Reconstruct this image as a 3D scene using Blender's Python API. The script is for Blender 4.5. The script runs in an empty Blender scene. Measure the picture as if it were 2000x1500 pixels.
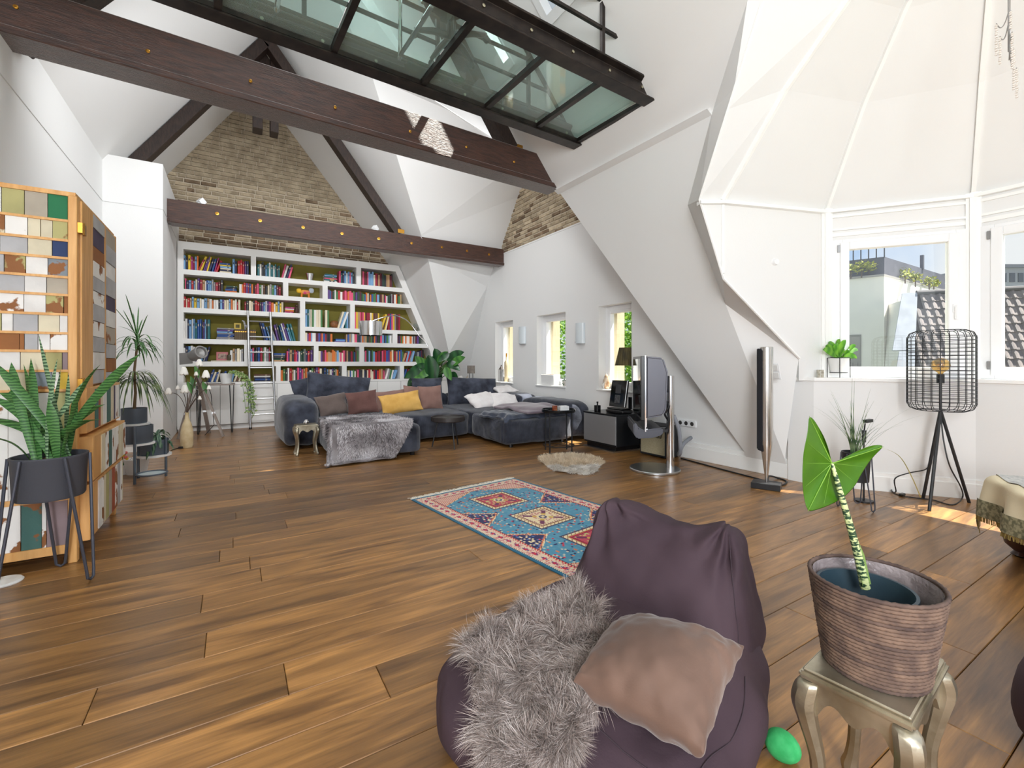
import bpy, bmesh, math, random
from mathutils import Vector, Matrix, noise
V = Vector
rnd = random.Random(7)
sc = bpy.context.scene
COL = sc.collection
# ---------------------------------------------------------------- camera, sky, sun, exposure
TH = math.radians(31.5); CT, ST = math.cos(TH), math.sin(TH)
FPX, CH, HY = 889.0, 1.17, 709.0
cam = bpy.data.cameras.new('camera'); cam.lens = 16.0; cam.sensor_width = 36.0; cam.shift_y = -0.0205
cam.clip_start = 0.05; cam.clip_end = 500
camo = bpy.data.objects.new('camera', cam); COL.objects.link(camo)
camo.location = (0, 0, CH); camo.rotation_euler = (math.pi/2, 0, -TH)
sc.camera = camo
vs = sc.view_settings
vs.view_transform = 'Standard'; vs.look = 'None'; vs.gamma = 1.0; vs.use_curve_mapping = False
vs.exposure = 0.15
sc.cycles.max_bounces = 10; sc.cycles.diffuse_bounces = 6; sc.cycles.transparent_max_bounces = 24
sc.cycles.use_denoising = True
sc.cycles.sample_clamp_indirect = 8.0
wd = bpy.data.worlds.new('sky'); sc.world = wd; wd.use_nodes = True
nt = wd.node_tree; nt.nodes.clear()
def wn(t): return nt.nodes.new(t)
tc = wn('ShaderNodeTexCoord'); sep = wn('ShaderNodeSeparateXYZ'); nt.links.new(tc.outputs['Generated'], sep.inputs[0])
rp = wn('ShaderNodeValToRGB'); nt.links.new(sep.outputs['Z'], rp.inputs[0])
e = rp.color_ramp.elements
e[0].position = 0.0; e[0].color = (.62, .70, .80, 1); e[1].position = 1.0; e[1].color = (.20, .40, .78, 1)
m = rp.color_ramp.elements.new(.25); m.color = (.42, .60, .90, 1)
nz = wn('ShaderNodeTexNoise'); nz.inputs['Scale'].default_value = 3.2; nz.inputs['Detail'].default_value = 9
nt.links.new(tc.outputs['Generated'], nz.inputs['Vector'])
cr = wn('ShaderNodeValToRGB'); nt.links.new(nz.outputs['Fac'], cr.inputs[0])
cr.color_ramp.elements[0].position = .40; cr.color_ramp.elements[1].position = .62
mx = wn('ShaderNodeMixRGB'); nt.links.new(cr.outputs[0], mx.inputs[0]); nt.links.new(rp.outputs[0], mx.inputs[1]); mx.inputs[2].default_value = (.93, .94, .96, 1)
bg = wn('ShaderNodeBackground'); nt.links.new(mx.outputs[0], bg.inputs[0]); bg.inputs[1].default_value = .92
wo = wn('ShaderNodeOutputWorld'); nt.links.new(bg.outputs[0], wo.inputs[0])
SUN = V((.50, -.22, 1)).normalized()
sl = bpy.data.lights.new("sun", "SUN"); sl.energy = 18.0; sl.angle = .009; sl.color = (1, .95, .87)
so = bpy.data.objects.new('sun', sl); COL.objects.link(so); so.rotation_euler = SUN.to_track_quat('Z', 'Y').to_euler()

def area(name, loc, aim, sx, sy, power, col=(1, 1, 1)):
    l = bpy.data.lights.new(name, 'AREA'); l.shape = 'RECTANGLE'; l.size = sx; l.size_y = sy; l.energy = power; l.color = col
    o = bpy.data.objects.new(name, l); COL.objects.link(o); o.location = loc; o.rotation_euler = (V(loc)-V(aim)).to_track_quat('Z', 'Y').to_euler()
    return o
area('window_light_rear', (.2, -2.6, 2.2), (2.2, 4, 1.7), 4.2, 3.4, 40, (.93, .965, 1))  # added fill from behind the camera; no window is modelled there
area('window_light_left', (-1.38, -1.75, 2.15), (3.4, 3.4, 2.1), 2.2, 2.4, 360, (.93, .965, 1))  # added area fill, left and behind the camera, for the sloped wall
area('strip_light_on_tie_beam', (1.4, 5.16, 3.80), (1.2, 9.0, 3.0), 3.8, .1, 78, (.96, .98, 1))  # unseen fill added behind the beam to brighten lounge and bricks
area('ceiling_light_mezzanine', (.9, 4.6, 6.2), (.9, 4.7, 0), 2.0, 3.2, 70, (.95, .975, 1))  # overhead fill added for general brightness; no fitting hangs here

# ---------------------------------------------------------------- helpers
def ray(x, y):
    k = (x-1000)/FPX
    return V((k*CT+ST, CT-k*ST, (HY-y)/FPX))
def at(x, y, d): return V((0, 0, CH)) + ray(x, y)*d
def onX(x, y, X): r = ray(x, y); return at(x, y, X/r.x)
def onY(x, y, Y): r = ray(x, y); return at(x, y, Y/r.y)
def onZ(x, y, h=0.0): r = ray(x, y); return at(x, y, (h-CH)/r.z)
def lin(c):
    o = []
    for a in c[:3]:
        a = a/255.0
        o.append(a/12.92 if a <= .04045 else ((a+.055)/1.055)**2.4)
    return (*o, 1.0)
MATS = {}
def mat(name, col, rough=.5, metal=0.0, col2=None, scale=8.0, stretch=(1, 1, 1), bump=0.0, bscale=None, sheen=0.0, contrast=(.35, .65), objvar=0.0, spec=.5, coat=0.0, trans=0.0, emit=None, detail=4.0, coords='Object', hue=0.0):
    if name in MATS: return MATS[name]
    m = bpy.data.materials.new(name); m.use_nodes = True
    n = m.node_tree.nodes; l = m.node_tree.links
    b = n['Principled BSDF']
    b.inputs['Base Color'].default_value = lin(col); b.inputs['Roughness'].default_value = rough; b.inputs['Metallic'].default_value = metal
    b.inputs['Specular IOR Level'].default_value = spec
    if sheen: b.inputs['Sheen Weight'].default_value = sheen; b.inputs['Sheen Roughness'].default_value = .4
    if coat: b.inputs['Coat Weight'].default_value = coat; b.inputs['Coat Roughness'].default_value = .12
    if trans: b.inputs['Transmission Weight'].default_value = trans
    if emit: b.inputs['Emission Color'].default_value = lin(emit[0]); b.inputs['Emission Strength'].default_value = emit[1]
    if col2 or bump:
        t = n.new('ShaderNodeTexCoord'); mp = n.new('ShaderNodeMapping'); mp.inputs['Scale'].default_value = stretch
        l.new(t.outputs[coords], mp.inputs[0])
        if objvar or hue:
            oi = n.new('ShaderNodeObjectInfo'); cm = n.new('ShaderNodeCombineXYZ')
            mu = n.new('ShaderNodeMath'); mu.operation = 'MULTIPLY'; mu.inputs[1].default_value = 40; l.new(oi.outputs['Random'], mu.inputs[0])
            for i in range(3): l.new(mu.outputs[0], cm.inputs[i])
            l.new(cm.outputs[0], mp.inputs['Location'])
    last = None
    if col2:
        z = n.new('ShaderNodeTexNoise'); z.inputs['Scale'].default_value = scale; z.inputs['Detail'].default_value = detail
        l.new(mp.outputs[0], z.inputs['Vector'])
        r = n.new('ShaderNodeValToRGB'); l.new(z.outputs['Fac'], r.inputs[0])
        r.color_ramp.elements[0].position, r.color_ramp.elements[1].position = contrast
        r.color_ramp.elements[0].color = lin(col); r.color_ramp.elements[1].color = lin(col2)
        last = r.outputs[0]
    if objvar:
        oi2 = n.new('ShaderNodeObjectInfo'); hs = n.new('ShaderNodeHueSaturation')
        mr = n.new('ShaderNodeMapRange'); mr.inputs[3].default_value = 1-objvar; mr.inputs[4].default_value = 1+objvar
        l.new(oi2.outputs['Random'], mr.inputs[0]); l.new(mr.outputs[0], hs.inputs['Value'])
        if last: l.new(last, hs.inputs['Color'])
        else: hs.inputs['Color'].default_value = lin(col)
        last = hs.outputs[0]
    if last: l.new(last, b.inputs['Base Color'])
    if bump:
        z2 = n.new('ShaderNodeTexNoise'); z2.inputs['Scale'].default_value = bscale or scale*3; z2.inputs['Detail'].default_value = 3
        l.new(mp.outputs[0], z2.inputs['Vector'])
        bu = n.new('ShaderNodeBump'); bu.inputs['Strength'].default_value = bump; bu.inputs['Distance'].default_value = .02
        l.new(z2.outputs['Fac'], bu.inputs['Height']); l.new(bu.outputs[0], b.inputs['Normal'])
    MATS[name] = m
    return m
def glassmat(name, tint=(1, 1, 1), refl=1.0, haze=0.0):
    if name in MATS: return MATS[name]
    m = bpy.data.materials.new(name); m.use_nodes = True
    n = m.node_tree.nodes; l = m.node_tree.links; n.clear()
    o = n.new('ShaderNodeOutputMaterial'); t = n.new('ShaderNodeBsdfTransparent'); t.inputs[0].default_value = (*tint, 1)
    g = n.new('ShaderNodeBsdfGlossy'); g.inputs['Roughness'].default_value = .01
    f = n.new('ShaderNodeLayerWeight'); f.inputs[0].default_value = .5      # same from both sides of a thin pane
    pw = n.new('ShaderNodeMath'); pw.operation = 'POWER'; pw.inputs[1].default_value = 5.0; l.new(f.outputs['Facing'], pw.inputs[0])
    mu = n.new('ShaderNodeMath'); mu.operation = 'MULTIPLY_ADD'; mu.inputs[1].default_value = .9*refl; mu.inputs[2].default_value = .045*refl; l.new(pw.outputs[0], mu.inputs[0])
    x = n.new('ShaderNodeMixShader'); l.new(mu.outputs[0], x.inputs[0]); l.new(t.outputs[0], x.inputs[1]); l.new(g.outputs[0], x.inputs[2])
    last = x
    if haze:
        d = n.new('ShaderNodeBsdfDiffuse'); d.inputs[0].default_value = (.75, .86, .82, 1)
        y = n.new('ShaderNodeMixShader'); y.inputs[0].default_value = haze; l.new(x.outputs[0], y.inputs[1]); l.new(d.outputs[0], y.inputs[2]); last = y
    l.new(last.outputs[0], o.inputs[0]); MATS[name] = m
    return m
def vcolmat(name, rough=.9, sheen=0.0, bump=0.0):
    m = bpy.data.materials.new(name); m.use_nodes = True
    n = m.node_tree.nodes; l = m.node_tree.links; b = n['Principled BSDF']
    a = n.new('ShaderNodeAttribute'); a.attribute_name = 'col'; l.new(a.outputs['Color'], b.inputs['Base Color'])
    b.inputs['Roughness'].default_value = rough; b.inputs['Specular IOR Level'].default_value = .15
    if sheen: b.inputs['Sheen Weight'].default_value = sheen
    return m
WM = {}
def thing(name, label, cat, loc=(0, 0, 0), rz=0.0, group=None, kind=None):
    o = bpy.data.objects.new(name, None); COL.objects.link(o)
    o.empty_display_size = .1
    o.location = loc; o.rotation_euler = (0, 0, rz)
    WM[o.name] = Matrix.Translation(V(loc)) @ Matrix.Rotation(rz, 4, 'Z')
    if label: o['label'] = label
    if cat: o['category'] = cat
    if group: o['group'] = group
    if kind: o['kind'] = kind
    return o
def tag(o, label=None, cat=None, group=None, kind=None):
    if label: o['label'] = label
    if cat: o['category'] = cat
    if group: o['group'] = group
    if kind: o['kind'] = kind
    return o
def link(o, parent=None):
    COL.objects.link(o)
    if parent is not None:
        o.parent = parent; WM[o.name] = WM.get(parent.name, Matrix())
    else: WM[o.name] = Matrix()
    return o
def frame(loc, right, up):
    r = V(right).normalized(); u = V(up); u = (u - r*u.dot(r)).normalized(); n = r.cross(u)
    M = Matrix((r, u, n)).transposed().to_4x4(); M.translation = V(loc)
    return M
def rotz(a, loc=(0, 0, 0)): return Matrix.Translation(V(loc)) @ Matrix.Rotation(a, 4, 'Z')
class MB:
    def __init__(s): s.v = []; s.f = []; s.m = []; s.mi = 0
    def add(s, vs, fs, M=None):
        b = len(s.v)
        s.v += [tuple(M @ V(p)) if M is not None else tuple(p) for p in vs]
        for q in fs: s.f.append(tuple(i+b for i in q)); s.m.append(s.mi)
        return s
    def box(s, a, b, M=None):
        x0, y0, z0 = a; x1, y1, z1 = b
        return s.add([(x0, y0, z0), (x1, y0, z0), (x1, y1, z0), (x0, y1, z0), (x0, y0, z1), (x1, y0, z1), (x1, y1, z1), (x0, y1, z1)],
                     [(0, 3, 2, 1), (4, 5, 6, 7), (0, 1, 5, 4), (1, 2, 6, 5), (2, 3, 7, 6), (3, 0, 4, 7)], M)
    def cbox(s, c, d, M=None):
        return s.box([c[i]-d[i]/2 for i in range(3)], [c[i]+d[i]/2 for i in range(3)], M)
    def bar(s, p, q, w, h, up=(0, 0, 1)):
        p, q = V(p), V(q); d = q-p
        if abs(d.normalized().dot(V(up))) > .98: up = (1, 0, 0)
        M = frame((p+q)/2, d, up)
        return s.cbox((0, 0, 0), (d.length, h, w), M)
    def poly(s, pts): return s.add(pts, [tuple(range(len(pts)))])
    def prism(s, pts, off, M=None):
        n = len(pts); o = V(off); vs = [V(p) for p in pts] + [V(p)+o for p in pts]
        fs = [tuple(range(n-1, -1, -1)), tuple(range(n, 2*n))] + [(i, (i+1) % n, n+(i+1) % n, n+i) for i in range(n)]
        return s.add(vs, fs, M)
    def tube(s, pts, r, n=8, cap=True, closed=False, M=None):
        pts = [V(p) for p in pts]; N = len(pts); rs = r if isinstance(r, (list, tuple)) else [r]*N
        vs = []; fs = []; prev = None
        for i, p in enumerate(pts):
            a = pts[(i-1) % N] if (closed or i > 0) else p
            b = pts[(i+1) % N] if (closed or i < N-1) else p
            t = (b-a)
            t = t.normalized() if t.length > 1e-9 else V((0, 0, 1))
            if prev is None:
                u = t.orthogonal().normalized()
            else:
                u = prev - t*prev.dot(t)
                u = u.normalized() if u.length > 1e-6 else t.orthogonal().normalized()
            prev = u; w = t.cross(u)
            for j in range(n):
                an = 2*math.pi*j/n
                vs.append(p + (u*math.cos(an)+w*math.sin(an))*rs[i])
        for i in range(N if closed else N-1):
            for j in range(n):
                a = i*n+j; b = i*n+(j+1) % n; k = ((i+1) % N)*n
                fs.append((a, b, k+(j+1) % n, k+j))
        if cap and not closed:
            fs.append(tuple(range(n-1, -1, -1))); fs.append(tuple(range((N-1)*n, N*n)))
        return s.add(vs, fs, M)
    def lathe(s, prof, n=24, c=(0, 0, 0), M=None, sx=1.0, sy=1.0):
        vs = []; fs = []; c = V(c)
        for r, z in prof:
            for j in range(n):
                a = 2*math.pi*j/n; vs.append(c+V((r*math.cos(a)*sx, r*math.sin(a)*sy, z)))
        for i in range(len(prof)-1):
            for j in range(n):
                fs.append((i*n+j, i*n+(j+1) % n, (i+1)*n+(j+1) % n, (i+1)*n+j))
        if prof[0][0] > 1e-5: fs.append(tuple(range(n-1, -1, -1)))
        if prof[-1][0] > 1e-5: fs.append(tuple(range((len(prof)-1)*n, len(prof)*n)))
        return s.add(vs, fs, M)
    def grid(s, fn, nu, nv, cu=False, cv=False, M=None):
        vs = [fn(i/(nu if cu else nu-1), j/(nv if cv else nv-1)) for i in range(nu) for j in range(nv)]
        fs = []
        for i in range(nu if cu else nu-1):
            for j in range(nv if cv else nv-1):
                a = i*nv+j; b = ((i+1) % nu)*nv+j; c = ((i+1) % nu)*nv+(j+1) % nv; d = i*nv+(j+1) % nv
                fs.append((a, b, c, d))
        return s.add(vs, fs, M)
    def blade(s, pts, ws, side, fold=.15):
        pts = [V(p) for p in pts]; sd = V(side); vs = []; fs = []; n = len(pts)
        for i, p in enumerate(pts):
            t = (pts[min(i+1, n-1)]-pts[max(i-1, 0)]).normalized()
            u = sd - t*sd.dot(t)
            u = u.normalized() if u.length > 1e-6 else t.orthogonal().normalized()
            w = ws[i]; nn = t.cross(u)
            vs += [p-u*w/2+nn*w*fold, p, p+u*w/2+nn*w*fold]
        for i in range(n-1):
            a = i*3; fs += [(a, a+1, a+4, a+3), (a+1, a+2, a+5, a+4)]
        return s.add(vs, fs)
    def puff(s, c, d, e=6.0, n=8, bulge=(0, 0, 0), nz=0.0, nsc=4.0, seed=0, M=None):
        vs = []; fs = []; idx = {}
        def vid(p):
            key = tuple(round(a*1000) for a in p)
            if key in idx: return idx[key]
            L = (abs(p[0])**e+abs(p[1])**e+abs(p[2])**e)**(1/e)
            q = [a/L for a in p]
            w = [q[0]*d[0]/2*(1+bulge[0]*(1-p[1]**2)*(1-p[2]**2)), q[1]*d[1]/2*(1+bulge[1]*(1-p[0]**2)*(1-p[2]**2)), q[2]*d[2]/2*(1+bulge[2]*(1-p[0]**2)*(1-p[1]**2))]
            if nz:
                nn = noise.noise_vector(V(w)*nsc+V((seed*3.1, seed*1.7, seed)))
                w = [w[i]+nn[i]*nz for i in range(3)]
            vs.append(V(w)+V(c)); idx[key] = len(vs)-1
            return idx[key]
        def g(i): return math.sin((2*i/n-1)*math.pi/2*.92)/math.sin(math.pi/2*.92)
        for ax in range(3):
            for sg in (-1, 1):
                for i in range(n):
                    for j in range(n):
                        q = []
                        for (a, b) in ((i, j), (i+1, j), (i+1, j+1), (i, j+1)):
                            p = [0, 0, 0]; p[ax] = sg; p[(ax+1) % 3] = g(a); p[(ax+2) % 3] = g(b); q.append(vid(p))
                        fs.append(tuple(q) if sg > 0 else tuple(reversed(q)))
        return s.add(vs, fs, M)
    def pillow(s, w, h, t, n=14, pinch=.07, seed=0, wr=.012, M=None):
        top = {}; vs = []; fs = []
        for sg in (1, -1):
            ids = {}
            for i in range(n+1):
                for j in range(n+1):
                    u, v = math.sin((2*i/n-1)*math.pi/2), math.sin((2*j/n-1)*math.pi/2)
                    edge = i in (0, n) or j in (0, n)
                    if sg < 0 and edge: ids[i, j] = top[i, j]; continue
                    x = w/2*u*(1-pinch*(1-v*v)); y = h/2*v*(1-pinch*(1-u*u))
                    z = sg*t/2*(max(0, (1-u*u)*(1-v*v)))**.42
                    if not edge:
                        z += wr*noise.noise(V((x*9, y*9, seed*7.3+sg)))*(1.5 if max(abs(u), abs(v)) > .6 else .8)
                    vs.append((x, y, z)); ids[i, j] = len(vs)-1
            if sg > 0: top = ids
            for i in range(n):
                for j in range(n):
                    q = (ids[i, j], ids[i+1, j], ids[i+1, j+1], ids[i, j+1])
                    fs.append(q if sg > 0 else q[::-1])
        return s.add(vs, fs, M)
    def mesh(s, name, mats, smooth=False, bevel=0.0, weld=False, seg=1):
        me = bpy.data.meshes.new(name); me.from_pydata(s.v, [], s.f)
        for m in (mats if isinstance(mats, (list, tuple)) else [mats]): me.materials.append(m)
        if any(s.m): me.polygons.foreach_set('material_index', s.m)
        if bevel or weld:
            bm = bmesh.new(); bm.from_mesh(me)
            if weld: bmesh.ops.remove_doubles(bm, verts=bm.verts, dist=1e-5)
            if bevel: bmesh.ops.bevel(bm, geom=[ed for ed in bm.edges if len(ed.link_faces) == 2 and ed.calc_face_angle(0) > .6], offset=bevel, segments=seg, affect='EDGES', clamp_overlap=True)
            bm.to_mesh(me); bm.free()
        if smooth:
            me.polygons.foreach_set('use_smooth', [True]*len(me.polygons))
            if smooth != 'all':
                try: me.set_sharp_from_angle(angle=.7)
                except Exception: pass
        me.update()
        return me
    def build(s, name, mats, parent=None, world=False, **kw):
        if world and parent is not None and parent.name in WM:
            I = WM[parent.name].inverted(); s.v = [tuple(I @ V(p)) for p in s.v]
        o = bpy.data.objects.new(name, s.mesh(name, mats, **kw))
        return link(o, parent)
def struct(name, mb, m, parent=None, **kw):
    o = mb.build(name, m, parent, world=True, **kw)
    o['kind'] = 'structure'
    return o
def dup(root, loc=None, rz=None, label=None, group=None):
    r = root.copy(); COL.objects.link(r)
    if loc is not None: r.location = loc
    if rz is not None: r.rotation_euler = (0, 0, rz)
    if label: r['label'] = label
    if group: r['group'] = group
    for ch in list(root.children):
        c = ch.copy(); COL.objects.link(c); c.parent = r
        for g in list(ch.children):
            d = g.copy(); COL.objects.link(d); d.parent = c
    return r
def subsurf(o, n=1):
    md = o.modifiers.new('sub', 'SUBSURF'); md.levels = n; md.render_levels = n
    return o
def arc(p, q, mid, n=12):
    p, q, mid = V(p), V(q), V(mid); c = mid*2-(p+q)/2
    return [p*(1-t)**2+c*2*t*(1-t)+q*t*t for t in [i/n for i in range(n+1)]]
def spline(pts, n=6):
    pts = [V(p) for p in pts]; o = []
    for i in range(len(pts)-1):
        p0 = pts[max(i-1, 0)]; p1 = pts[i]; p2 = pts[i+1]; p3 = pts[min(i+2, len(pts)-1)]
        for k in range(n):
            t = k/n
            o.append(.5*((2*p1)+(p2-p0)*t+(2*p0-5*p1+4*p2-p3)*t*t+(3*p1-p0-3*p2+p3)*t**3))
    return o+[pts[-1]]
def text_mb(txt, size, shear=0.0, depth=.002):
    cu = bpy.data.curves.new('txt', 'FONT'); cu.body = txt; cu.size = size; cu.shear = shear; cu.extrude = depth/2; cu.align_x = 'CENTER'; cu.align_y = 'CENTER'
    o = bpy.data.objects.new('txt', cu); COL.objects.link(o)
    dg = bpy.context.evaluated_depsgraph_get(); me = o.evaluated_get(dg).to_mesh()
    mb = MB(); mb.add([v.co.copy() for v in me.vertices], [tuple(p.vertices) for p in me.polygons])
    o.evaluated_get(dg).to_mesh_clear()
    bpy.data.objects.remove(o); bpy.data.curves.remove(cu)
    return mb
def setcol(me, cols):
    a = me.color_attributes.new('col', 'FLOAT_COLOR', 'CORNER')
    buf = []
    for p in me.polygons:
        buf += list(cols[p.index])*p.loop_total
    a.data.foreach_set('color', buf)
# ---------------------------------------------------------------- materials
M_WALL = mat('white plaster', (233, 233, 232), .85, spec=.2, bump=.03, scale=30, bscale=60)
M_TRIM = mat('white lacquer trim', (245, 245, 243), .5, spec=.35)
M_PVC = mat('white window frame', (240, 241, 242), .35)
M_BEAM = mat('dark stained timber', (50, 31, 25), .42, col2=(80, 50, 38), scale=5, stretch=(1.2, 12, 12), bump=.35, bscale=14, spec=.5, sheen=.5)
M_RAFT = mat('dark rafter timber', (36, 26, 22), .55, col2=(56, 40, 33), scale=6, stretch=(8, 8, 2), bump=.2)
M_BRASS = mat('brass', (190, 140, 60), .3, 1.0)
M_STEEL = mat('dark steel', (38, 33, 31), .35, .6, col2=(58, 50, 46), scale=9)
M_CHROME = mat('chrome', (225, 225, 226), .12, 1.0)
M_ALU = mat('brushed aluminium', (196, 197, 198), .3, 1.0)
M_BLACK = mat('black metal', (26, 28, 31), .45)
M_BLACKP = mat('black plastic', (18, 18, 20), .3)
M_GREYM = mat('blue grey metal', (88, 96, 106), .4, .3)
M_GLASS = glassmat('window glass', (.97, .985, .98), .9)
# ---------------------------------------------------------------- the setting
def opal(name):
    m = bpy.data.materials.new(name); m.use_nodes = True; n = m.node_tree.nodes; l = m.node_tree.links; n.clear()
    o = n.new('ShaderNodeOutputMaterial'); t = n.new('ShaderNodeBsdfTranslucent'); t.inputs[0].default_value = (.26, .28, .30, 1); l.new(t.outputs[0], o.inputs[0])
    return m
def Lh(x): return 3.78+1.42*(x+1.43)
def Fh(x): return 6.9415-1.23*x
def Nh(x): return 8.012-1.2*x
def Mx(h): return 3.76+.3*(3.5-h)
def F2x(h): return 3.03+(3.21-h)/2.23
def Fy(x, y): return 6.9415-1.23*x+.2*(9.47-y)
# floor of separate planks
M_FBASE = mat('floor joint', (140, 102, 60), .6)
def floor_material():
    m = bpy.data.materials.new('smoked oak plank'); m.use_nodes = True
    n = m.node_tree.nodes; l = m.node_tree.links; b = n['Principled BSDF']
    t = n.new('ShaderNodeTexCoord'); oi = n.new('ShaderNodeObjectInfo')
    mu = n.new('ShaderNodeMath'); mu.operation = 'MULTIPLY'; mu.inputs[1].default_value = 57; l.new(oi.outputs['Random'], mu.inputs[0])
    cb = n.new('ShaderNodeCombineXYZ'); l.new(mu.outputs[0], cb.inputs[0]); l.new(mu.outputs[0], cb.inputs[1]); l.new(mu.outputs[0], cb.inputs[2])
    mp = n.new('ShaderNodeMapping'); mp.inputs['Scale'].default_value = (1.1, 9, 9); l.new(t.outputs['Object'], mp.inputs[0]); l.new(cb.outputs[0], mp.inputs['Location'])
    z = n.new('ShaderNodeTexNoise'); z.inputs['Scale'].default_value = 1.6; z.inputs['Detail'].default_value = 6; z.inputs['Distortion'].default_value = .8; l.new(mp.outputs[0], z.inputs['Vector'])
    r = n.new('ShaderNodeValToRGB'); l.new(z.outputs['Fac'], r.inputs[0])
    r.color_ramp.elements[0].position = .3; r.color_ramp.elements[0].color = lin((104, 71, 37))
    r.color_ramp.elements[1].position = .72; r.color_ramp.elements[1].color = lin((180, 130, 72))
    mp2 = n.new('ShaderNodeMapping'); mp2.inputs['Scale'].default_value = (2.2, 45, 45); l.new(t.outputs['Object'], mp2.inputs[0]); l.new(cb.outputs[0], mp2.inputs['Location'])
    z2 = n.new('ShaderNodeTexNoise'); z2.inputs['Scale'].default_value = 2.5; z2.inputs['Detail'].default_value = 5; l.new(mp2.outputs[0], z2.inputs['Vector'])
    mx = n.new('ShaderNodeMixRGB'); mx.blend_type = 'OVERLAY'; mx.inputs[0].default_value = .45; l.new(r.outputs[0], mx.inputs[1]); l.new(z2.outputs['Fac'], mx.inputs[2])
    hs = n.new('ShaderNodeHueSaturation'); mr = n.new('ShaderNodeMapRange'); mr.inputs[3].default_value = .66; mr.inputs[4].default_value = 1.2
    l.new(oi.outputs['Random'], mr.inputs[0]); l.new(mr.outputs[0], hs.inputs['Value']); l.new(mx.outputs[0], hs.inputs['Color'])
    l.new(hs.outputs[0], b.inputs['Base Color'])
    b.inputs['Roughness'].default_value = .38; b.inputs['Coat Weight'].default_value = .35; b.inputs['Coat Roughness'].default_value = .28; b.inputs['Specular IOR Level'].default_value = .55
    bu = n.new('ShaderNodeBump'); bu.inputs['Strength'].default_value = .08; bu.inputs['Distance'].default_value = .01
    l.new(z2.outputs['Fac'], bu.inputs['Height']); l.new(bu.outputs[0], b.inputs['Normal'])
    return m
M_FLOOR = floor_material()
floor = struct('floor', MB().box((-1.6, -2.6, -.2), (6.2, 10.2, -.012)), M_FBASE)
pm = {}
def plank(x0, x1, y0):
    L = round(x1-x0, 2)
    if L not in pm:
        g = .0012; mb = MB(); w = .2; c = .002
        a = [(g, g), (L-g, g), (L-g, w-g), (g, w-g)]
        bq = [(g+c, g+c), (L-g-c, g+c), (L-g-c, w-g-c), (g+c, w-g-c)]
        vs = [(x, y, -.014) for x, y in a]+[(x, y, -.0022) for x, y in a]+[(x, y, 0) for x, y in bq]
        fs = [(8, 9, 10, 11)]+[(i, (i+1) % 4, 4+(i+1) % 4, 4+i) for i in range(4)]+[(4+i, 4+(i+1) % 4, 8+(i+1) % 4, 8+i) for i in range(4)]
        mb.add(vs, fs); pm[L] = mb.mesh('plank', M_FLOOR)
    o = bpy.data.objects.new('plank', pm[L]); COL.objects.link(o); o.parent = floor; o.location = (x0, y0, 0)
pr = random.Random(4)
y = -.22; row = 0
while y < 9.6:
    x = -1.6-pr.uniform(0, 1.6)
    end = 5.0 if y > 2.3 else 5.75
    while x < end:
        L = pr.choice([1.8, 2.0, 2.2, 2.2])
        if x+L > -1.6: plank(x, x+L, y)
        x += L
    y += .2; row += 1
# left wall with the joint line, box column
wl = struct('wall_left', MB().box((-1.6, -2.6, 0), (-1.43, 9.9, 4.0)), M_WALL)
cl = MB().box((-1.5, 7.72, 0), (-.81, 9.9, 3.86))
struct('wall_left_column', cl, M_WALL)
tr = MB().bar((-1.428, -2.5, 3.25), (-1.428, 7.72, 3.25), .007, .006)
tr.bar((-1.43, 7.717, 3.25), (-.808, 7.717, 3.25), .007, .006); tr.bar((-.808, 7.715, 3.25), (-.808, 9.4, 3.25), .007, .006)
struct('trim_1', tr, mat('shadow joint', (214, 214, 212), .8))
# roof slopes
def slope(name, polys, m=M_WALL):
    mb = MB()
    for p in polys: mb.poly(p)
    return struct(name, mb, m)
slope('ceiling', [[(x, y, Lh(x)) for x, y in ((-1.6, -2.6), (-1.6, 9.95), (.391, 9.95), (.674, 6.2), (.84, 6.2), (.84, -2.6))]])
NP = lambda *q: [(x, y, Nh(x)) for x, y in q]
slope('ceiling', [NP((.84, -2.6), (.84, 2.6), (3.76, 2.6), (3.375, 2.04), (2.9, .73), (3.375, -.58), (3.76, -1.2), (3.76, -2.6)),
    NP((.84, 2.6), (.84, 5.2), (1.7, 5.2), (1.7, 2.6)), NP((1.7, 3.85), (1.7, 4.50), (2.8, 4.50), (2.8, 3.85)), NP((1.7, 4.66), (1.7, 5.2), (2.8, 5.2), (2.8, 4.66)), NP((1.7, 4.50), (1.7, 4.66), (2.08, 4.66), (2.08, 4.50)),
    NP((2.8, 2.6), (2.8, 5.2), (3.45, 5.2), (3.76, 4.93), (3.76, 2.6)), NP((.84, 5.2), (.84, 6.2), (2.49, 6.27), (3.166, 5.45), (3.45, 5.2))])
A = (2.971, 8.193, 3.542); B = (1.734, 6.74, 5.353); C_ = (4.88, 8.46, 3.45); D = (4.88, 7.68, 4.5); G = (4.88, 7.05, 5.2); K = (3.20, 8.342, 3.235); B2 = (2.49, 6.27, 5.02); V1 = (3.76, 4.93, 3.5); W1 = (4.9, 5.2, 3.35); V3 = (4.75, 2.9, .2)
slope('ceiling', [[(.674, 6.2, 6.767), (.391, 9.95, 6.365), (2.952, 9.95, 3.21), K], [(.674, 6.2, 6.767), K, A, B]])
slope('ceiling', [[K, (2.952, 9.95, 3.21), (4.39, 9.95, 0), (4.47, 9.464, 0), (3.93, 8.986, 1.378)]])
slope('ceiling', [[A, B, G, D], [A, D, C_], [B, B2, G]])
slope('ceiling', [[A, C_, (4.8, 8.89, 2.86), (4.8, 9.66, 1.42), (4.8, 10.3, 0), (4.47, 9.464, 0), (3.93, 8.986, 1.378), K]])
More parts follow.
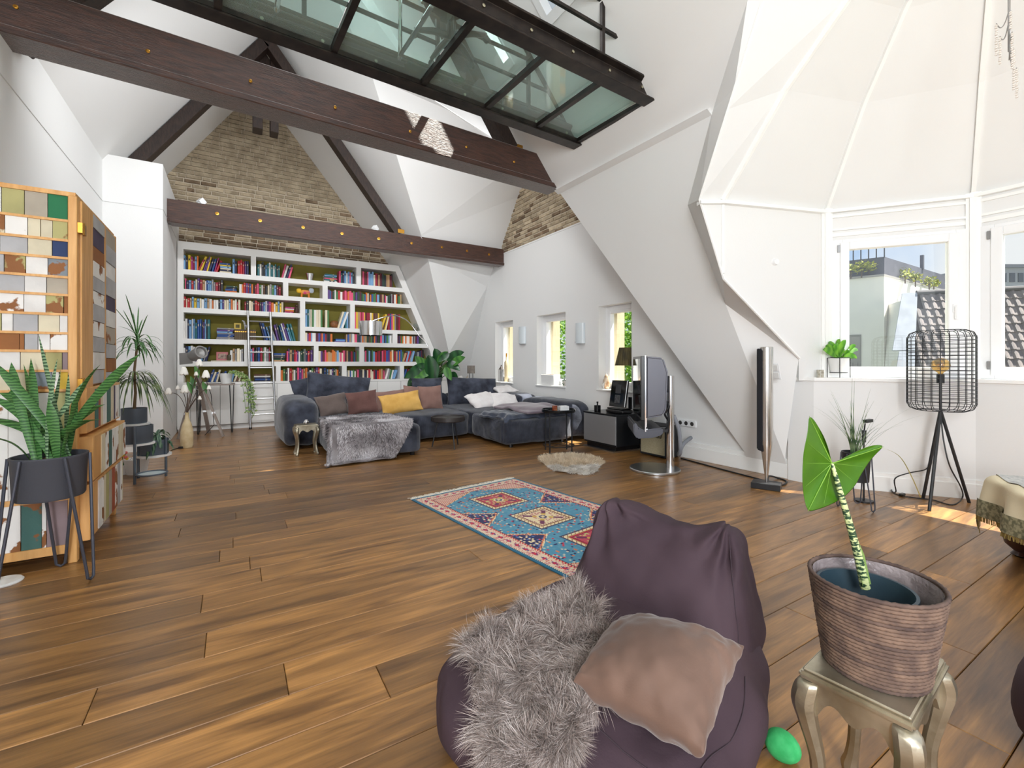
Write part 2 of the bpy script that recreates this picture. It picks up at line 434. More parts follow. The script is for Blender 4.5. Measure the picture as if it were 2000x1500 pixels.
slope('ceiling', [[B2, G, W1], [B2, W1, (3.166, 5.45, Nh(3.166))], [(3.166, 5.45, Nh(3.166)), W1, V1], [V1, W1, (4.85, 2.8, .1)], [V1, (4.85, 2.8, .1), V3]])
slope('wall_roof_step', [[(.674, 6.2, 6.767), (.84, 6.2, Nh(.84)), B2, B]])
# near mansard slope, its ledge, the turret opening
E0, E1, E2, E3 = (3.375, 2.04, Nh(3.375)), (3.76, 2.6, 3.5), (3.973, 3.037, 2.79), (4.75, 2.48, .2)
slope('wall_right_slope', [[V1, V3, E3, E2, E1], [V3, (4.81, 2.9, 0), (4.81, 2.45, 0), E3]])
slope('wall_right_slope', [[(3.76, -1.2, 3.5), (3.95, -1.5, 2.8), (4.81, -1.1, 0), (4.81, -2.6, 0), (3.76, -2.6, 3.5)]])
struct('trim_2', MB().prism([(3.70, 2.62, 3.5), (3.77, 2.62, 3.46), (3.82, 2.62, 3.5), (3.76, 2.62, 3.53)], (0, 2.33, 0)), M_WALL)
# turret
TC = V((3.887, .754, 0)); TR = 1.823; HC = 2.68
TA = [91, 53.2, 17.8, -17.7, -53, -89]
def tp(i, s=0.0, h=HC):
    a = math.radians(TA[i]); return TC+V((math.cos(a), math.sin(a), 0))*TR*(1-s)+V((0, 0, h))
PROF = [(0, HC), (.302, 3.42), (.554, 3.88), (.8, 4.2), (1.0, 4.33)]
T0, T1, T2, T3 = at(1489, 0, 3.45), V((3.626, 2.651, 2.66)), V((3.868, 2.573, 1.948)), V((4.678, 2.311, 1.215))
mb = MB()
for i in range(5):
    for (s0, h0), (s1, h1) in zip(PROF, PROF[1:]):
        mb.poly([tp(i, s0, h0), tp(i+1, s0, h0), tp(i+1, s1, h1), tp(i, s1, h1)])
mb.poly([T1, tp(0), tp(0, .302, 3.42), (T1+T0)/2]); mb.poly([(T1+T0)/2, tp(0, .302, 3.42), tp(0, .554, 3.88), T0]); mb.poly([T0, tp(0, .554, 3.88), tp(0, .8, 4.2), (3.2, 1.3, 4.45)])
mb.poly([(3.2, 1.3, 4.45), tp(0, .8, 4.2), tp(0, 1.0, 4.33), (2.85, .73, 4.6), ])
mb.poly([tp(5, 0, HC), tp(5, .554, 3.88), (3.375, -.58, Nh(3.375)), (3.76, -1.2, 3.5)]); mb.poly([tp(5, .554, 3.88), tp(5, 1.0, 4.33), (2.85, .73, 4.6), (3.375, -.58, Nh(3.375))])
struct('ceiling_turret', mb, M_WALL)
mb = MB()
for a, b in (((E0), (E1)), ((E1), (E2)), ((E2), (E3))): pass
mb.poly([E0, E1, (V(T1)*.4+V(T0)*.6), T0]); mb.poly([E1, E2, T1, (V(T1)*.4+V(T0)*.6)]); mb.poly([E2, (4.28, 2.82, 1.77), T2, T1]); mb.poly([(4.28, 2.82, 1.77), E3, T3, T2])
mb.poly([E0, T0, (3.2, 1.3, 4.45), (2.9, .73, Nh(2.9))])
struct('wall_turret_reveal', mb, mat('bright plaster reveal', (240, 240, 239), .8, spec=.2))  # plaster colour lifted to imitate window light on the reveal
v0, v1 = tp(0), tp(1)
mb = MB().poly([T1, v0, v1, (v1.x, v1.y, 1.0), (T3.x, T3.y, 1.0), T3, T2])
struct('wall_turret', mb, M_WALL)
# ribs, cornice and posts of the turret
rb = 0
for i in range(0, 5):
    pts = [tp(i, s*1.0, h)-V((math.cos(math.radians(TA[i])), math.sin(math.radians(TA[i])), 0))*.012 for s, h in PROF]
    mb = MB()
    for p, q in zip(pts, pts[1:]): mb.bar(p, q, .055, .03, up=(math.sin(math.radians(TA[i])), -math.cos(math.radians(TA[i])), 0))
    struct('trim_rib', mb, M_TRIM)
mb = MB()
for i in range(5): mb.bar(tp(i, .008, HC-.03), tp(i+1, .008, HC-.03), .07, .03)
mb.bar(T1-V((0, 0, .03)), tp(0, .008, HC-.03), .07, .03)
struct('trim_cornice', mb, M_TRIM)
mb = MB().tube([T1+V((-.005, -.01, 0)), T2+V((-.005, -.01, 0)), T3+V((-.005, -.01, 0))], .012, 6)
mb.tube([T1+V((-.005, -.01, 0)), (T1*.4+T0*.6), T0], .01, 6)
mb.tube([v0+V((0, -.012, -.05)), V((v0.x, v0.y-.012, 2.0))], .014, 6)
struct('trim_edge', mb, M_TRIM)
# low wall, sill
LW = [(4.75, 2.45), (4.757, 2.215)]+[tuple((TC+(tp(i)-TC)*(1.63/1.823))[:2]) for i in (2, 3, 4)]
mb = MB()
for p, q in zip(LW, LW[1:]): mb.poly([(p[0], p[1], 0), (q[0], q[1], 0), (q[0], q[1], 1.0), (p[0], p[1], 1.0)])
struct('wall_turret_low', mb, M_WALL)
sill = [(4.735, 2.47), (4.74, 2.2)]+[tuple((TC+(tp(i)-TC)*(1.61/1.823))[:2]) for i in (2, 3, 4)]+[tuple(tp(i)[:2]) for i in (4, 3, 2, 1)]
mb = MB().prism([(x, y, 1.0) for x, y in sill], (0, 0, .03)); struct('trim_sill', mb, M_TRIM)
mb = MB()
for p, q in zip(LW[1:], LW[2:]):
    d = (V((*q, 0))-V((*p, 0))).normalized(); nn = V((d.y, -d.x, 0))
    if nn.dot(TC-V((*p, 0))) < 0: nn = -nn
    mb.box((0, 0, 0), ((V(q)-V(p)).length, .018, .13), frame((*p, 0), d, nn) if d.cross(nn).z > 0 else frame((*q, 0), -d, nn))
    mb.box((0, 0, .13), ((V(q)-V(p)).length, .01, .165), frame((*p, 0), d, nn) if d.cross(nn).z > 0 else frame((*q, 0), -d, nn))
struct('baseboard_turret', mb, M_TRIM)
# turret windows: posts + header + framed casement with pane
def casement(idx, P, Q, z0, z1, hinge=True, handle=True, label=None):
    w = thing('window_%d' % idx, None, None, (P.x, P.y, 0), kind='structure')
    d = (Q-P); d.z = 0; L = d.length; d.normalize(); nn = V((d.y, -d.x, 0))
    if nn.dot(TC-P) < 0: nn = -nn
    flip = d.cross(nn).z < 0
    def Fm(mb, a, b, n0, n1, h0, h1):
        mb.box((a, min(n0, n1), h0), (b, max(n0, n1), h1), Matrix(((d.x, nn.x, 0, P.x), (d.y, nn.y, 0, P.y), (0, 0, 1, 0), (0, 0, 0, 1))))
    a0, a1 = .045, L-.04
    fr = MB(); t = .055
    Fm(fr, a0, a0+.09, -.06, .02, z0, z1); Fm(fr, a1-.085, a1, -.06, .02, z0, z1); Fm(fr, a0+.09, a1-.085, -.06, .02, z1-t, z1); Fm(fr, a0+.09, a1-.085, -.06, .02, z0, z0+t)
    fr.build('window_frame', M_PVC, w, world=True, bevel=.004)
    s = MB(); b0, b1, c0, c1 = a0+.07, a1-.065, z0+.03, z1-.03; t = .075
    Fm(s, b0, b0+t, -.04, .035, c0, c1); Fm(s, b1-t, b1, -.04, .035, c0, c1); Fm(s, b0+t, b1-t, -.04, .035, c1-t, c1); Fm(s, b0+t, b1-t, -.04, .035, c0, c0+t)
    s.build('sash', M_PVC, w, world=True, bevel=.006)
    g = MB(); Fm(g, b0+t-.005, b1-t+.005, -.006, 0, c0+t-.005, c1-t+.005); g.build('pane', M_GLASS, w, world=True)
    for hz in (z0+.12, z1-.09):
        hb = MB(); Fm(hb, b0-.02, b0, .02, .04, hz-.035, hz+.035); hb.build('hinge', mat('hinge grey', (150, 150, 150), .4, .5), w, world=True)
    hd = MB(); Fm(hd, b1-.05, b1-.022, .035, .045, 1.62, 1.70); Fm(hd, b1-.043, b1-.029, .045, .075, 1.665, 1.685); Fm(hd, b1-.045, b1-.027, .06, .078, 1.56, 1.685)
    hd.build('handle', M_PVC, w, world=True, bevel=.004)
for i in (1, 2, 3):
    P, Q = tp(i), tp(i+1)
    casement(i, V((P.x, P.y, 0)), V((Q.x, Q.y, 0)), 1.03, 2.37)
    mb = MB(); d = (Q-P).normalized()
    for h, t, o in ((2.42, .035, .0), (2.47, .02, .01), (2.60, .025, .01)): mb.bar(V((P.x, P.y, h)), V((Q.x, Q.y, h)), .03+o, t)
    struct('trim_header', mb, M_TRIM)
    mb = MB().poly([(P.x, P.y, 2.37), (Q.x, Q.y, 2.37), (Q.x, Q.y, HC), (P.x, P.y, HC)]); struct('wall_header', mb, M_WALL)
for i in (1, 2, 3, 4):
    p = tp(i); a = math.radians(TA[i])
    mb = MB().cbox((0, 0, 1.03+(HC-1.03)/2), (.10, .10, HC-1.03), rotz(a, (p.x+.015*math.cos(a), p.y+.015*math.sin(a), 0)))
    mb.cbox((-.055, 0, 1.03+(HC-1.03)/2), (.02, .05, HC-1.03), rotz(a, (p.x+.015*math.cos(a), p.y+.015*math.sin(a), 0)))
    struct('trim_post', mb, M_TRIM)
P, Q = tp(4), tp(5)
struct('wall_turret_near', MB().poly([(P.x, P.y, 0), (Q.x, Q.y, 0), (Q.x, Q.y, HC), (P.x, P.y, HC)]), M_WALL)
# right wall with three deep windows
WINS = [(4.6, 5.28), (6.10, 6.95), (7.80, 8.52)]; WZ0, WZ1 = .77, 2.04
mb = MB(); X0, X1 = 4.8, 5.13
mb.box((X0, 2.3, 0), (X1, 9.95, WZ0)); mb.box((X0, 2.3, WZ1), (X1, 9.95, 3.45))
ys = [2.3]+[a for w in WINS for a in w]+[9.95]
for a, b in zip(ys[::2], ys[1::2]): mb.box((X0, a, WZ0), (X1, b, WZ1))
struct('wall_right', mb, M_WALL)
M_CREAM = mat('cream outside reveal', (196, 184, 154), .8)
for i, (a, b) in enumerate(WINS):
    w = thing('window_%d' % (i+4), None, None, (4.95, (a+b)/2, WZ0), kind='structure')
    fr = MB(); x0, x1 = 4.95, 5.01; t = .07
    for q in (((x0, a, WZ0), (x1, a+t, WZ1)), ((x0, b-t, WZ0), (x1, b, WZ1)), ((x0, a+t, WZ1-t), (x1, b-t, WZ1)), ((x0, a+t, WZ0), (x1, b-t, WZ0+t))): fr.box(*q)
    fr.build('window_frame', M_PVC, w, world=True, bevel=.005)
    s = MB(); t2 = .045; a2, b2, z2, z3 = a+t, b-t, WZ0+t, WZ1-t
    for q in (((x0-.02, a2, z2), (x1, a2+t2, z3)), ((x0-.02, b2-t2, z2), (x1, b2, z3)), ((x0-.02, a2+t2, z3-t2), (x1, b2-t2, z3)), ((x0-.02, a2+t2, z2), (x1, b2-t2, z2+t2))): s.box(*q)
    s.build('sash', M_PVC, w, world=True, bevel=.005)
    MB().box((4.975, a2+t2-.004, z2+t2-.004), (4.981, b2-t2+.004, z3-t2+.004)).build('pane', M_GLASS, w, world=True)
    MB().box((4.765, a-.015, WZ0-.02), (4.95, b+.015, WZ0+.004)).build('window_sill', M_TRIM, w, world=True, bevel=.004)
    ex = MB().box((5.131, b-.06, WZ0-.1), (5.29, b+.16, WZ1+.05)); ex.box((5.131, a-.16, WZ0-.1), (5.29, a+.0, WZ1+.05)); ex.build('outer_reveal', M_CREAM, w, world=True)
bb = MB().box((4.765, 2.42, 0), (4.8, 9.6, .15)).box((4.778, 2.42, .15), (4.8, 9.6, .2))
struct('baseboard_right', bb, M_TRIM, bevel=.004)
bb = MB().box((-1.43, -2.5, 0), (-1.41, 7.72, .15)).box((-1.43, 7.70, 0), (-.81, 7.72, .15)); struct('baseboard_left', bb, M_TRIM)
# brick gables, every brick a piece
M_MORT = mat('pale mortar', (200, 188, 168), .95, bump=.3, scale=40, bscale=80)
M_BRICK = mat('weathered brick', (160, 145, 122), .92, col2=(192, 176, 150), scale=7, bump=.5, bscale=35, objvar=.22, spec=.15)
M_BRICKD = mat('dark brick', (112, 94, 76), .92, col2=(144, 124, 102), scale=7, bump=.5, bscale=35, objvar=.2, spec=.15)
wb = struct('wall_back', MB().box((-1.5, 9.86, 0), (4.9, 10.05, 6.6)), M_MORT)
wg = struct('wall_right_gable', MB().box((4.86, 4.3, 3.45), (5.13, 9.95, 5.4)), M_MORT)
bmesh_v = []
br = random.Random(11)
for k in range(5):
    for mm in (M_BRICK, M_BRICK, M_BRICKD):
        mb = MB(); j = lambda: br.uniform(-.0035, .0035)
        L, H, Dp = .229, .059, .02; c = .006
        vs = [(-L/2+j(), 0, -H/2+j()), (L/2+j(), 0, -H/2+j()), (L/2+j(), 0, H/2+j()), (-L/2+j(), 0, H/2+j())]
        vs += [(x*(1-.05)+j(), -Dp+j(), z*(1-.14)+j()) for x, _, z in vs]
        mb.add(vs, [(4, 5, 6, 7), (0, 1, 5, 4), (1, 2, 6, 5), (2, 3, 7, 6), (3, 0, 4, 7)])
        bmesh_v.append(mb.mesh('brick', mm))
def brick(parent, loc, half, ang, dark=.12):
    me = br.choice([q for i, q in enumerate(bmesh_v) if (i % 3 == 2)]) if br.random() < dark else br.choice([q for i, q in enumerate(bmesh_v) if i % 3 != 2])
    o = bpy.data.objects.new('brick', me); COL.objects.link(o); o.parent = parent; o.location = loc
    o.scale = ((.47 if half else 1), br.uniform(.7, 1.3), 1); o.rotation_euler = (0, br.uniform(-.008, .008), ang)
def stuffbricks(parent, locs, ang):
    mb = MB()
    for (l, half) in locs: mb.box((-.117*(.47 if half else 1), -.022, -.033), (.117*(.47 if half else 1), 0, .033), rotz(ang, l))
    o = mb.build('brick_rest', M_BRICK, parent); o['kind'] = 'stuff'
n = 0; z = 3.16; r = 0; rest = []
while z < 6.3:
    xl = max(-.95, (z-3.78)/1.42-1.43-.1); xr = (6.9415-z)/1.23+.1
    if z < 4.3: xl = -.92
    x = xl-(.125 if r % 2 else 0)-br.uniform(0, .05)
    while x < xr:
        half = br.random() < .22; w = .245*(.5 if half else 1)
        if x+w/2 > xl-.05 and x+w/2 < xr:
            l = (x+w/2, 9.86, z)
            if z > 5.62 or n >= 300: rest.append((l, half))
            else: brick(wb, l, half, 0, .10 if z > 3.6 else .75); n += 1
        x += w
    z += .077; r += 1
stuffbricks(wb, rest, 0)
n2 = 0; z = 3.49; r = 0; rest = []
while z < 5.1:
    ya = 4.95+(z-3.4)/1.21*.75; yb = 7.64-(z-4.5)/1.42+.08
    y = ya-(.125 if r % 2 else 0)
    while y < yb:
        half = br.random() < .22; w = .245*(.5 if half else 1)
        l = (4.86, y+w/2, z)
        if n2 < 300: brick(wg, l, half, -math.pi/2, .2); n2 += 1
        else: rest.append((l, half))
        y += w
    z += .077; r += 1
if rest: stuffbricks(wg, rest, -math.pi/2)
struct('trim_3', MB().box((4.79, 5.2, 3.43), (4.87, 8.5, 3.455)), M_WALL)
# skylights in the roof slope; unseen second one is a slit aiming sun at tie beam
for i, (ya, yb) in enumerate(((2.6, 3.85), (4.50, 4.66))):
    w = thing('window_%d' % (i+7), None, None, (2.25, (ya+yb)/2, Nh(2.25)), kind='structure')
    nrm = V((1.2, 0, 1)).normalized()
    def S(mb, x0, x1, y0, y1, a, b):
        vs = [V((x, yy, Nh(x)))+nrm*o for o in (a, b) for x, yy in ((x0, y0), (x1, y0), (x1, y1), (x0, y1))]
        mb.add(vs, [(0, 3, 2, 1), (4, 5, 6, 7), (0, 1, 5, 4), (1, 2, 6, 5), (2, 3, 7, 6), (3, 0, 4, 7)])
    f = MB(); xs = 2.08 if i else 1.7; S(f, xs, xs+.06, ya, yb, -.02, .14); S(f, 2.74, 2.8, ya, yb, -.02, .14); bw_ = .02 if i else .08; S(f, xs+.06, 2.74, ya, ya+bw_, -.02, .14); S(f, xs+.06, 2.74, yb-bw_, yb, -.02, .14); S(f, 2.38, 2.42, ya+bw_, yb-bw_, .05, .12)
    f.build('window_frame', M_PVC, w, world=True)
    g = MB(); S(g, xs+.05, 2.75, ya+.01, yb-.01, .09, .096); g.build('pane', M_GLASS if i else opal('opal skylight blind'), w, world=True)  # opal pane added to spread the sun into soft fill light
# ground far below, outside
struct('ground', MB().box((-60, -60, -14.2), (90, 90, -14)), mat('street', (120, 122, 118), .9, col2=(96, 110, 84), scale=.2))
# ---------------------------------------------------------------- timber trusses
BR = math.atan2(.26, 5.19)      # tie and steel beams of the near bay are turned a little
def bolt(parent, p, n, r=.02):
    mb = MB(); M = frame(p, V(n).orthogonal(), V(n).cross(V(n).orthogonal()))
    mb.lathe([(r, 0), (r, .006), (r*.55, .007), (r*.55, .018), (r*.3, .022), (0, .022)], 10, M=M)
    mb.build('bolt', M_BRASS, parent, world=True)
def yb1(x): return 4.71+math.tan(BR)*(x+1.43)
t1 = thing('tie_beam', 'massive dark timber tie beam across the near bay, sunlit in its middle', 'beam', (1.1, 4.85, 3.55), BR)
mb = MB().box((-2.72, -.03, 0), (2.62, .20, .385)); mb.box((-2.72, -.055, -.012), (2.70, .225, .05))
o = mb.build('timber', M_BEAM, t1, bevel=.008)
for i, px in enumerate((32, 289, 489, 654, 800, 910, 1003, 1081)):
    yy = (16, 102, 160, 211, 258, 288, 317, 341)[i]
    r_ = ray(px, yy); x = 1.0
    for _ in range(8): x = yb1(x)/r_.y*r_.x
    p = onY(px, yy, yb1(x)-.005)
    bolt(t1, (p.x, yb1(p.x)-.008+.0, p.z), (math.sin(BR), -math.cos(BR), 0), .028)
t2 = thing('tie_beam', 'dark timber tie beam in front of the brick gable above the bookcase', 'beam', (2.0, 8.15, 3.205))
mb = MB().box((-2.85, 0, 0), (2.8, .2, .33)); mb.box((-2.78, -.02, -.01), (2.8, .22, .04))
mb.build('timber', M_BEAM, t2, bevel=.008)
for px, yy in ((424, 417), (508, 431), (592, 444), (668, 456), (740, 466), (804, 475), (863, 483), (912, 490), (955, 497)):
    p = onY(px, yy, 8.145); bolt(t2, p, (0, -1, 0), .025)
def rafter(name, p, q, w, h, lab, brass=None):
    t = thing(name, lab, 'beam', (p[0], p[1], p[2]))
    MB().bar(p, q, w, h, up=(0, 1, 0)).build('timber', M_RAFT, t, world=True, bevel=.006)
    if brass: MB().cbox(brass, (.12, .01, .07)).build('bracket', M_BRASS, t, world=True)
    return t
yt = 8.27
rafter('rafter', (-1.43, yt, Lh(-1.43)-.16), (.43, yt, 6.42-.16), .16, .2, 'dark rafter rising from the white box column on the left')
p = onY(775, 455, 8.42)
rafter('rafter', (2.60, yt, 3.54), (.43, yt, 6.35), .16, .2, 'dark rafter falling to the far tie beam right of the bookcase gable', (2.62, 8.16, 3.58))
rafter('rafter', (3.06, 5.06, 3.93), (1.2, 5.0, 6.55), .17, .2, 'short dark rafter standing on the right end of the near tie beam', (3.16, 4.99, 3.97))
rafter('rafter', (-1.43, 5.0, Lh(-1.43)-.14), (.5, 5.0, 6.3), .17, .2, 'dark rafter under the left roof slope above the near tie beam')
k = thing('king_post', 'dark timber post cluster hanging under the ridge of the far truss', 'beam', (.43, 8.5, 5.3))
mb = MB(); mb.box((.27, 8.38, 4.95), (.41, 8.62, 6.35)); mb.build('post', M_RAFT, k, world=True, bevel=.006)
mb = MB(); mb.box((.52, 8.38, 4.95), (.64, 8.62, 6.35)); mb.build('post', M_RAFT, k, world=True, bevel=.006)
q0, q1 = onY(452, 112, 8.36), onY(604, 150, 8.36)
mb = MB().prism([(-.18, 8.3, 5.32), (1.02, 8.3, 5.32), (1.06, 8.3, 5.4), (.92, 8.3, 5.62), (-.05, 8.3, 5.62), (-.2, 8.3, 5.42)], (0, .1, 0)); mb.build('collar_board', M_RAFT, k, world=True, bevel=.006)
mb = MB().prism([(-.02, 8.42, 5.62), (.86, 8.42, 5.62), (.43, 8.42, 6.25)], (0, .08, 0)); mb.build('gusset', M_RAFT, k, world=True)
# small white spotlights on the far tie beam
for (px, py, lab) in ((388, 386, 'white cube spotlight on the left end of the far tie beam'), (730, 445, 'white cube spotlight on the middle of the far tie beam')):
    p = onY(px, py, 8.22); p.z = 3.536
    s = thing('spotlight', lab, 'spotlight', p, .6, 'cube spotlights on the tie beam')
    MB().cbox((0, 0, .06), (.085, .085, .085), Matrix.Rotation(.7, 4, 'Y')).build('lamp_head', M_PVC, s, bevel=.004)
    MB().lathe([(.03, 0), (.03, .006), (.008, .008), (.008, .03)], 10).build('base', M_PVC, s)
# ---------------------------------------------------------------- steel and glass mezzanine
MZ = 3.76
def bp(u, v, h): # u along the beams, v from near beam, origin near beam right end
    o = V((3.55, 3.16, 0)); c, s_ = math.cos(BR), math.sin(BR)
    return V((o.x+c*u-s_*v, o.y+s_*u+c*v, h))
def ibeam(lab, v, L, u1):
    t = thing('steel_beam', lab, 'beam', bp(u1, v, MZ), BR)
    w = .14; h = .2; f = .018
    prof = [(-w/2, 0), (w/2, 0), (w/2, f), (.016, f+.02), (.016, h-f-.02), (w/2, h-f), (w/2, h), (-w/2, h), (-w/2, h-f), (-.016, h-f-.02), (-.016, f+.02), (-w/2, f)]
    MB().prism([(-L, y, z) for y, z in prof], (L, 0, 0)).build('girder', M_STEEL, t, bevel=.003)
    for i in range(int(L/.45)):
        u = -.2-i*.45
        mb = MB().lathe([(.014, 0), (.014, .01), (.006, .012), (0, .012)], 8, M=frame((u, -.017, .11), (1, 0, 0), (0, 0, 1)))
        mb.build('bolt', mat('zinc bolt', (190, 184, 160), .3, 1.0), t)
    return t
VB = 1.09
ib1 = ibeam('near dark steel I-beam carrying the glass mezzanine floor', 0, 5.6, .06)
ib2 = ibeam('far dark steel I-beam of the glass mezzanine, in front of the tie beam', VB, 5.4, .04)
M_FG = glassmat('green floor glass', (.80, .94, .91), 1.3, .17)
cells = [-.02, -.62, -1.28, -1.98, -2.78, -3.6, -4.5]
gf = thing('glass_floor', 'greenish glass mezzanine floor panes between the two steel beams', 'glass floor', bp(-2, VB/2, MZ+.05), BR)
for a, b in zip(cells, cells[1:]):
    mb = MB().prism([bp(a-.03, .02, MZ+.06), bp(b+.03, .02, MZ+.06), bp(b+.03, VB-.02, MZ+.06), bp(a-.03, VB-.02, MZ+.06)], (0, 0, .02)); mb.build('pane', M_FG, gf, world=True)
for a in cells:
    mb = MB().prism([bp(a-.025, 0, MZ+.015), bp(a+.025, 0, MZ+.015), bp(a+.025, VB, MZ+.015), bp(a-.025, VB, MZ+.015)], (0, 0, .045)); mb.build('glazing_bar', M_STEEL, gf, world=True)
for v, sg in ((.07, 1), (VB-.07, -1)):
    mb = MB().prism([bp(.0, v, MZ+.02), bp(-4.6, v, MZ+.02), bp(-4.6, v-.03*sg, MZ+.02), bp(.0, v-.03*sg, MZ+.02)], (0, 0, .045)); mb.build('support_rail', M_STEEL, gf, world=True)
# railing on both edges
def railing(lab, v, ends, posts):
    t = thing('railing', lab, 'railing', bp(-1, v, MZ+.2), BR)
    for u in posts: MB().bar(bp(u, v, MZ+.18), bp(u, v, MZ+1.1), .035, .035).build('post', M_STEEL, t, world=True)
    u0 = ends
    MB().bar(bp(u0, v, MZ+.24), bp(u0-.78, v, MZ+1.1), .04, .03, up=(0, 1, 0)).build('sloping_post', M_STEEL, t, world=True)
    for h, du in ((.26, .02), (.52, .26), (.78, .5), (1.08, .77)):
        MB().bar(bp(u0-du, v, MZ+h), bp(-4.6, v, MZ+h), .028, .028).build('rail', M_STEEL, t, world=True)
    return t
railing('dark steel railing on the near edge of the glass mezzanine', .04, -.08, (-.62, -1.7, -2.9, -4.1))
railing('dark steel railing on the far edge of the glass mezzanine', VB+.0, -.15, (-.7, -1.8, -3.0, -4.2))
# office chair standing on the glass
ch = thing('office_chair', 'office chair with star base standing on the glass mezzanine floor', 'chair', bp(-1.95, .5, MZ+.08), .5)
for i in range(5):
    a = i*2*math.pi/5
    mb = MB().tube([(0, 0, .1), (.16*math.cos(a), .16*math.sin(a), .1), (.31*math.cos(a), .31*math.sin(a), .065)], [.03, .026, .018], 8); mb.build('leg', M_BLACKP, ch, smooth=True)
    mb = MB().tube([(.31*math.cos(a)-.012, .31*math.sin(a), .028), (.31*math.cos(a)+.012, .31*math.sin(a), .028)], .028, 12); mb.build('caster', M_BLACKP, ch)
MB().lathe([(.04, .08), (.04, .2), (.025, .2), (.025, .42)], 12).build('column', M_BLACKP, ch)
MB().puff((0, 0, .47), (.5, .5, .09), 5, 6).build('seat', mat('chair mesh', (44, 46, 50), .8), ch, smooth=True)
MB().puff((-.27, 0, .82), (.06, .46, .55), 5, 6).build('backrest', MATS['chair mesh'], ch, smooth=True)
for s_ in (-1, 1):
    MB().tube(spline([(-.05, .27*s_, .46), (-.03, .3*s_, .58), (.02, .3*s_, .68), (.2, .29*s_, .7), (.22, .27*s_, .56)]), .016, 8).build('armrest', M_CHROME, ch, smooth=True)
dk = thing('desk', 'glass topped desk with tubular chrome legs on the mezzanine', 'table', bp(-2.75, .5, MZ+.08), BR)
MB().box((-.55, -.38, .7), (.55, .38, .715)).build('tabletop', M_FG, dk)
for x in (-.48, .48):
    MB().tube(spline([(x, -.34, .7), (x, -.34, .05), (x, -.3, .012), (x, .3, .012), (x, .34, .05), (x, .34, .7)], 4), .018, 8).build('leg', M_CHROME, dk, smooth=True)
# ---------------------------------------------------------------- built-in bookcase
YB = 9.47
def bx(px): return onY(px, 709, YB).x
M_SHELF = mat('white bookcase lacquer', (246, 245, 242), .55, spec=.3)
M_OLIVE = mat('olive green back panel', (122, 113, 42), .8, col2=(134, 124, 50), scale=3)
bc = thing('bookcase', 'white built-in bookcase with olive back and sloped right end under the brick gable', 'bookcase', (1.5, YB, 0))
XL = -.80
def xr(h): return F2x(h)-.03
mb = MB().prism([(XL, 9.83, .05), (xr(.05), 9.83, .05), (xr(3.21), 9.83, 3.23), (XL, 9.83, 3.23)], (0, .02, 0)); mb.build('back_panel', M_OLIVE, bc, world=True)
def shelf(x0, x1, z0, z1, slope=False):
    a = x1 if not slope else None
    pts = [(x0, YB, z0), (a if a else xr(z0), YB, z0), (a if a else xr(z1), YB, z1), (x0, YB, z1)]
    MB().prism(pts, (0, .36, 0)).build('shelf', M_SHELF, bc, world=True)
def divider(x0, x1, z0, z1): MB().box((x0, YB-.003, z0-.004), (x1, YB+.36, z1+.004)).build('divider', M_SHELF, bc, world=True)
shelf(XL, 0, 3.10, 3.23, True)
MB().box((XL, YB-.005, .05), (XL+.085, YB+.37, 3.10)).build('side', M_SHELF, bc, world=True)
w = .13
MB().prism([(xr(.80)-w, YB-.005, .80), (xr(.80)+.004, YB-.005, .80), (xr(3.12)+.004, YB-.005, 3.12), (xr(3.12)-w, YB-.005, 3.12)], (0, .37, 0)).build('sloped_side', M_SHELF, bc, world=True)
shelf(XL+.085, 0, 2.675, 2.76, True); shelf(XL+.085, 0, 2.346, 2.424, True)
xs = bx(591)
shelf(XL+.085, xs, 2.03, 2.113); shelf(xs, 0, 1.786, 1.864, True); shelf(XL+.085, xs, 1.50, 1.585); shelf(xs, 0, 1.50, 1.585, True)
shelf(XL+.085, 0, 1.11, 1.196, True); shelf(XL+.085, 0, .79, .833, True)
# compartments: (name, x0px, x1px or None for slope, z0, z1, fill)
CP = []
def row(z0, z1, cells):
    for i, (nm, a, b, mode) in enumerate(cells):
        x0 = bx(a); x1 = bx(b) if b else None
        CP.append((nm, x0, x1, z0, z1, mode))
row(2.76, 3.10, [('top row, left compartment', 356, 490, 'a'), ('top row, middle compartment', 500, 696, 'b'), ('top row, right compartment', 705, None, 'c')])
row(2.424, 2.675, [('second row, left compartment', 356, 553, 'c'), ('second row, toy compartment', 563, 630, 'toy'), ('second row, right compartment', 640, None, 'c')])
row(2.113, 2.346, [('third row, left compartment', 356, 586, 'r')])
row(1.585, 2.03, [('fourth row, tall left compartment', 356, 586, 'tall')])
row(1.864, 2.346, [('tall middle compartment of the right half', 596, 684, 'm'), ('tall right compartment', 693, None, 'm2')])
row(1.585, 1.786, [('low compartment beside the lamp shade', 596, 767, 'c'), ('low compartment by the sloped end', 776, None, 'c')])
row(1.196, 1.50, [('fifth row, far left compartment', 356, 477, 'f'), ('fifth row, compartment behind the ladder', 489, 613, 'c'), ('fifth row, middle compartment', 622, 702, 'c'), ('fifth row, right compartment', 711, None, 'c')])
row(.833, 1.11, [('bottom row, left compartment', 356, 539, 'lean'), ('bottom row, second compartment', 548, 668, 'c'), ('bottom row, third compartment', 677, 781, 'c'), ('bottom row, right compartment by the plant', 789, None, 'c')])
for a, b, z0, z1 in ((490, 500, 2.76, 3.10), (696, 705, 2.76, 3.10), (553, 563, 2.424, 2.675), (630, 640, 2.424, 2.675), (586, 596, 1.585, 2.346), (684, 693, 1.864, 2.346), (767, 776, 1.585, 1.786),
                     (477, 489, 1.196, 1.50), (613, 622, 1.196, 1.50), (702, 711, 1.196, 1.50), (539, 548, .833, 1.11), (668, 677, .833, 1.11), (781, 789, .833, 1.11)):
    divider(bx(a), bx(b), z0, z1)
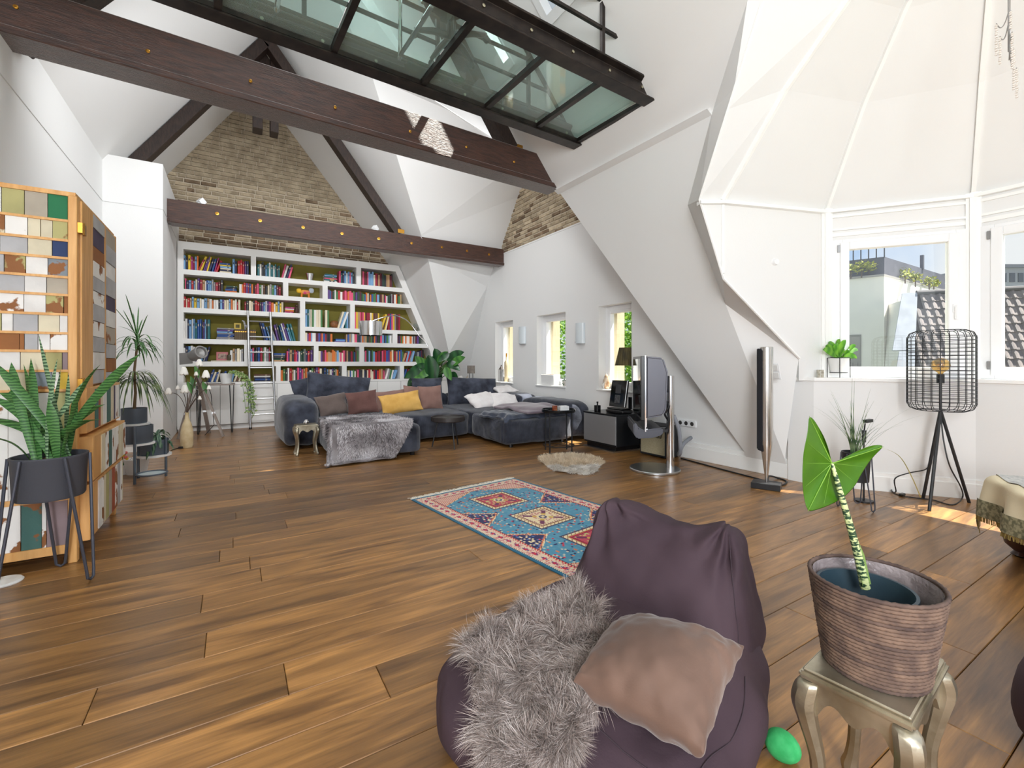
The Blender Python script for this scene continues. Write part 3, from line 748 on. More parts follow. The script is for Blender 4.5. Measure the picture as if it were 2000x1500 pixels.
# base cabinets
MB().prism([(XL, YB+.06, 0), (xr(.05), YB+.06, 0), (xr(.05), YB+.06, .08), (XL, YB+.06, .08)], (0, .3, 0)).build('plinth', M_SHELF, bc, world=True)
edges = [345, 372, 430, 485, 541, 600, 652, 692, 737, 783, 828]
for i, (a, b) in enumerate(zip(edges, edges[1:])):
    x0, x1 = bx(a)+.003, bx(b)-.003
    if a == 485:
        for z0, z1 in ((.09, .30), (.306, .55), (.556, .785)): MB().box((x0, YB, z0), (x1, YB+.02, z1)).build('drawer', M_SHELF, bc, world=True, bevel=.003)
    else: MB().box((x0, YB, .09), (x1, YB+.02, .785)).build('cabinet_door', M_SHELF, bc, world=True, bevel=.003)
x0 = bx(828)
MB().prism([(x0+.003, YB, .09), (xr(.09), YB, .09), (xr(.785), YB, .785), (x0+.003, YB, .785)], (0, .02, 0)).build('cabinet_door', M_SHELF, bc, world=True)
MB().prism([(XL+.09, YB+.021, .08), (xr(.08), YB+.021, .08), (xr(.79), YB+.021, .79), (XL+.09, YB+.021, .79)], (0, .02, 0)).build('carcass', mat('dark gap', (120, 118, 114), .8), bc, world=True)  # sheet coloured dark to imitate shade in the gaps between doors
# books
PAL = {'red': (186, 34, 44), 'crimson': (150, 24, 48), 'pink': (222, 84, 122), 'magenta': (172, 44, 118), 'purple': (92, 60, 128), 'navy': (34, 40, 76), 'blue': (44, 84, 152), 'light blue': (120, 164, 206), 'teal': (40, 110, 116),
       'green': (70, 124, 70), 'dark green': (34, 66, 50), 'lime': (164, 176, 40), 'yellow': (228, 190, 50), 'orange': (218, 116, 44), 'brown': (98, 66, 46), 'tan': (184, 148, 108), 'cream': (226, 214, 188), 'white': (232, 230, 226), 'grey': (142, 142, 146), 'charcoal': (52, 52, 58), 'black': (28, 28, 32), 'maroon': (96, 30, 40)}
bkm = {}
for c, rgb in PAL.items():
    mb = MB(); mb.box((-.5, 0, 0), (-.40, 1, 1)); mb.box((.40, 0, 0), (.5, 1, 1)); mb.box((-.40, 0, 0), (.40, .06, 1)); mb.mi = 1; mb.box((-.40, .06, .015), (.40, .97, .985)); mb.mi = 0
    mb.add([(-.5, 0, 0), (-.3, -.06, 0), (.3, -.06, 0), (.5, 0, 0), (-.5, 0, 1), (-.3, -.06, 1), (.3, -.06, 1), (.5, 0, 1)], [(0, 1, 5, 4), (1, 2, 6, 5), (2, 3, 7, 6), (0, 3, 2, 1), (4, 5, 6, 7)])
    if rnd.random() < .6:
        mb.mi = 2; mb.box((-.22, -.064, .66), (.22, -.058, .78))
    bkm[c] = mb.mesh('book', [mat('book '+c, rgb, .55, objvar=.16), mat('book pages', (226, 218, 200), .9), mat('spine label', rnd.choice([(235, 230, 215), (220, 190, 90), (30, 30, 34), (240, 240, 240)]), .6)] if False else [mat('book '+c, rgb, .55, objvar=.16), mat('book pages', (226, 218, 200), .9), mat('spine label '+('dark' if sum(rgb) > 430 else 'pale'), (50, 46, 50) if sum(rgb) > 430 else (196, 182, 156), .6)])
MODE = {'a': ['red', 'pink', 'navy', 'crimson', 'purple', 'cream', 'yellow', 'blue', 'orange', 'light blue', 'magenta'], 'r': ['white', 'cream', 'magenta', 'red', 'yellow', 'red', 'purple', 'cream', 'charcoal', 'crimson', 'light blue', 'white', 'orange', 'tan'],
        'tall': ['light blue', 'navy', 'blue', 'teal', 'charcoal', 'white', 'purple', 'grey'], 'm': ['teal', 'blue', 'light blue', 'cream', 'green', 'pink', 'white'], 'm2': ['crimson', 'maroon', 'pink', 'tan', 'cream', 'grey', 'brown', 'yellow', 'blue'], 'b': ['teal', 'white', 'pink', 'light blue', 'navy', 'charcoal'],
        'f': ['cream', 'navy', 'light blue', 'purple', 'grey', 'white', 'tan'], 'lean': ['white', 'grey', 'brown', 'navy', 'blue', 'red', 'charcoal', 'cream', 'light blue'], 'c': ['navy', 'charcoal', 'black', 'cream', 'white', 'red', 'crimson', 'blue', 'grey', 'brown', 'tan', 'maroon', 'light blue', 'purple', 'orange', 'green', 'pink', 'dark green']}
ORD = ['first', 'second', 'third', 'fourth', 'fifth', 'sixth', 'seventh', 'eighth', 'ninth', 'tenth', 'eleventh', 'twelfth', 'thirteenth', 'fourteenth', 'fifteenth', 'sixteenth', 'seventeenth', 'eighteenth', 'nineteenth', 'twentieth']
def ordn(i):
    if i < 20: return ORD[i]
    t = {2: 'twenty', 3: 'thirty', 4: 'forty', 5: 'fifty'}[(i+1)//10]; u = (i+1) % 10
    return t+'-'+ORD[u-1] if u else {2: 'twentieth', 3: 'thirtieth', 4: 'fortieth', 5: 'fiftieth'}[(i+1)//10]
kr = random.Random(21)
nbook = 0; restb = []; USED = {}
def place_book(c, x, y, z, th, dp, h, ang, lab, grp, flat=False, yaw=0.0):
    global nbook
    if nbook >= 288: restb.append((c, x, y, z, th, dp, h, ang, flat)); return
    o = bpy.data.objects.new('book', bkm[c]); COL.objects.link(o)
    o.location = (x, y, z); o.scale = (th, dp, h)
    o.rotation_euler = (0, ang, yaw)
    tag(o, lab, 'book', grp); nbook += 1
def fill(nm, x0, x1, z0, z1, mode, spans):
    """spans: list of (from, to, style) as fractions of the compartment; books counted from its left"""
    pal = MODE.get(mode, MODE['c']); row = nm
    grp = 'books in the '+nm; items = []
    for (f0, f1, st) in spans:
        a, b = x0+(x1-x0)*f0, x0+(x1-x0)*f1
        if st == 'up' or st == 'lean':
            x = a; base = kr.uniform(.62, .8)
            while x < b-.018:
                th = kr.uniform(.02, .042) if mode != 'tall' else kr.uniform(.018, .04)
                h = min((z1-z0)*kr.uniform(base-.06, base+.14), (z1-z0)-.02, .34)
                if h < .15: h = (z1-z0)*.82
                ang = 0.0
                if st == 'lean': ang = kr.uniform(.2, .36)*(-1 if mode in ('tall', 'lean2') else 1)
                items.append(('s', x+th/2, th, h, ang)); x += th*(1.0 if st == 'up' else 1.12)+.0012
        elif st == 'flat':
            z = z0; n = max(3, int((z1-z0)*.55/.03))
            for k in range(n):
                t = kr.uniform(.018, .034); items.append(('f', (a+b)/2+kr.uniform(-.01, .01), t, min(b-a, .27)*kr.uniform(.86, .99), z)); z += t+.0005
    for i, it in enumerate(items):
        c = kr.choice(pal)
        if it[0] == 's':
            _, x, th, h, ang = it
            size = 'slim' if th < .027 else ('thick' if th > .036 else 'medium')
            lab = '%s %s book, %s from the left, %s' % (size, c, ordn(i), row)
            dp = kr.uniform(.13, .19); yy = YB+.045+kr.uniform(0, .03)
            if ang: place_book(c, x-(th/2*math.cos(ang))+(0), yy, z0+.001+abs(math.sin(ang))*th/2, th, dp, h, ang, lab, grp)
            else: place_book(c, x, yy, z0+.001, th, dp, h, 0, lab, grp)
        else:
            _, x, t, L, z = it
            lab = '%s book lying flat, %s from the left, %s' % (c, ordn(i), row)
            place_book(c, x-L/2, YB+.05, z+t/2+.001, t, .2, L, math.pi/2, lab, grp, True)
SP = {'top row, left compartment': [(0, .22, 'up'), (.22, .5, 'lean'), (.52, .70, 'flat'), (.72, .78, 'up'), (.80, .985, 'up')],
      'top row, middle compartment': [(.01, .22, 'up'), (.24, .34, 'lean'), (.66, .80, 'flat'), (.82, .98, 'up')],
      'second row, left compartment': [(0, .38, 'up'), (.40, .52, 'flat'), (.54, .99, 'up')],
      'third row, left compartment': [(0, .46, 'up'), (.50, .84, 'up'), (.86, .95, 'flat')],
      'fourth row, tall left compartment': [(0, .22, 'up'), (.245, .43, 'flat'), (.44, .62, 'box'), (.68, .98, 'lean')],
      'tall middle compartment of the right half': [(0, .40, 'up'), (.44, .55, 'up'), (.74, .86, 'lean'), (.90, .99, 'up')],
      'tall right compartment': [(0, .45, 'up'), (.47, .58, 'lean'), (.60, .82, 'up')],
      'low compartment beside the lamp shade': [(0, .30, 'up'), (.32, .44, 'flat'), (.45, .99, 'up')],
      'fifth row, far left compartment': [(0, .24, 'up'), (.25, .42, 'lean'), (.76, .99, 'up')],
      'fifth row, compartment behind the ladder': [(0, .30, 'up'), (.34, .54, 'flat'), (.56, .99, 'up')],
      'fifth row, right compartment': [(0, .62, 'up'), (.62, .80, 'lean'), (.86, .97, 'up')],
      'bottom row, left compartment': [(.25, .62, 'lean'), (.72, .98, 'flat')],
      'bottom row, third compartment': [(0, .72, 'up'), (.74, .95, 'lean')],
      'bottom row, right compartment by the plant': [(0, .6, 'lean'), (.62, .95, 'up')]}
# nearest rows first so that the books kept single are the ones that show largest
order = sorted(CP, key=lambda c: (c[1]))
for nm, x0, x1, z0, z1, mode in order:
    if mode == 'toy': continue
    x1_ = x1 if x1 is not None else xr(z1)-.13-.02
    fill(nm, x0+.006, x1_-.006, z0, z1, mode, SP.get(nm, [(0, .985, 'up')]))
if restb:
    mb = MB(); cl = list(PAL); mats = [MATS['book '+c] for c in cl]
    for (c, x, y, z, th, dp, h, ang, flat) in restb:
        mb.mi = cl.index(c)
        mb.box((-.5, -.04, 0), (.5, 1, 1), Matrix.Translation((x, y, z)) @ Matrix.Rotation(ang, 4, 'Y') @ Matrix.Diagonal((th, dp, h, 1)))
    o = mb.build('books', mats); tag(o, 'the remaining small books on the right half of the bookcase', 'books', None, 'stuff')
print('books', nbook, len(restb))
# things on the shelves
def onshelf(px, z, dy=.1): p = onY(px, 709, YB+dy); return V((p.x, p.y, z))
t = thing('cup', 'shiny silver metal cup alone on the top shelf', 'cup', onshelf(605, 2.761))
MB().lathe([(.05, 0), (.05, .02), (.075, .14), (.07, .14), (.045, .02), (0, .02)], 20).build('body', M_CHROME, t, smooth=True)
t = thing('toy_animal', 'colourful patchwork toy animal in its own small compartment', 'figurine', onshelf(596, 2.425))
MB().puff((0, 0, .11), (.17, .07, .09), 2.5, 6).build('body', mat('toy pink', (206, 60, 110), .6, col2=(240, 180, 40), scale=14), t, smooth=True)
for x in (-.06, .06):
    for yy in (-.02, .02): MB().tube([(x, yy, .08), (x*1.1, yy, 0)], .016, 6).build('leg', mat('toy orange', (228, 130, 40), .6), t)
MB().puff((-.11, 0, .13), (.09, .07, .09), 2.5, 5).build('head', mat('toy yellow', (236, 190, 40), .6), t, smooth=True)
MB().puff((.11, 0, .15), (.09, .03, .1), 2.5, 5).build('tail', mat('toy grey', (170, 180, 190), .6), t, smooth=True)
t = thing('photo_frame', 'small golden yellow square frame on the row of brown volumes', 'picture frame', onshelf(464, 1.585+.195, .12))
for a, b in (((-.055, 0, 0), (.055, .012, .025)), ((-.055, 0, .085), (.055, .012, .11)), ((-.055, 0, .025), (-.03, .012, .085)), ((.03, 0, .025), (.055, .012, .085))): MB().box(a, b).build('frame_bar', mat('yellow paint', (200, 170, 60), .5), t)
MB().box((-.03, .008, .025), (.03, .012, .085)).build('picture', mat('olive print', (90, 84, 50), .7), t)
x0, x1 = onshelf(456, 0).x, onshelf(502, 0).x
for i in range(11):
    o = MB().box((-.014, 0, 0), (.014, .16, .19)).build('book', [mat('brown leather', (92, 74, 50), .6)]); o.location = (x0+.03+i*.0305, YB+.05, 1.586)
    MB().box((-.011, -.003, .14), (.011, 0, .155)).build('spine_label', M_BRASS, o)
    tag(o, 'brown leather volume, %s of the uniform row under the golden frame' % ordn(i), 'book', 'uniform brown volumes on the fourth shelf')
t = thing('figurine', 'small grey striped animal figurine on the brown volumes beside the golden frame', 'figurine', onshelf(480, 1.587+.19, .12))
MB().puff((.02, 0, .06), (.09, .04, .05), 2.5, 5).build('body', mat('grey stone', (120, 118, 130), .7, col2=(220, 220, 220), scale=30), t, smooth=True)
MB().tube([(-.01, 0, .07), (-.03, 0, .15), (-.06, 0, .16)], [.018, .015, .012], 7).build('head', MATS['grey stone'], t, smooth=True)
for x in (-.01, .05): MB().tube([(x, 0, .05), (x, 0, 0)], .012, 6).build('leg', MATS['grey stone'], t)
t = thing('photo_frame', 'pink framed photo leaning on the fifth shelf at far left', 'picture frame', onshelf(434, 1.215, .12))
MB().box((-.09, .0, 0), (.09, .02, .15)).build('frame', mat('pink wood', (190, 110, 112), .5), t, bevel=.004)
MB().box((-.06, -.004, .03), (.06, 0, .12)).build('picture', mat('photo print', (90, 70, 66), .5, col2=(190, 160, 140), scale=20), t)
t = thing('candle_jar', 'dark glass jar in front of the pink framed photo', 'jar', onshelf(448, 1.215, .07))
MB().lathe([(.035, 0), (.04, .01), (.04, .1), (.036, .1), (.034, .02), (0, .02)], 14).build('jar', mat('brown glass', (84, 76, 58), .2), t, smooth=True)
o = MB().box((-.19, 0, 0), (.19, .14, .018)).build('box', mat('grey board', (196, 186, 166), .7)); o.location = onshelf(437, 1.197, .05); tag(o, 'flat pale box under the pink framed photo', 'box')
t = thing('carved_ball', 'round brown carved wooden ball among books in the tall middle compartment', 'ornament', onshelf(653, 1.865+.075, .1))
MB().puff((0, 0, 0), (.17, .12, .15), 2.2, 7, nz=.006, nsc=20).build('ball', mat('carved wood', (150, 96, 48), .6, col2=(104, 62, 30), scale=20), t, smooth=True)
t = thing('wooden_figure', 'small dark carved figure at the right end of the third shelf', 'figurine', onshelf(579, 2.114, .1))
MB().puff((0, 0, .07), (.07, .05, .13), 2.4, 5, nz=.01, nsc=20).build('body', mat('dark carving', (74, 48, 38), .6), t, smooth=True)
MB().puff((0, 0, .15), (.05, .045, .05), 2.2, 5).build('head', MATS['dark carving'], t, smooth=True)
t = thing('tin_figure', 'small tan toy car beside stacked books on the top shelf', 'toy', onshelf(648, 2.761, .06))
MB().puff((0, 0, .05), (.1, .05, .06), 4, 5).build('body', mat('tan tin', (178, 140, 84), .5), t, smooth=True)
for x in (-.03, .03): MB().tube([(x, -.03, .02), (x, .03, .02)], .02, 8).build('wheel', M_BLACKP, t)
t = thing('glass_jar', 'round glass jar with dark trinkets on the right end of the lamp shelf', 'jar', onshelf(812, 1.865, .08))
MB().lathe([(.04, 0), (.065, .03), (.07, .09), (.05, .14), (.05, .16)], 16).build('jar', glassmat('jar glass', (.85, .9, .9), 1.0), t, smooth=True)
MB().puff((0, 0, .05), (.1, .1, .08), 2.2, 5, nz=.02, nsc=30).build('contents', mat('trinkets', (96, 84, 72), .6, col2=(170, 160, 150), scale=30), t)
# ladder
ld = thing('ladder', 'slim silver library ladder leaning on the bookcase', 'ladder', (0.35, 9.1, 0))
pA0, pA1 = onZ(489, 838, 0), onY(484, 607, 9.41); pB0, pB1 = onZ(536, 834.5, 0), onY(528, 611, 9.41)
pB0 = pA0+V((.40, 0, 0)); pB1.z = pA1.z
for p, q in ((pA0, pA1), (pB0, pB1)): MB().tube([p, q], .02, 10).build('rail', M_ALU, ld, world=True, smooth=True)
for i in range(7):
    f = .12+i*.132
    MB().tube([pA0.lerp(pA1, f), pB0.lerp(pB1, f)], .012, 8).build('rung', M_ALU, ld, world=True, smooth=True)
for p in (pA0, pB0): MB().lathe([(.024, .0), (.024, .03), (.02, .03)], 10, c=p).build('rubber_foot', M_BLACKP, ld, world=True)
# ---------------------------------------------------------------- corner sofa
def velvet(name, a, b, sheen=.6, sc_=3.0):
    return mat(name, a, .85, col2=b, scale=sc_, contrast=(.3, .7), bump=.15, bscale=60, sheen=sheen, spec=.1)
M_SOFA = velvet('slate corduroy velvet', (34, 36, 44), (80, 84, 97), .35, 5.0)
def cord(name, axis):
    m = M_SOFA.copy(); m.name = name; n = m.node_tree.nodes; l = m.node_tree.links
    t = n.new('ShaderNodeTexCoord'); w = n.new('ShaderNodeTexWave'); w.bands_direction = axis; w.inputs['Scale'].default_value = 30; w.inputs['Distortion'].default_value = .3
    l.new(t.outputs['Object'], w.inputs['Vector'])
    bu = n.new('ShaderNodeBump'); bu.inputs['Strength'].default_value = .5; bu.inputs['Distance'].default_value = .01
    l.new(w.outputs['Fac'], bu.inputs['Height']); l.new(bu.outputs[0], n['Principled BSDF'].inputs['Normal'])
    return m
M_CORD = cord('slate corduroy ribs', 'X')
sf = thing('sofa', 'large slate grey corduroy corner sofa with two chaise ends', 'sofa', (2.6, 7.2, 0))
def mod(name, a, b, e=9, bul=(.01, .01, .04), nz=.02, seed=0, m=M_CORD, n=12):
    c = [(a[i]+b[i])/2 for i in range(3)]; d = [b[i]-a[i] for i in range(3)]
    o = MB().puff(c, d, e, n, bul, nz, 5, seed).build(name, m, sf, world=True, smooth='all')
    return o
mod('seat', (1.0, 5.52, .035), (2.06, 6.72, .40), 10, seed=1)
mod('seat', (1.0, 6.70, .035), (2.12, 7.98, .41), 10, seed=2)
mod('seat', (2.08, 6.40, .035), (3.19, 7.98, .41), 10, seed=3)
mod('seat', (3.17, 6.42, .035), (4.36, 7.98, .41), 10, seed=4)
mod('seat', (3.17, 5.30, .035), (4.34, 6.46, .39), 10, seed=5)
mod('armrest', (.56, 6.70, .02), (1.03, 8.3, .66), 5, (.03, .03, .06), .03, 6, M_SOFA)
mod('backrest', (.60, 7.92, .02), (2.15, 8.36, .66), 6, (.02, .02, .06), .02, 7, M_SOFA)
mod('backrest', (2.12, 7.95, .02), (3.5, 8.36, .62), 6, (.02, .02, .06), .02, 8, M_SOFA)
mod('backrest', (3.48, 7.95, .02), (4.72, 8.40, .60), 6, (.02, .02, .06), .02, 9, M_SOFA)
mod('backrest', (4.30, 6.74, .02), (4.74, 8.0, .60), 6, (.03, .02, .05), .02, 10, M_SOFA)
mod('backrest', (4.28, 5.36, .02), (4.74, 6.76, .58), 6, (.03, .02, .05), .02, 11, M_SOFA)
for x, yy in ((1.1, 5.62), (1.95, 5.62), (3.3, 5.42), (4.2, 5.42), (2.3, 6.55), (1.1, 7.9), (4.2, 7.9)):
    MB().lathe([(.03, 0), (.03, .05)], 10, c=(x, yy, 0)).build('foot', M_BLACKP, sf, world=True)
MB().box((3.165, 5.52, .13), (3.168, 5.56, .17)).build('label_tag', mat('dark tag', (24, 26, 28), .5), sf, world=True)
# cushions: centre, width, height, thickness, facing, tilt
def cushion(lab, c, w, h, t, yaw, tilt, m, roll=0.0, grp=None, seed=0, pinch=.08, wr=.024, name='cushion', n=14):
    o = MB().pillow(w, h, t, n, pinch, seed, wr).build(name, m, None, smooth='all')
    R = Matrix.Rotation(yaw, 4, 'Z') @ Matrix.Rotation(math.pi/2-tilt, 4, 'X') @ Matrix.Rotation(roll, 4, 'Z')
    o.matrix_world = Matrix.Translation(V(c)) @ R
    tag(o, lab, 'cushion', grp)
    return o
G1 = 'cushions on the sofa'
M_DK = M_SOFA
M_TAUPE = velvet('taupe velvet', (94, 82, 78), (120, 106, 100), .4)
M_BROWN = velvet('mauve brown velvet', (92, 64, 60), (120, 88, 82), .4)
M_YEL = mat('ochre linen', (206, 158, 76), .85, col2=(222, 176, 96), scale=6, bump=.15, sheen=.2)
M_ROSE = velvet('rose brown velvet', (128, 98, 90), (154, 122, 112), .4)
M_WHITEC = mat('white cotton', (232, 226, 224), .85, bump=.2, scale=10, col2=(240, 236, 234))
cushion('big slate cushion leaning high at the left back of the sofa, peaked corner', (1.45, 7.72, .68), 1.0, .62, .24, .0, .25, M_DK, -.12, G1, 1, .06, .03)
cushion('small slate cushion tucked in the left back sofa corner', (1.0, 7.85, .74), .45, .42, .16, .3, .3, M_DK, .2, G1, 2)
cushion('square upright slate cushion in front of the green plant', (2.95, 7.70, .64), .56, .54, .2, -.06, .16, M_DK, 0, G1, 3, .05)
cushion('wide slate back cushion with round shoulder by the corner of the sofa', (3.85, 7.72, .62), 1.0, .56, .3, -.1, .25, M_DK, -.05, G1, 4, .05, .035)
cushion('taupe cushion beside the left arm of the sofa', (1.26, 7.13, .55), .48, .34, .16, .25, .5, M_TAUPE, .12, G1, 5)
cushion('dark brown cushion beside the taupe one on the sofa', (1.66, 7.03, .575), .46, .36, .16, -.12, .35, M_BROWN, .10, G1, 6)
cushion('ochre yellow oblong cushion on the middle of the sofa', (2.24, 6.98, .545), .66, .34, .16, -.05, .42, M_YEL, .13, G1, 7)
cushion('flat rose brown cushion half hidden behind the ochre cushion', (2.2, 7.38, .55), .62, .36, .15, 0, .35, M_ROSE, .08, G1, 8)
cushion('rose brown cushion peeping out between the ochre and the front rose cushions', (2.62, 7.36, .59), .44, .4, .14, .1, .3, M_ROSE, -.1, G1, 9)
cushion('square rose brown cushion standing in front of the slate ones', (2.78, 7.12, .60), .40, .40, .15, -.1, .25, M_ROSE, .03, G1, 10)
cushion('sunlit white cushion lying left in front of the corner back cushion', (3.75, 7.05, .50), .62, .42, .2, .1, .95, M_WHITEC, .15, G1, 11, .08, .03)
cushion('white cushion right of the sunlit one in the sofa corner', (4.1, 6.95, .49), .5, .4, .18, -.2, 1.0, M_WHITEC, -.1, G1, 12, .08, .03)
cushion('white cushion lying on the right backrest by the first small window', (4.45, 7.55, .66), .42, .42, .12, -.4, 1.35, M_WHITEC, .4, G1, 13)
# blankets on the right chaise
def cloth(name, lab, cat, fn, nu, nv, m, thick=.02, sub=1):
    mb = MB().grid(fn, nu, nv); o = mb.build(name, m, None, smooth='all')
    md = o.modifiers.new('thick', 'SOLIDIFY'); md.thickness = thick; md.offset = 1
    if sub: subsurf(o, sub)
    tag(o, lab, cat); return o
M_NAVYQ = mat('navy quilt', (40, 46, 60), .7, col2=(62, 70, 88), scale=10, bump=.35, bscale=14, sheen=.5)
M_MAUVEQ = mat('mauve satin duvet', (118, 106, 116), .5, col2=(142, 130, 138), scale=5, bump=.3, bscale=10, sheen=.4)
def q1(u, v):
    x = 3.14+1.06*u+.05*math.sin(v*6); y_ = 5.33+.72*v
    z = .425+.025*noise.noise(V((x*6, y_*9, 1)))+.012*math.sin(u*30)*math.sin(v*22)
    if u < .06: z -= .05
    if v < .06: z -= .04
    return (x, y_, z)
cloth('quilt', 'crinkled navy quilt spread over the right chaise of the sofa', 'blanket', q1, 40, 26, M_NAVYQ, .03, 1)
def q2(u, v):
    x = 3.50+.86*u; y_ = 5.30+1.0*v
    z = .455+.07*math.sin(math.pi*min(1, u*1.3))*math.sin(math.pi*v*.9+.3)+.03*noise.noise(V((x*5, y_*4, 4)))+.015*math.sin(x*16+y_*9)
    if v < .1: z -= .05*(1-v/.1)
    return (x+.1*(1-v)*math.sin(u*3), y_, max(z, .45))
cloth('duvet', 'rumpled mauve duvet heaped on the navy quilt behind the tray table', 'blanket', q2, 30, 26, M_MAUVEQ, .04, 1)
# fur helper: short tapered ribbons on a surface
def fur(parent, name, pts, L, w, mats, seed=0, droop=.5, seg=3, curl=.35, jit=.5, world=True, comb=(0, 0, -1), clump=.6, cf=7, mot=0):
    r = random.Random(seed); mb = MB(); comb = V(comb)
    I = WM[parent.name].inverted() if (world and parent.name in WM) else Matrix()
    v = []; f = []; mi = []
    for (p, n) in pts:
        nn = noise.noise_vector(p*cf+V((seed, 0, 0)))
        d = (n*.55+nn*clump+comb*.5+V((r.uniform(-jit, jit), r.uniform(-jit, jit), r.uniform(-jit, jit)))*.4)
        d = d-n*min(0, d.dot(n))*1.6 + n*.12; d.normalize()
        side = d.cross(n)
        side = side.normalized() if side.length > 1e-4 else d.orthogonal().normalized()
        side = (side+V((r.uniform(-.6, .6), r.uniform(-.6, .6), r.uniform(-.6, .6)))).normalized()
        l = L*r.uniform(.6, 1.15); q = V(p); b = len(v); cv = V((r.uniform(-1, 1), r.uniform(-1, 1), r.uniform(-1, 1)))*curl
        for k in range(seg):
            ww = w*(1-.75*k/seg)
            v.append(I @ (q-side*ww)); v.append(I @ (q+side*ww))
            d = (d+cv/seg*1.2+V((0, 0, -droop/seg))); d.normalize(); 
            if d.dot(n) < .05: d = (d + n*(.05-d.dot(n)+.05)).normalized()
            q = q+d*l/seg
        v.append(I @ q)
        c = min(len(mats)-1, max(0, int((.5+.75*noise.noise(V(p)*mot+V((seed, 3, 1)))+r.uniform(-.32, .32))*len(mats)))) if mot else r.randrange(len(mats))
        for k in range(seg-1): f.append((b+2*k, b+2*k+1, b+2*k+3, b+2*k+2)); mi.append(c)
        f.append((b+2*seg-2, b+2*seg-1, b+2*seg)); mi.append(c)
    mb.v = [tuple(x) for x in v]; mb.f = f; mb.m = mi
    o = mb.build(name, mats, parent, smooth='all'); o['kind'] = 'stuff'
    return o
def sample_grid(fn, nu, n, seed=0, flip=False):
    r = random.Random(seed); o = []; e_ = 1e-3
    for _ in range(n):
        u, v = r.random()*.998, r.random()*.998
        p = V(fn(u, v)); a = V(fn(u+e_, v))-p; b = V(fn(u, v+e_))-p
        nn = a.cross(b)
        if nn.length < 1e-12: continue
        nn.normalize(); o.append((p, -nn if flip else nn))
    return o
M_FURA = [mat('grey fur pale', (226, 223, 226), .8), mat('grey fur light', (206, 201, 204), .8), mat('grey fur mid', (168, 161, 164), .8), mat('grey fur dark', (74, 67, 69), .8)]
def thr(u, v):
    # u across (hangs over the left side), v from the back of the seat over the front edge to the floor
    s = v*1.72; amin = -.06-.36*v; amax = .80+.14*math.sin(v*3.1)-.42*max(0, v-.5)/.5
    a = amin+(amax-amin)*u; yt_ = 6.44
    hf, hl = max(0, s-.88), max(0, -a)
    x = 1.0+a+.02*math.sin(s*7) if a > 0 else .962-.09*hl
    y_ = yt_-s+.05*math.sin(a*4) if s < .88 else 5.50-.09*hf-.02*math.sin(a*13)*min(1, hf*4)
    z = .45+.014*noise.noise(V((a*5, s*5, 2)))-max(hf, hl)*.97-.1*min(hf, hl)
    if hf > 0 and hl > 0: x -= .10*min(hf, hl); y_ -= .10*min(hf, hl)
    return (x, y_, max(z, .028+.012*math.sin(a*9)**2))
ft = cloth('fur_throw', 'silver grey faux fur throw hanging over the left chaise end of the sofa', 'throw', thr, 30, 44, mat('fur backing', (160, 156, 158), .9, col2=(110, 104, 106), scale=5), .015, 0)
fur(ft, 'fur', sample_grid(thr, 0, 20000, 5, True), .036, .0022, M_FURA, 5, .4, 2, clump=.9, cf=4, mot=5)
# small silver stools with curved legs
M_SILV = mat('silver leaf', (150, 140, 118), .36, .85, col2=(196, 188, 168), scale=7, bump=.12, bscale=30)
def silver_stool(label, loc, rz, lx, ly, h, name='side_table'):
    t = thing(name, label, 'stool', loc, rz, 'silver leaf stools')
    mb = MB().box((-lx/2, -ly/2, h-.026), (lx/2, ly/2, h-.008)); o = mb.build('top', M_SILV, t, bevel=.006, seg=2)
    mb = MB().box((-lx/2+.008, -ly/2+.008, h-.008), (lx/2-.008, ly/2-.008, h)); mb.build('top_panel', M_SILV, t, bevel=.003)
    def apron(L, yy, ax):
        pts = []; n = 24; y0 = h-.026
        for i in range(n+1):
            f = i/n; x = -L/2+L*f; a = abs(f-.5)*2
            dz = .05+.045*max(0, (a-.62)/.38)**1.3+.012*math.cos(a*math.pi*2.2)
            pts.append((x, y0-dz))
        poly = [(L/2, y0), (-L/2, y0)]+pts
        vs = [((x, yy-.006, z) if ax == 0 else (yy-.006, x, z)) for x, z in poly]
        MB().prism(vs, (0, .012, 0) if ax == 0 else (.012, 0, 0)).build('apron', M_SILV, t)
    ix, iy = lx/2-.022, ly/2-.022
    apron(2*ix, -iy-.004, 0); apron(2*ix, iy+.004, 0); apron(2*iy, -ix-.004, 1); apron(2*iy, ix+.004, 1)
    for sx in (-1, 1):
        for sy in (-1, 1):
            prof = [(1.0, .0, .017), (.97, .006, .026), (.86, .012, .027), (.72, .004, .022), (.5, -.010, .017), (.3, -.008, .015), (.15, .0, .017), (.06, .008, .021), (.0, .004, .019)]
            mb = MB(); N = 8; vs = []; fs = []
            prof = [(f, o_, w_) for f, o_, w_ in prof]
            pp = spline([(f, o_, w_) for f, o_, w_ in prof], 3)
            for q in pp:
                z = q[0]*(h-.028); cx = sx*(ix+q[1]); cy = sy*(iy+q[1]); w_ = q[2]
                for j in range(N):
                    a = 2*math.pi*(j+.5)/N; ca, sa = math.cos(a), math.sin(a)
                    k = 1/max(abs(ca), abs(sa))**.75
                    vs.append((cx+w_*ca*k*.95, cy+w_*sa*k*.95, z))
            n_ = len(pp)
            for i in range(n_-1):
                for j in range(N): fs.append((i*N+j, i*N+(j+1) % N, (i+1)*N+(j+1) % N, (i+1)*N+j))
            fs.append(tuple(range(N))); fs.append(tuple(range((n_-1)*N, n_*N)))
            mb.add(vs, fs).build('leg', M_SILV, t, smooth=True)
    return t
silver_stool('small silver leaf stool with curved legs at the left arm of the sofa', (.80, 6.36, 0), 0, .27, .24, .385)
t = thing('candle_holder', 'tiny silver ball candle holder on the stool by the sofa', 'candle holder', (.80, 6.37, .385))
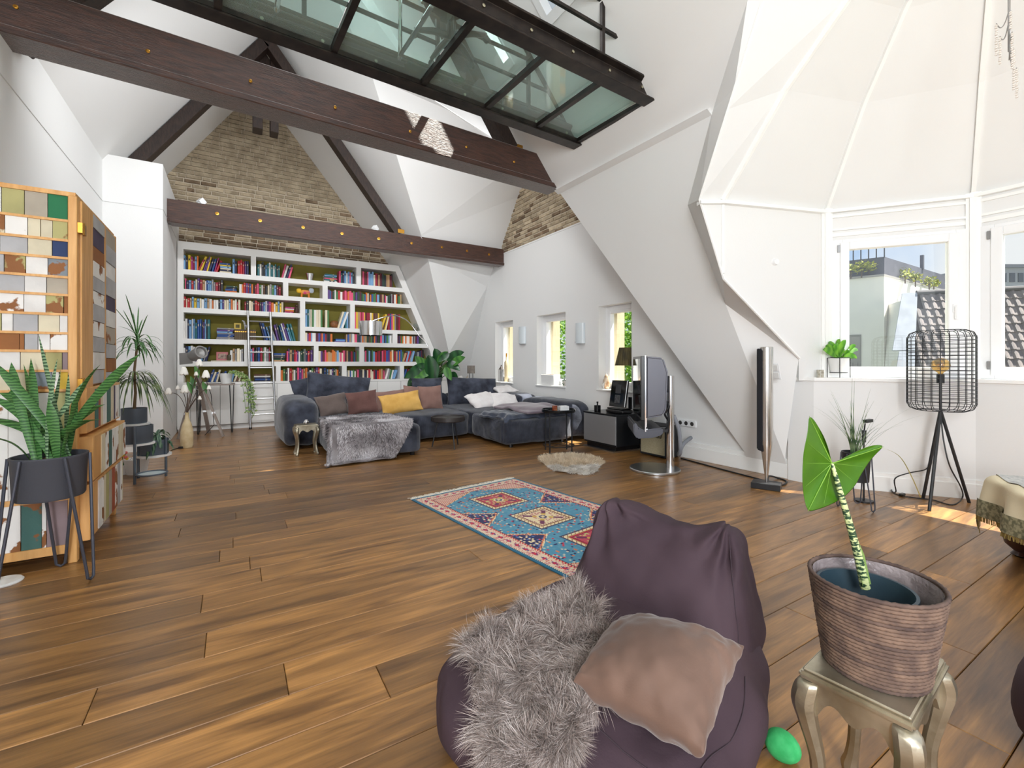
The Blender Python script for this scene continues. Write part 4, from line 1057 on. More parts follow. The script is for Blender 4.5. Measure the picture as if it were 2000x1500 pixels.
MB().lathe([(.02, 0), (.035, .012), (.035, .03), (.022, .045), (.026, .05), (.016, .05)], 14).build('bowl', M_CHROME, t, smooth=True)
MB().lathe([(.016, .045), (.016, .055), (0, .056)], 10).build('candle', M_WHITEC, t)
# round dark table
t = thing('coffee_table', 'low round dark tray table on three thin legs in front of the sofa', 'table', (2.55, 5.86, 0))
MB().lathe([(.0, .365), (.22, .365), (.235, .375), (.235, .43), (.228, .43), (.226, .412), (0, .412)], 36).build('tabletop', mat('dark smoked wood', (48, 44, 44), .45, col2=(62, 56, 54), scale=4, stretch=(1, 8, 1)), t, smooth=True)
for k in range(3):
    a = .5+k*2*math.pi/3
    MB().tube([(.14*math.cos(a), .14*math.sin(a), .39), (.225*math.cos(a), .225*math.sin(a), 0)], .009, 8).build('leg', M_BLACK, t, smooth=True)
# black wire tray table
t = thing('tray_table', 'tall black round tray table with a glass top beside the chaise', 'table', (3.66, 4.80, 0))
MB().lathe([(0, .525), (.215, .525), (.222, .535), (.222, .565), (.214, .565), (.212, .54), (0, .54)], 36).build('tray', mat('black tray', (20, 24, 28), .15), t, smooth=True)
for k in range(4):
    a = .35+k*math.pi/2; c_, s_ = math.cos(a), math.sin(a)
    MB().tube([(.205*c_, .205*s_, .555), (.205*c_, .205*s_, 0)], .009, 8).build('leg', M_BLACK, t, smooth=True)
MB().tube([(.205*math.cos(a), .205*math.sin(a), .09) for a in [i*2*math.pi/32 for i in range(32)]], .005, 6, closed=True).build('ring', M_BLACK, t)
MB().tube([(.205*math.cos(.35), .205*math.sin(.35), .09), (-.205*math.cos(.35), -.205*math.sin(.35), .09)], .004, 6).build('cross_bar', M_BLACK, t)
MB().tube([(.205*math.cos(1.92), .205*math.sin(1.92), .09), (-.205*math.cos(1.92), -.205*math.sin(1.92), .09)], .004, 6).build('cross_bar', M_BLACK, t)
t = thing('candle_glass', 'red brown candle glass on the black tray table', 'candle', (3.60, 4.80, .541))
MB().lathe([(.035, 0), (.035, .07), (.03, .07), (.03, .01), (0, .01)], 16).build('glass', mat('red glass', (120, 40, 26), .2, col2=(180, 120, 80), scale=20), t, smooth=True)
MB().lathe([(.029, .01), (.029, .05), (0, .05)], 12).build('wax', M_WHITEC, t)
t = thing('tissue_box', 'white rectangular box on the black tray table', 'box', (3.74, 4.79, .541), -.4)
MB().box((-.06, -.05, 0), (.06, .05, .06)).build('body', M_WALL, t, bevel=.004); MB().box((-.04, -.02, .06), (.04, .02, .064)).build('slot_lid', M_TRIM, t)
# ---------------------------------------------------------------- reclaimed-wood cabinet
M_PINE = mat('honey pine', (206, 150, 84), .5, col2=(226, 174, 108), scale=3, stretch=(9, 9, 1), bump=.08)
WOODB = (142, 92, 52)
PAINT = {'white': (236, 234, 230), 'cream': (222, 212, 184), 'olive': (178, 172, 116), 'grey': (184, 184, 186), 'beige': (178, 168, 152), 'green': (26, 112, 70), 'navy': (36, 56, 100), 'slate': (128, 138, 146), 'brown': (156, 98, 48), 'mauve': (150, 130, 134), 'yellow': (226, 190, 70), 'dark': (36, 42, 42), 'purple': (78, 66, 92), 'teal': (70, 110, 104), 'rust': (168, 80, 52)}
def paint(c, peel=False):
    if peel: return mat('peeling paint '+c, PAINT[c], .75, col2=WOODB, scale=9, contrast=(.55, .58), detail=8, bump=.25, bscale=14, hue=1)
    return mat('board paint '+c, PAINT[c], .7, col2=tuple(int(v*.9) for v in PAINT[c]), scale=6, contrast=(.35, .7), bump=.1, hue=1)
fr_ = random.Random(5)
cb = thing('cabinet', 'tall cabinet patched from painted reclaimed boards with honey pine posts', 'cabinet', (-1.1, 4.1, 0))
MB().box((-1.41, 3.66, .09), (-.81, 4.60, 2.15)).build('body', M_PINE, cb, world=True)
def boards_side(z0, z1, spec):
    x = -.825
    for (c, w_) in spec:
        peel = c.endswith('*'); c = c.rstrip('*')
        if x-w_ < -1.40: break
        MB().box((x-w_+.0015, 3.634-fr_.uniform(0, .005), z0+.002), (x-.0015, 3.665, z1-.002)).build('board', paint(c, peel), cb, world=True)
        x -= w_
def rail_side(z, t=.014, m=M_PINE): MB().box((-1.405, 3.622, z-t/2), (-.82, 3.66, z+t/2)).build('rail', m, cb, world=True)
zs = [2.15, 2.0, 1.885, 1.781, 1.67, 1.566, 1.453, 1.343, 1.239, 1.125, 1.012]
rows_ = [[('green', .085), ('beige', .095), ('olive', .09), ('white', .1), ('grey', .12)], [('olive*', .065), ('cream', .05), ('cream', .052), ('white*', .09), ('cream*', .1), ('grey', .1)],
         [('navy', .067), ('cream', .10), ('grey', .11), ('white', .12), ('olive', .1)], [('slate*', .085), ('white', .09), ('olive*', .085), ('grey', .1), ('white', .1)],
         [('beige', .09), ('white', .09), ('grey', .115), ('cream', .1), ('white', .1)], [('brown', .018), ('olive*', .075), ('white', .09), ('white*', .12), ('cream', .1)],
         [('white', .035), ('cream', .09), ('grey', .1), ('white', .045), ('olive', .09), ('white', .1)], [('white*', .075), ('white', .05), ('grey', .055), ('brown', .02), ('brown', .12), ('grey', .12)],
         [('mauve', .025), ('olive', .072), ('cream', .1), ('white', .09), ('dark', .1)], [('yellow', .037), ('white*', .03), ('slate*', .07), ('cream', .085), ('cream', .08), ('brown', .1)]]
for (a, b), sp_ in zip(zip(zs, zs[1:]), rows_): boards_side(b, a, sp_); rail_side(b)
boards_side(.395, 1.0, [('olive', .075), ('white', .07), ('white', .1), ('white*', .085), ('dark', .1), ('cream', .1)]); rail_side(.385, .03)
boards_side(.10, .37, [('mauve', .09), ('white*', .02), ('teal*', .085), ('white*', .095), ('white', .12), ('cream', .1)]); rail_side(.085, .05)
MB().box((-1.41, 3.62, 2.145), (-.79, 4.63, 2.17)).build('top', M_PINE, cb, world=True)
MB().box((-.822, 3.615, .0), (-.782, 3.665, 2.15)).build('post', M_PINE, cb, world=True, bevel=.003)
MB().box((-.80, 3.672, .98), (-.772, 3.925, 2.14)).build('stile', M_PINE, cb, world=True, bevel=.003)
MB().box((-.81, 4.59, 0), (-.775, 4.63, 2.15)).build('post', M_PINE, cb, world=True, bevel=.003)
MB().box((-.80, 4.235, 1.03), (-.772, 4.275, 2.14)).build('stile', M_PINE, cb, world=True)
for z in (1.045, 1.97):
    mb = MB().box((-.785, 3.625, z-.03), (-.760, 3.715, z+.03)); mb.tube([(-.765, 3.655, z-.034), (-.765, 3.655, z+.034)], .009, 8); mb.build('hinge', M_BRASS, cb, world=True)
fc = ['beige', 'grey', 'white*', 'beige*', 'white', 'grey', 'purple', 'dark', 'white*', 'white', 'cream', 'grey', 'beige', 'white', 'brown', 'cream']
for y0, y1 in ((3.93, 4.232), (4.278, 4.588)):
    z = 2.135; j = 0
    while z > 1.05:
        h = fr_.uniform(.085, .135); h = min(h, z-1.03)
        c = fr_.choice(fc); peel = c.endswith('*')
        MB().box((-.79, y0+.002, z-h+.002), (-.772+fr_.uniform(-.003, .003), y1-.002, z-.002)).build('board', paint(c.rstrip('*'), peel), cb, world=True); z -= h
dc = ['white', 'white', 'cream', 'grey', 'rust', 'white*', 'olive', 'teal', 'white', 'beige', 'white*', 'cream', 'purple', 'cream', 'grey']
for i, (z0, z1, out) in enumerate(((.745, 1.02, .0), (.455, .725, .03), (.10, .435, .015))):
    dr = MB().box((-.83, 3.675, z0), (-.752+out, 4.615, z1)).build('drawer', M_PINE, cb, world=True, bevel=.003)
    y_ = 3.86
    while y_ < 4.595:
        w_ = min(fr_.uniform(.045, .10), 4.60-y_); c = fr_.choice(dc); peel = c.endswith('*')
        MB().box((-.76+out, y_+.001, z0+.012), (-.748+out+fr_.uniform(0, .003), y_+w_-.001, z1-.016)).build('drawer_board', paint(c.rstrip('*'), peel), dr, world=True)
        y_ += w_
for x, yy in ((-1.36, 3.68), (-1.36, 4.56)): MB().box((x-.04, yy-.04, 0), (x+.04, yy+.04, .1)).build('foot', M_PINE, cb, world=True)
# ---------------------------------------------------------------- snake plant on hairpin stand
M_CHAR = mat('charcoal pot', (70, 72, 80), .6, bump=.05, scale=40)
M_WIRE = mat('dark grey wire', (74, 76, 86), .4, .4)
M_SOIL = mat('potting soil', (64, 46, 32), .95, col2=(110, 84, 60), scale=60, bump=.6, bscale=90)
def leafmat(name, a, b, dirn='Z', sc_=16, rough=.4, trl=.15):
    if name in MATS: return MATS[name]
    m = bpy.data.materials.new(name); m.use_nodes = True; n = m.node_tree.nodes; l = m.node_tree.links; bs = n['Principled BSDF']
    t = n.new('ShaderNodeTexCoord'); w = n.new('ShaderNodeTexWave'); w.bands_direction = dirn; w.inputs['Scale'].default_value = sc_; w.inputs['Distortion'].default_value = 5; w.inputs['Detail'].default_value = 3
    l.new(t.outputs['Object'], w.inputs['Vector']); r = n.new('ShaderNodeValToRGB'); l.new(w.outputs['Fac'], r.inputs[0])
    r.color_ramp.elements[0].color = lin(a); r.color_ramp.elements[1].color = lin(b); l.new(r.outputs[0], bs.inputs['Base Color'])
    bs.inputs['Roughness'].default_value = rough; MATS[name] = m
    if trl:
        tr_ = n.new('ShaderNodeBsdfTranslucent'); l.new(r.outputs[0], tr_.inputs[0]); mx_ = n.new('ShaderNodeMixShader'); mx_.inputs[0].default_value = trl
        l.new(bs.outputs[0], mx_.inputs[1]); l.new(tr_.outputs[0], mx_.inputs[2]); l.new(mx_.outputs[0], n['Material Output'].inputs[0])
    return m
M_SNAKE = leafmat('snake plant leaf', (44, 88, 44), (96, 146, 80), 'Z', 20)
M_SNAKE2 = leafmat('snake plant pale leaf', (38, 76, 50), (150, 182, 140), 'Z', 18)
M_GREEN = leafmat('mid green leaf', (52, 104, 44), (84, 140, 58), 'X', 4)
M_DKGRN = leafmat('glossy dark leaf', (24, 60, 34), (44, 92, 48), 'X', 3, .25, .08)
M_DRAC = leafmat('dracaena leaf', (58, 84, 46), (120, 140, 84), 'Z', 3)
def hairpin(t, r0, r1, htop, n, rad, a0=0.0, spread=.42, world=False):
    for k in range(n):
        a = a0+k*2*math.pi/n; p = V((r1*math.cos(a), r1*math.sin(a), rad)); tn = V((-math.sin(a), math.cos(a), 0))
        q0 = V((r0*math.cos(a-spread), r0*math.sin(a-spread), htop)); q1_ = V((r0*math.cos(a+spread), r0*math.sin(a+spread), htop))
        pts = [q0, q0.lerp(p-tn*.02+V((0, 0, .03)), .97), p-tn*.018+V((0, 0, .012)), p, p+tn*.018+V((0, 0, .012)), q1_.lerp(p+tn*.02+V((0, 0, .03)), .97), q1_]
        MB().tube(pts, rad, 8).build('leg', M_WIRE, t, smooth=True)
sp = thing('potted_snake_plant', 'snake plant in a charcoal pot on dark hairpin legs before the cabinet', 'plant', (-.835, 3.37, 0))
MB().lathe([(0, .455), (.136, .455), (.142, .465), (.150, .665), (.154, .67), (.154, .68), (.145, .68), (.142, .645), (0, .64)], 40).build('pot', M_CHAR, sp, smooth=True)
MB().lathe([(.143, .646), (.1, .652), (0, .655)], 24).build('soil', M_SOIL, sp)
hairpin(sp, .158, .205, .675, 3, .0075, math.radians(-28), .5)
sr = random.Random(3)
tips = [(75, 652, 0), (118, 722, .03), (112, 700, -.05), (134, 728, .05), (170, 740, 0), (196, 712, -.1), (275, 690, -.05), (22, 708, .0), (-14, 705, -.08), (46, 712, .08), (-20, 775, -.06), (-40, 815, 0), (-45, 862, -.1), (-30, 740, .1), (205, 790, .05), (60, 700, .1), (150, 760, .1), (196, 820, -.1), (95, 780, -.1)]
for i, (px, py, dz) in enumerate(tips):
    a = 2*math.pi*i*.38; b0 = V((-.835+.075*math.cos(a), 3.37+.075*math.sin(a), .66)); tip = at(px, py, 2.45+dz)
    mid = (b0+tip)/2+V((0, 0, .05 if abs(px-100) > 60 else 0))+V((sr.uniform(-.02, .02), sr.uniform(-.02, .02), 0))
    pts = arc(b0, tip, mid, 10); W = sr.uniform(.034, .05)
    W *= .58 if i in (0, 1, 2, 3, 4) else .84
    ws = [W*(.55+.6*math.sin(math.pi*min(1, f*1.05)*.72))*(1 if f < .72 else max(.03, 1-((f-.72)/.28)**1.6)) for f in [k/10 for k in range(11)]]
    MB().blade(pts, ws, (math.cos(a*1.7), math.sin(a*1.7)*.4, 0.1) if i > 4 else (CT, -ST, 0), .22).build('leaf', M_SNAKE2 if i < 5 else M_SNAKE, sp, world=True, smooth='all')
t = thing('floor_lamp', 'white round lamp foot on the floor at the left edge under the cabinet', 'lamp', onZ(6, 1139, 0))
MB().lathe([(0, 0), (.075, 0), (.078, .006), (.07, .014), (.0, .016)], 28).build('base', M_TRIM, t, smooth=True); MB().tube([(-.02, .0, .014), (-.03, 0, .05)], .012, 8).build('cable_stub', M_TRIM, t)
# ---------------------------------------------------------------- tiered plant stand by the wall
M_POT = mat('blue grey pot', (92, 102, 114), .4, .25)
M_WPOT = mat('white pot', (232, 232, 230), .5)
SB = at(285, 905, 4.55); SB.z = 0
st = thing('plant_stand', 'blue grey tiered metal plant stand against the left wall', 'plant stand', SB)
for (px, py) in ((263, 946), (324, 930), (270, 934)):
    p = onZ(px, py, 0); top = V((p.x, p.y, {263: .56, 324: .40, 270: .62}[px])); MB().tube([p, top], .012, 8).build('leg', M_POT, st, world=True)
def disc(parent, c, r, h, m=M_WPOT, nm='tray'): MB().lathe([(0, 0), (r, 0), (r, h), (0, h)], 28, c=c).build(nm, m, parent, world=True)
pA = at(262, 826, 4.58); pB = at(266, 864, 4.52); pC = at(301, 886, 4.72)
disc(st, pA-V((0, 0, .02)), .13, .018); disc(st, pB-V((0, 0, .02)), .15, .018); disc(st, pC-V((0, 0, .022)), .15, .02)
rg = onZ(297, 924, .10); MB().tube([(rg.x+.12*math.cos(a), rg.y+.12*math.sin(a), .10) for a in [i*2*math.pi/28 for i in range(28)]], .008, 6, closed=True).build('ring', M_POT, st, world=True)
MB().lathe([(0, .09), (.11, .09), (.11, .098), (0, .098)], 24, c=(rg.x, rg.y, 0)).build('tray', mat('pale glass', (190, 206, 210), .2), st, world=True)
def pot(t, r, h, m): 
    MB().lathe([(0, 0), (r*.96, 0), (r, .01), (r, h), (r*.95, h), (r*.93, h-.03), (0, h-.03)], 32).build('pot', m, t, smooth=True); MB().lathe([(r*.93, h-.028), (0, h-.02)], 20).build('soil', M_SOIL, t)
t = thing('potted_dracaena', 'tall dracaena with drooping thin leaves in a blue grey pot', 'plant', pA)
pot(t, .105, .15, M_POT); dr_ = random.Random(8)
MB().tube([(0, 0, .12), (.01, 0, .3), (.0, .0, .52), (.02, 0, .74)], [.014, .012, .011, .01], 8).build('stem', mat('bark', (120, 100, 74), .9), t, smooth=True)
def rosette(t, c, n, L, up, w, m, seed, droop=1.0, name='leaf'):
    r = random.Random(seed); c = V(c)
    for i in range(n):
        a = r.uniform(0, 2*math.pi); l = L*r.uniform(.7, 1.1); u_ = up*r.uniform(.4, 1.2); o = c+V((0, 0, r.uniform(-.08, .05)))
        pts = []
        for k in range(8):
            f = k/7; pts.append(o+V((math.cos(a)*l*(f-.25*f*f*droop), math.sin(a)*l*(f-.25*f*f*droop), l*(u_*f-droop*1.1*f*f))))
        MB().blade(pts, [w*(.6+.8*f)*(1-f)**.5+.001 for f in [k/7 for k in range(8)]], (-math.sin(a), math.cos(a), 0), .12).build(name, m, t, smooth='all')
rosette(t, (.02, 0, .80), 40, .30, .9, .022, M_SNAKE, 1, 1.0); rosette(t, (0, 0, .46), 72, .42, .55, .017, M_DRAC, 2, 1.05); rosette(t, (.02, 0, .86), 8, .26, 1.7, .016, M_SNAKE, 3, .3)
t = thing('plant_pot', 'wide empty blue grey pot on the middle tier of the stand', 'pot', pB); pot(t, .135, .17, M_POT)
t = thing('potted_plant', 'low pot of grey green lance leaves on the right tier of the stand', 'plant', pC); pot(t, .125, .15, M_POT)
rosette(t, (.02, 0, .15), 26, .2, .9, .05, leafmat('calathea leaf', (40, 80, 60), (110, 140, 110), 'X', 12), 5, .9)
p = onZ(267, 921, .02); t = thing('potted_succulent', 'white pot of pale dry succulents on the floor below the stand', 'plant', (p.x, p.y, 0))
MB().lathe([(0, 0), (.085, 0), (.11, .16), (.10, .16), (.09, .13), (0, .13)], 24).build('pot', M_WPOT, t, smooth=True)
rosette(t, (0, 0, .13), 40, .09, 1.2, .012, mat('dry succulent', (176, 156, 146), .8), 6, .6)
p = onZ(240, 926, 0); t = thing('flower_pot', 'small pot with yellow and pink blossoms behind the cabinet corner', 'plant', (p.x, p.y, 0))
MB().lathe([(0, 0), (.06, 0), (.075, .10), (.07, .10), (0, .09)], 18).build('pot', M_WPOT, t, smooth=True)
for i in range(9):
    a = i*2.4; q = V((.03*math.cos(a), .03*math.sin(a), .16+.02*(i % 4))); MB().tube([(0, 0, .08), q], .003, 5).build('stem', M_GREEN, t); MB().puff(q, (.035, .035, .03), 2.3, 4).build('blossom', mat(('blossom yellow', 'blossom pink')[i % 2], ((240, 196, 60), (230, 120, 110))[i % 2], .7), t, smooth=True)
# ---------------------------------------------------------------- tripod studio lamp, hairpin table, vase
tl = thing('tripod_lamp', 'vintage studio lamp on grey wooden tripod legs before the bookcase', 'floor lamp', at(388, 855, 7.15)*1.0)
tl.location.z = 0; WM[tl.name] = Matrix.Translation(tl.location)
ap = at(385, 728, 7.1); M_GWOOD = mat('grey weathered wood', (128, 116, 108), .8, col2=(160, 148, 140), scale=5, stretch=(1, 1, .2))
for (px, py) in ((347, 858), (436, 853), (408, 846)):
    f = onZ(px, py, .0); MB().bar(ap, f+V((0, 0, .005)), .05, .028).build('leg', M_GWOOD, tl, world=True); k = ap.lerp(f, .62); MB().cbox(k, (.05, .05, .03)).build('clamp', M_ALU, tl, world=True)
MB().tube([ap+V((0, 0, -.02)), ap+V((0, 0, .12))], .018, 8).build('neck', M_ALU, tl, world=True)
hc = at(384, 692, 7.1); hd = (at(398, 684, 7.0)-at(368, 700, 7.15)).normalized()
Mh = frame(hc, hd.orthogonal(), hd.cross(hd.orthogonal()))
M_LGREY = mat('aged grey metal', (156, 154, 152), .45, .5)
MB().lathe([(0, -.13), (.05, -.13), (.085, -.09), (.09, .08), (.10, .09), (.10, .12), (.08, .12), (.075, .08), (0, .06)], 24, M=Mh).build('lamp_head', M_LGREY, tl, world=True, smooth=True)
pl = at(363, 700, 7.12); MB().box((-.1, -.09, -.006), (.1, .09, .006), frame(pl, (CT, -ST, .1), (0, .1, 1))).build('barn_door', M_LGREY, tl, world=True)
MB().tube([onZ(400, 850, .01), at(418, 830, 7.3), at(412, 770, 7.15), at(400, 735, 7.1)], .005, 6).build('cable', M_BLACK, tl, world=True)
ht = thing('hairpin_table', 'grey side table on hairpin legs standing behind the tripod lamp', 'table', (-.25, 9.1, 0))
MB().box((-.28, -.2, .80), (.28, .2, .825)).build('tabletop', M_GWOOD, ht, bevel=.004)
for sx in (-.23, .23):
    for sy in (-.15, .15):
        MB().tube([(sx-.03, sy, .80), (sx*1.02-.008, sy*1.02, .02), (sx*1.02, sy*1.02, .006), (sx*1.02+.008, sy*1.02, .02), (sx+.03, sy, .80)], .007, 7).build('leg', M_BLACK, ht)
iv = thing('potted_ivy', 'trailing ivy in a white pot on the hairpin table', 'plant', (-.10, 9.05, .825))
MB().lathe([(0, 0), (.075, 0), (.095, .17), (.085, .17), (.08, .14), (0, .14)], 24).build('pot', M_WPOT, iv, smooth=True)
ir = random.Random(12)
for i in range(10):
    a = ir.uniform(-1.2, .8); L = ir.uniform(.25, .75); pts = spline([(0, 0, .15), (.12*math.cos(a), .12*math.sin(a)-.05, .2), (.25*math.cos(a)+.08, .2*math.sin(a)-.06, .06), (.30*math.cos(a)+.12, .22*math.sin(a)-.06, .05-L)], 5)
    MB().tube(pts, .003, 5).build('stem', M_GREEN, iv)
    for k in range(5, len(pts)):
        for s_ in (-1, 1):
            d = V((ir.uniform(-1, 1), ir.uniform(-1, .2), ir.uniform(-.5, .3))).normalized()*.045
            MB().blade([pts[k], pts[k]+d*.5, pts[k]+d], [.008, .034, .004], (0, .3, 1), .1).build('leaf', mat('ivy leaf', (104, 140, 70), .5, col2=(180, 194, 130), scale=30), iv)
vz = thing('floor_vase', 'tall sand coloured bottle vase with white blossom twigs on the floor', 'vase', onZ(365, 874, 0))
MB().lathe([(0, 0), (.065, 0), (.075, .03), (.074, .22), (.055, .32), (.026, .40), (.02, .46), (.024, .485), (.018, .485), (.014, .42), (0, .40)], 28).build('vase', mat('sand ceramic', (206, 184, 140), .55, col2=(222, 204, 166), scale=14), vz, smooth=True)
M_PETAL = mat('cream petals', (246, 242, 234), .6); M_TWIG = mat('twig', (92, 76, 66), .9)
base = vz.location
for (px, py, sz) in ((359, 731, .1), (329, 769, .08), (361, 766, .1), (347, 760, .05), (389, 714, .085), (402, 737, .095), (383, 733, .05), (408, 760, .05), (390, 780, .045)):
    q = at(px, py, 6.2+.1*math.sin(px)); p0 = V((base.x, base.y, .47))
    MB().tube(arc(p0, q, (p0+q)/2+V((.02, 0, .10)), 8), .004, 5).build('twig', M_TWIG, vz, world=True)
    mb = MB()
    for k in range(6):
        a = k*math.pi/3; d = V((math.cos(a), math.sin(a), 0)); mb.puff((0, 0, 0), (sz*.55, sz*.28, sz*1.25), 2.2, 4, M=Matrix.Translation(q+d*sz*.28+V((0, 0, sz*.45))) @ Matrix.Rotation(a, 4, 'Z') @ Matrix.Rotation(math.pi/2, 4, 'Z') @ Matrix.Rotation(-.3, 4, 'X'))
    mb.build('blossom', M_PETAL, vz, world=True, smooth='all')
for (px, py) in ((372, 735), (395, 745), (366, 745), (380, 715)):
    q = at(px, py, 6.25); MB().blade([q, q+V((.03, -.02, -.07)), q+V((.05, -.03, -.17))], [.01, .07, .006], (.8, 0, .3), .1).build('leaf', M_GREEN, vz, world=True, smooth='all')
t = thing('cable', 'black cable with plug lying on the floor beside the sand vase', 'cable', onZ(345, 876, 0))
MB().tube(spline([onZ(326, 888, .006), onZ(334, 880, .006), onZ(345, 876, .006), onZ(354, 874, .006)], 5), .006, 6).build('cord', M_BLACK, t, world=True); MB().cbox(onZ(353, 874, .015), (.05, .03, .028)).build('plug', M_BLACKP, t, world=True)
# ---------------------------------------------------------------- arc lamp, rubber plant, corner lamp
al = thing('arc_lamp', 'chrome arc floor lamp with a drum shade hanging before the bookcase', 'floor lamp', (3.55, 8.62, 0))
MB().lathe([(0, 0), (.16, 0), (.16, .03), (.02, .04), (0, .04)], 28).build('base', M_CHROME, al, smooth=True)
sh = at(724, 628, 8.45)
pts = spline([V((3.55, 8.62, .03)), at(840, 690, 9.0), at(818, 655, 8.9), at(797, 628, 8.8), at(775, 617, 8.65), at(752, 619, 8.55), sh], 6)
MB().tube(pts, .009, 8).build('arm', M_CHROME, al, world=True, smooth=True)
MB().lathe([(.205, -.26), (.21, -.26), (.21, 0), (.205, 0), (.205, -.26)], 36, c=sh).build('lamp_shade', M_CHROME, al, world=True, smooth=True)
MB().lathe([(0, -.01), (.2, -.01), (.2, 0), (0, 0)], 24, c=sh).build('shade_top', M_CHROME, al, world=True); MB().puff(sh-V((0, 0, .13)), (.09, .09, .11), 2.2, 5).build('bulb', M_WHITEC, al, world=True, smooth=True)
rp_ = thing('rubber_plant', 'big leafed green rubber plant behind the sofa before the bookcase', 'plant', (3.15, 8.62, 0))
MB().lathe([(0, 0), (.17, 0), (.2, .36), (.18, .36), (.17, .32), (0, .32)], 24).build('pot', M_WPOT, rp_, smooth=True)
def broadleaf(t, base, tip, w, m, seed=0, side=(1, 0, 0), name='leaf', sag=.02):
    b, e_ = V(base), V(tip); mid = (b+e_)/2+V((0, 0, sag)); pts = arc(b, e_, mid, 8)
    ws = [w*math.sin(math.pi*(f**.85))**.75+.004 for f in [k/8 for k in range(9)]]
    return MB().blade(pts, ws, side, .12).build(name, m, t, world=True, smooth='all')
rr = random.Random(9)
lv = [(795, 735, 835, 712), (815, 700, 845, 728), (838, 700, 848, 745), (850, 685, 862, 715), (872, 690, 856, 712), (858, 705, 878, 690), (902, 690, 872, 705), (905, 700, 880, 715), (895, 722, 872, 708), (800, 762, 812, 735), (818, 738, 842, 722), (870, 725, 845, 735), (860, 745, 850, 720), (880, 740, 868, 718), (892, 742, 880, 728), (830, 752, 842, 730), (806, 745, 830, 735), (845, 700, 853, 728), (822, 722, 845, 735), (885, 712, 862, 728)]
for i, (tx, ty, bx_, by_) in enumerate(lv):
    dd = 8.55+.25*math.sin(i*2.3); b = at(bx_, by_, dd); e_ = at(tx, ty, dd-.05)
    MB().tube(arc((3.15, 8.62, .5), b, ((V((3.15, 8.62, .5))+b)/2+V((0, 0, .05))), 6), .008, 6).build('stem', mat('leaf stalk', (86, 92, 52), .7), rp_, world=True)
    L = (e_-b).length; e2 = b+(e_-b)*1.15
    broadleaf(rp_, b, e2, max(.13, L*.6), (M_DKGRN, M_GREEN)[i % 3 == 1], i, (CT, -ST, .4) if abs(tx-bx_) < abs(ty-by_) else (.2, .5, 1))
t = thing('table_lamp', 'small taupe drum lamp on thin legs in the corner behind the sofa', 'lamp', at(920, 735, 9.3))
zt = t.location.z
MB().lathe([(.075, .06), (.078, .06), (.078, .22), (.075, .22)], 24).build('lamp_shade', mat('taupe shade', (126, 116, 108), .8, col2=(150, 140, 130), scale=20), t, smooth=True); MB().lathe([(0, .215), (.076, .215), (.076, .22), (0, .22)], 20).build('shade_top', mat('taupe shade', (0, 0, 0)), t)
for x in (-.04, .04): MB().tube([(x, 0, .07), (x*1.1, 0, -zt+.01)], .006, 6).build('leg', M_BLACK, t)
MB().lathe([(0, -zt), (.1, -zt), (.1, -zt+.015), (0, -zt+.015)], 20).build('base', M_BLACK, t)
t = thing('potted_orchid', 'white blossom peeping over the sofa back under the corner lamp', 'plant', (4.05, 8.68, 0))
MB().lathe([(0, 0), (.1, 0), (.12, .5), (.11, .5), (0, .48)], 18).build('pot', M_WPOT, t, smooth=True); MB().tube([(0, 0, .48), (.02, 0, .72), (-.02, -.02, .82)], .006, 6).build('stem', M_GREEN, t)
for k in range(5):
    a = k*1.26; MB().blade([(-.02, -.02, .80), (-.02+.07*math.cos(a), -.03, .80+.07*math.sin(a)), (-.02+.12*math.cos(a), -.03, .80+.11*math.sin(a))], [.03, .11, .02], (-math.sin(a), .2, math.cos(a)), .1).build('petal', M_PETAL, t, smooth='all')
# ---------------------------------------------------------------- things on the small window sills
SZ = WZ0+.004
t = thing('lantern', 'small dark iron lantern on the sill of the first small window', 'lantern', onX(979, 744, 4.88)); t.location.z = SZ
for x in (-.035, .035):
    for yy in (-.035, .035): MB().box((x-.004, yy-.004, 0), (x+.004, yy+.004, .26)).build('post', M_RAFT, t)
MB().box((-.045, -.045, 0), (.045, .045, .012)).build('base', M_RAFT, t); MB().lathe([(.055, .26), (.03, .3), (.01, .33), (.012, .35), (0, .36)], 12).build('roof', M_RAFT, t)
t = thing('bottle', 'pale bottle with a tan head behind the lantern on the first sill', 'bottle', onX(989, 744, 4.90)); t.location.z = SZ
MB().lathe([(0, 0), (.045, 0), (.045, .26), (.05, .3), (.045, .42), (.015, .46), (.012, .55), (0, .55)], 16).build('glass', mat('tan cream bottle', (206, 186, 150), .35), t, smooth=True); MB().lathe([(.016, .53), (.016, .6), (0, .6)], 10).build('stopper', M_BRASS, t)
t = thing('planter', 'white trough planter on the sill of the second small window', 'planter', (4.87, 6.62, SZ), 0)
MB().prism([(-.06, -.19, 0), (.06, -.19, 0), (.08, -.19, .19), (-.08, -.19, .19)], (0, .38, 0)).build('trough', M_WPOT, t, bevel=.006); MB().box((-.07, -.18, .165), (.07, .18, .192)).build('soil', M_SOIL, t)
t = thing('potted_succulent', 'tiny dark green plant in a pale cup on the second small window sill', 'plant', (4.86, 6.2, SZ))
MB().lathe([(0, 0), (.03, 0), (.04, .09), (.034, .09), (0, .08)], 14).build('pot', mat('pale cup', (214, 208, 200), .5), t, smooth=True); rosette(t, (0, 0, .1), 18, .07, 1.0, .03, M_DKGRN, 14, .8)
t = thing('table_lamp', 'lamp with pleated black shade on the sill of the third small window', 'lamp', (4.88, 4.80, SZ))
mb = MB(); N = 48; prof = [(.145, .33), (.085, .60)]
mb.grid(lambda u, v: ((.145-.06*v)*(1+.022*(-1)**round(u*N))*math.cos(2*math.pi*u), (.145-.06*v)*(1+.022*(-1)**round(u*N))*math.sin(2*math.pi*u), .36+.26*v), N, 2, cu=True)
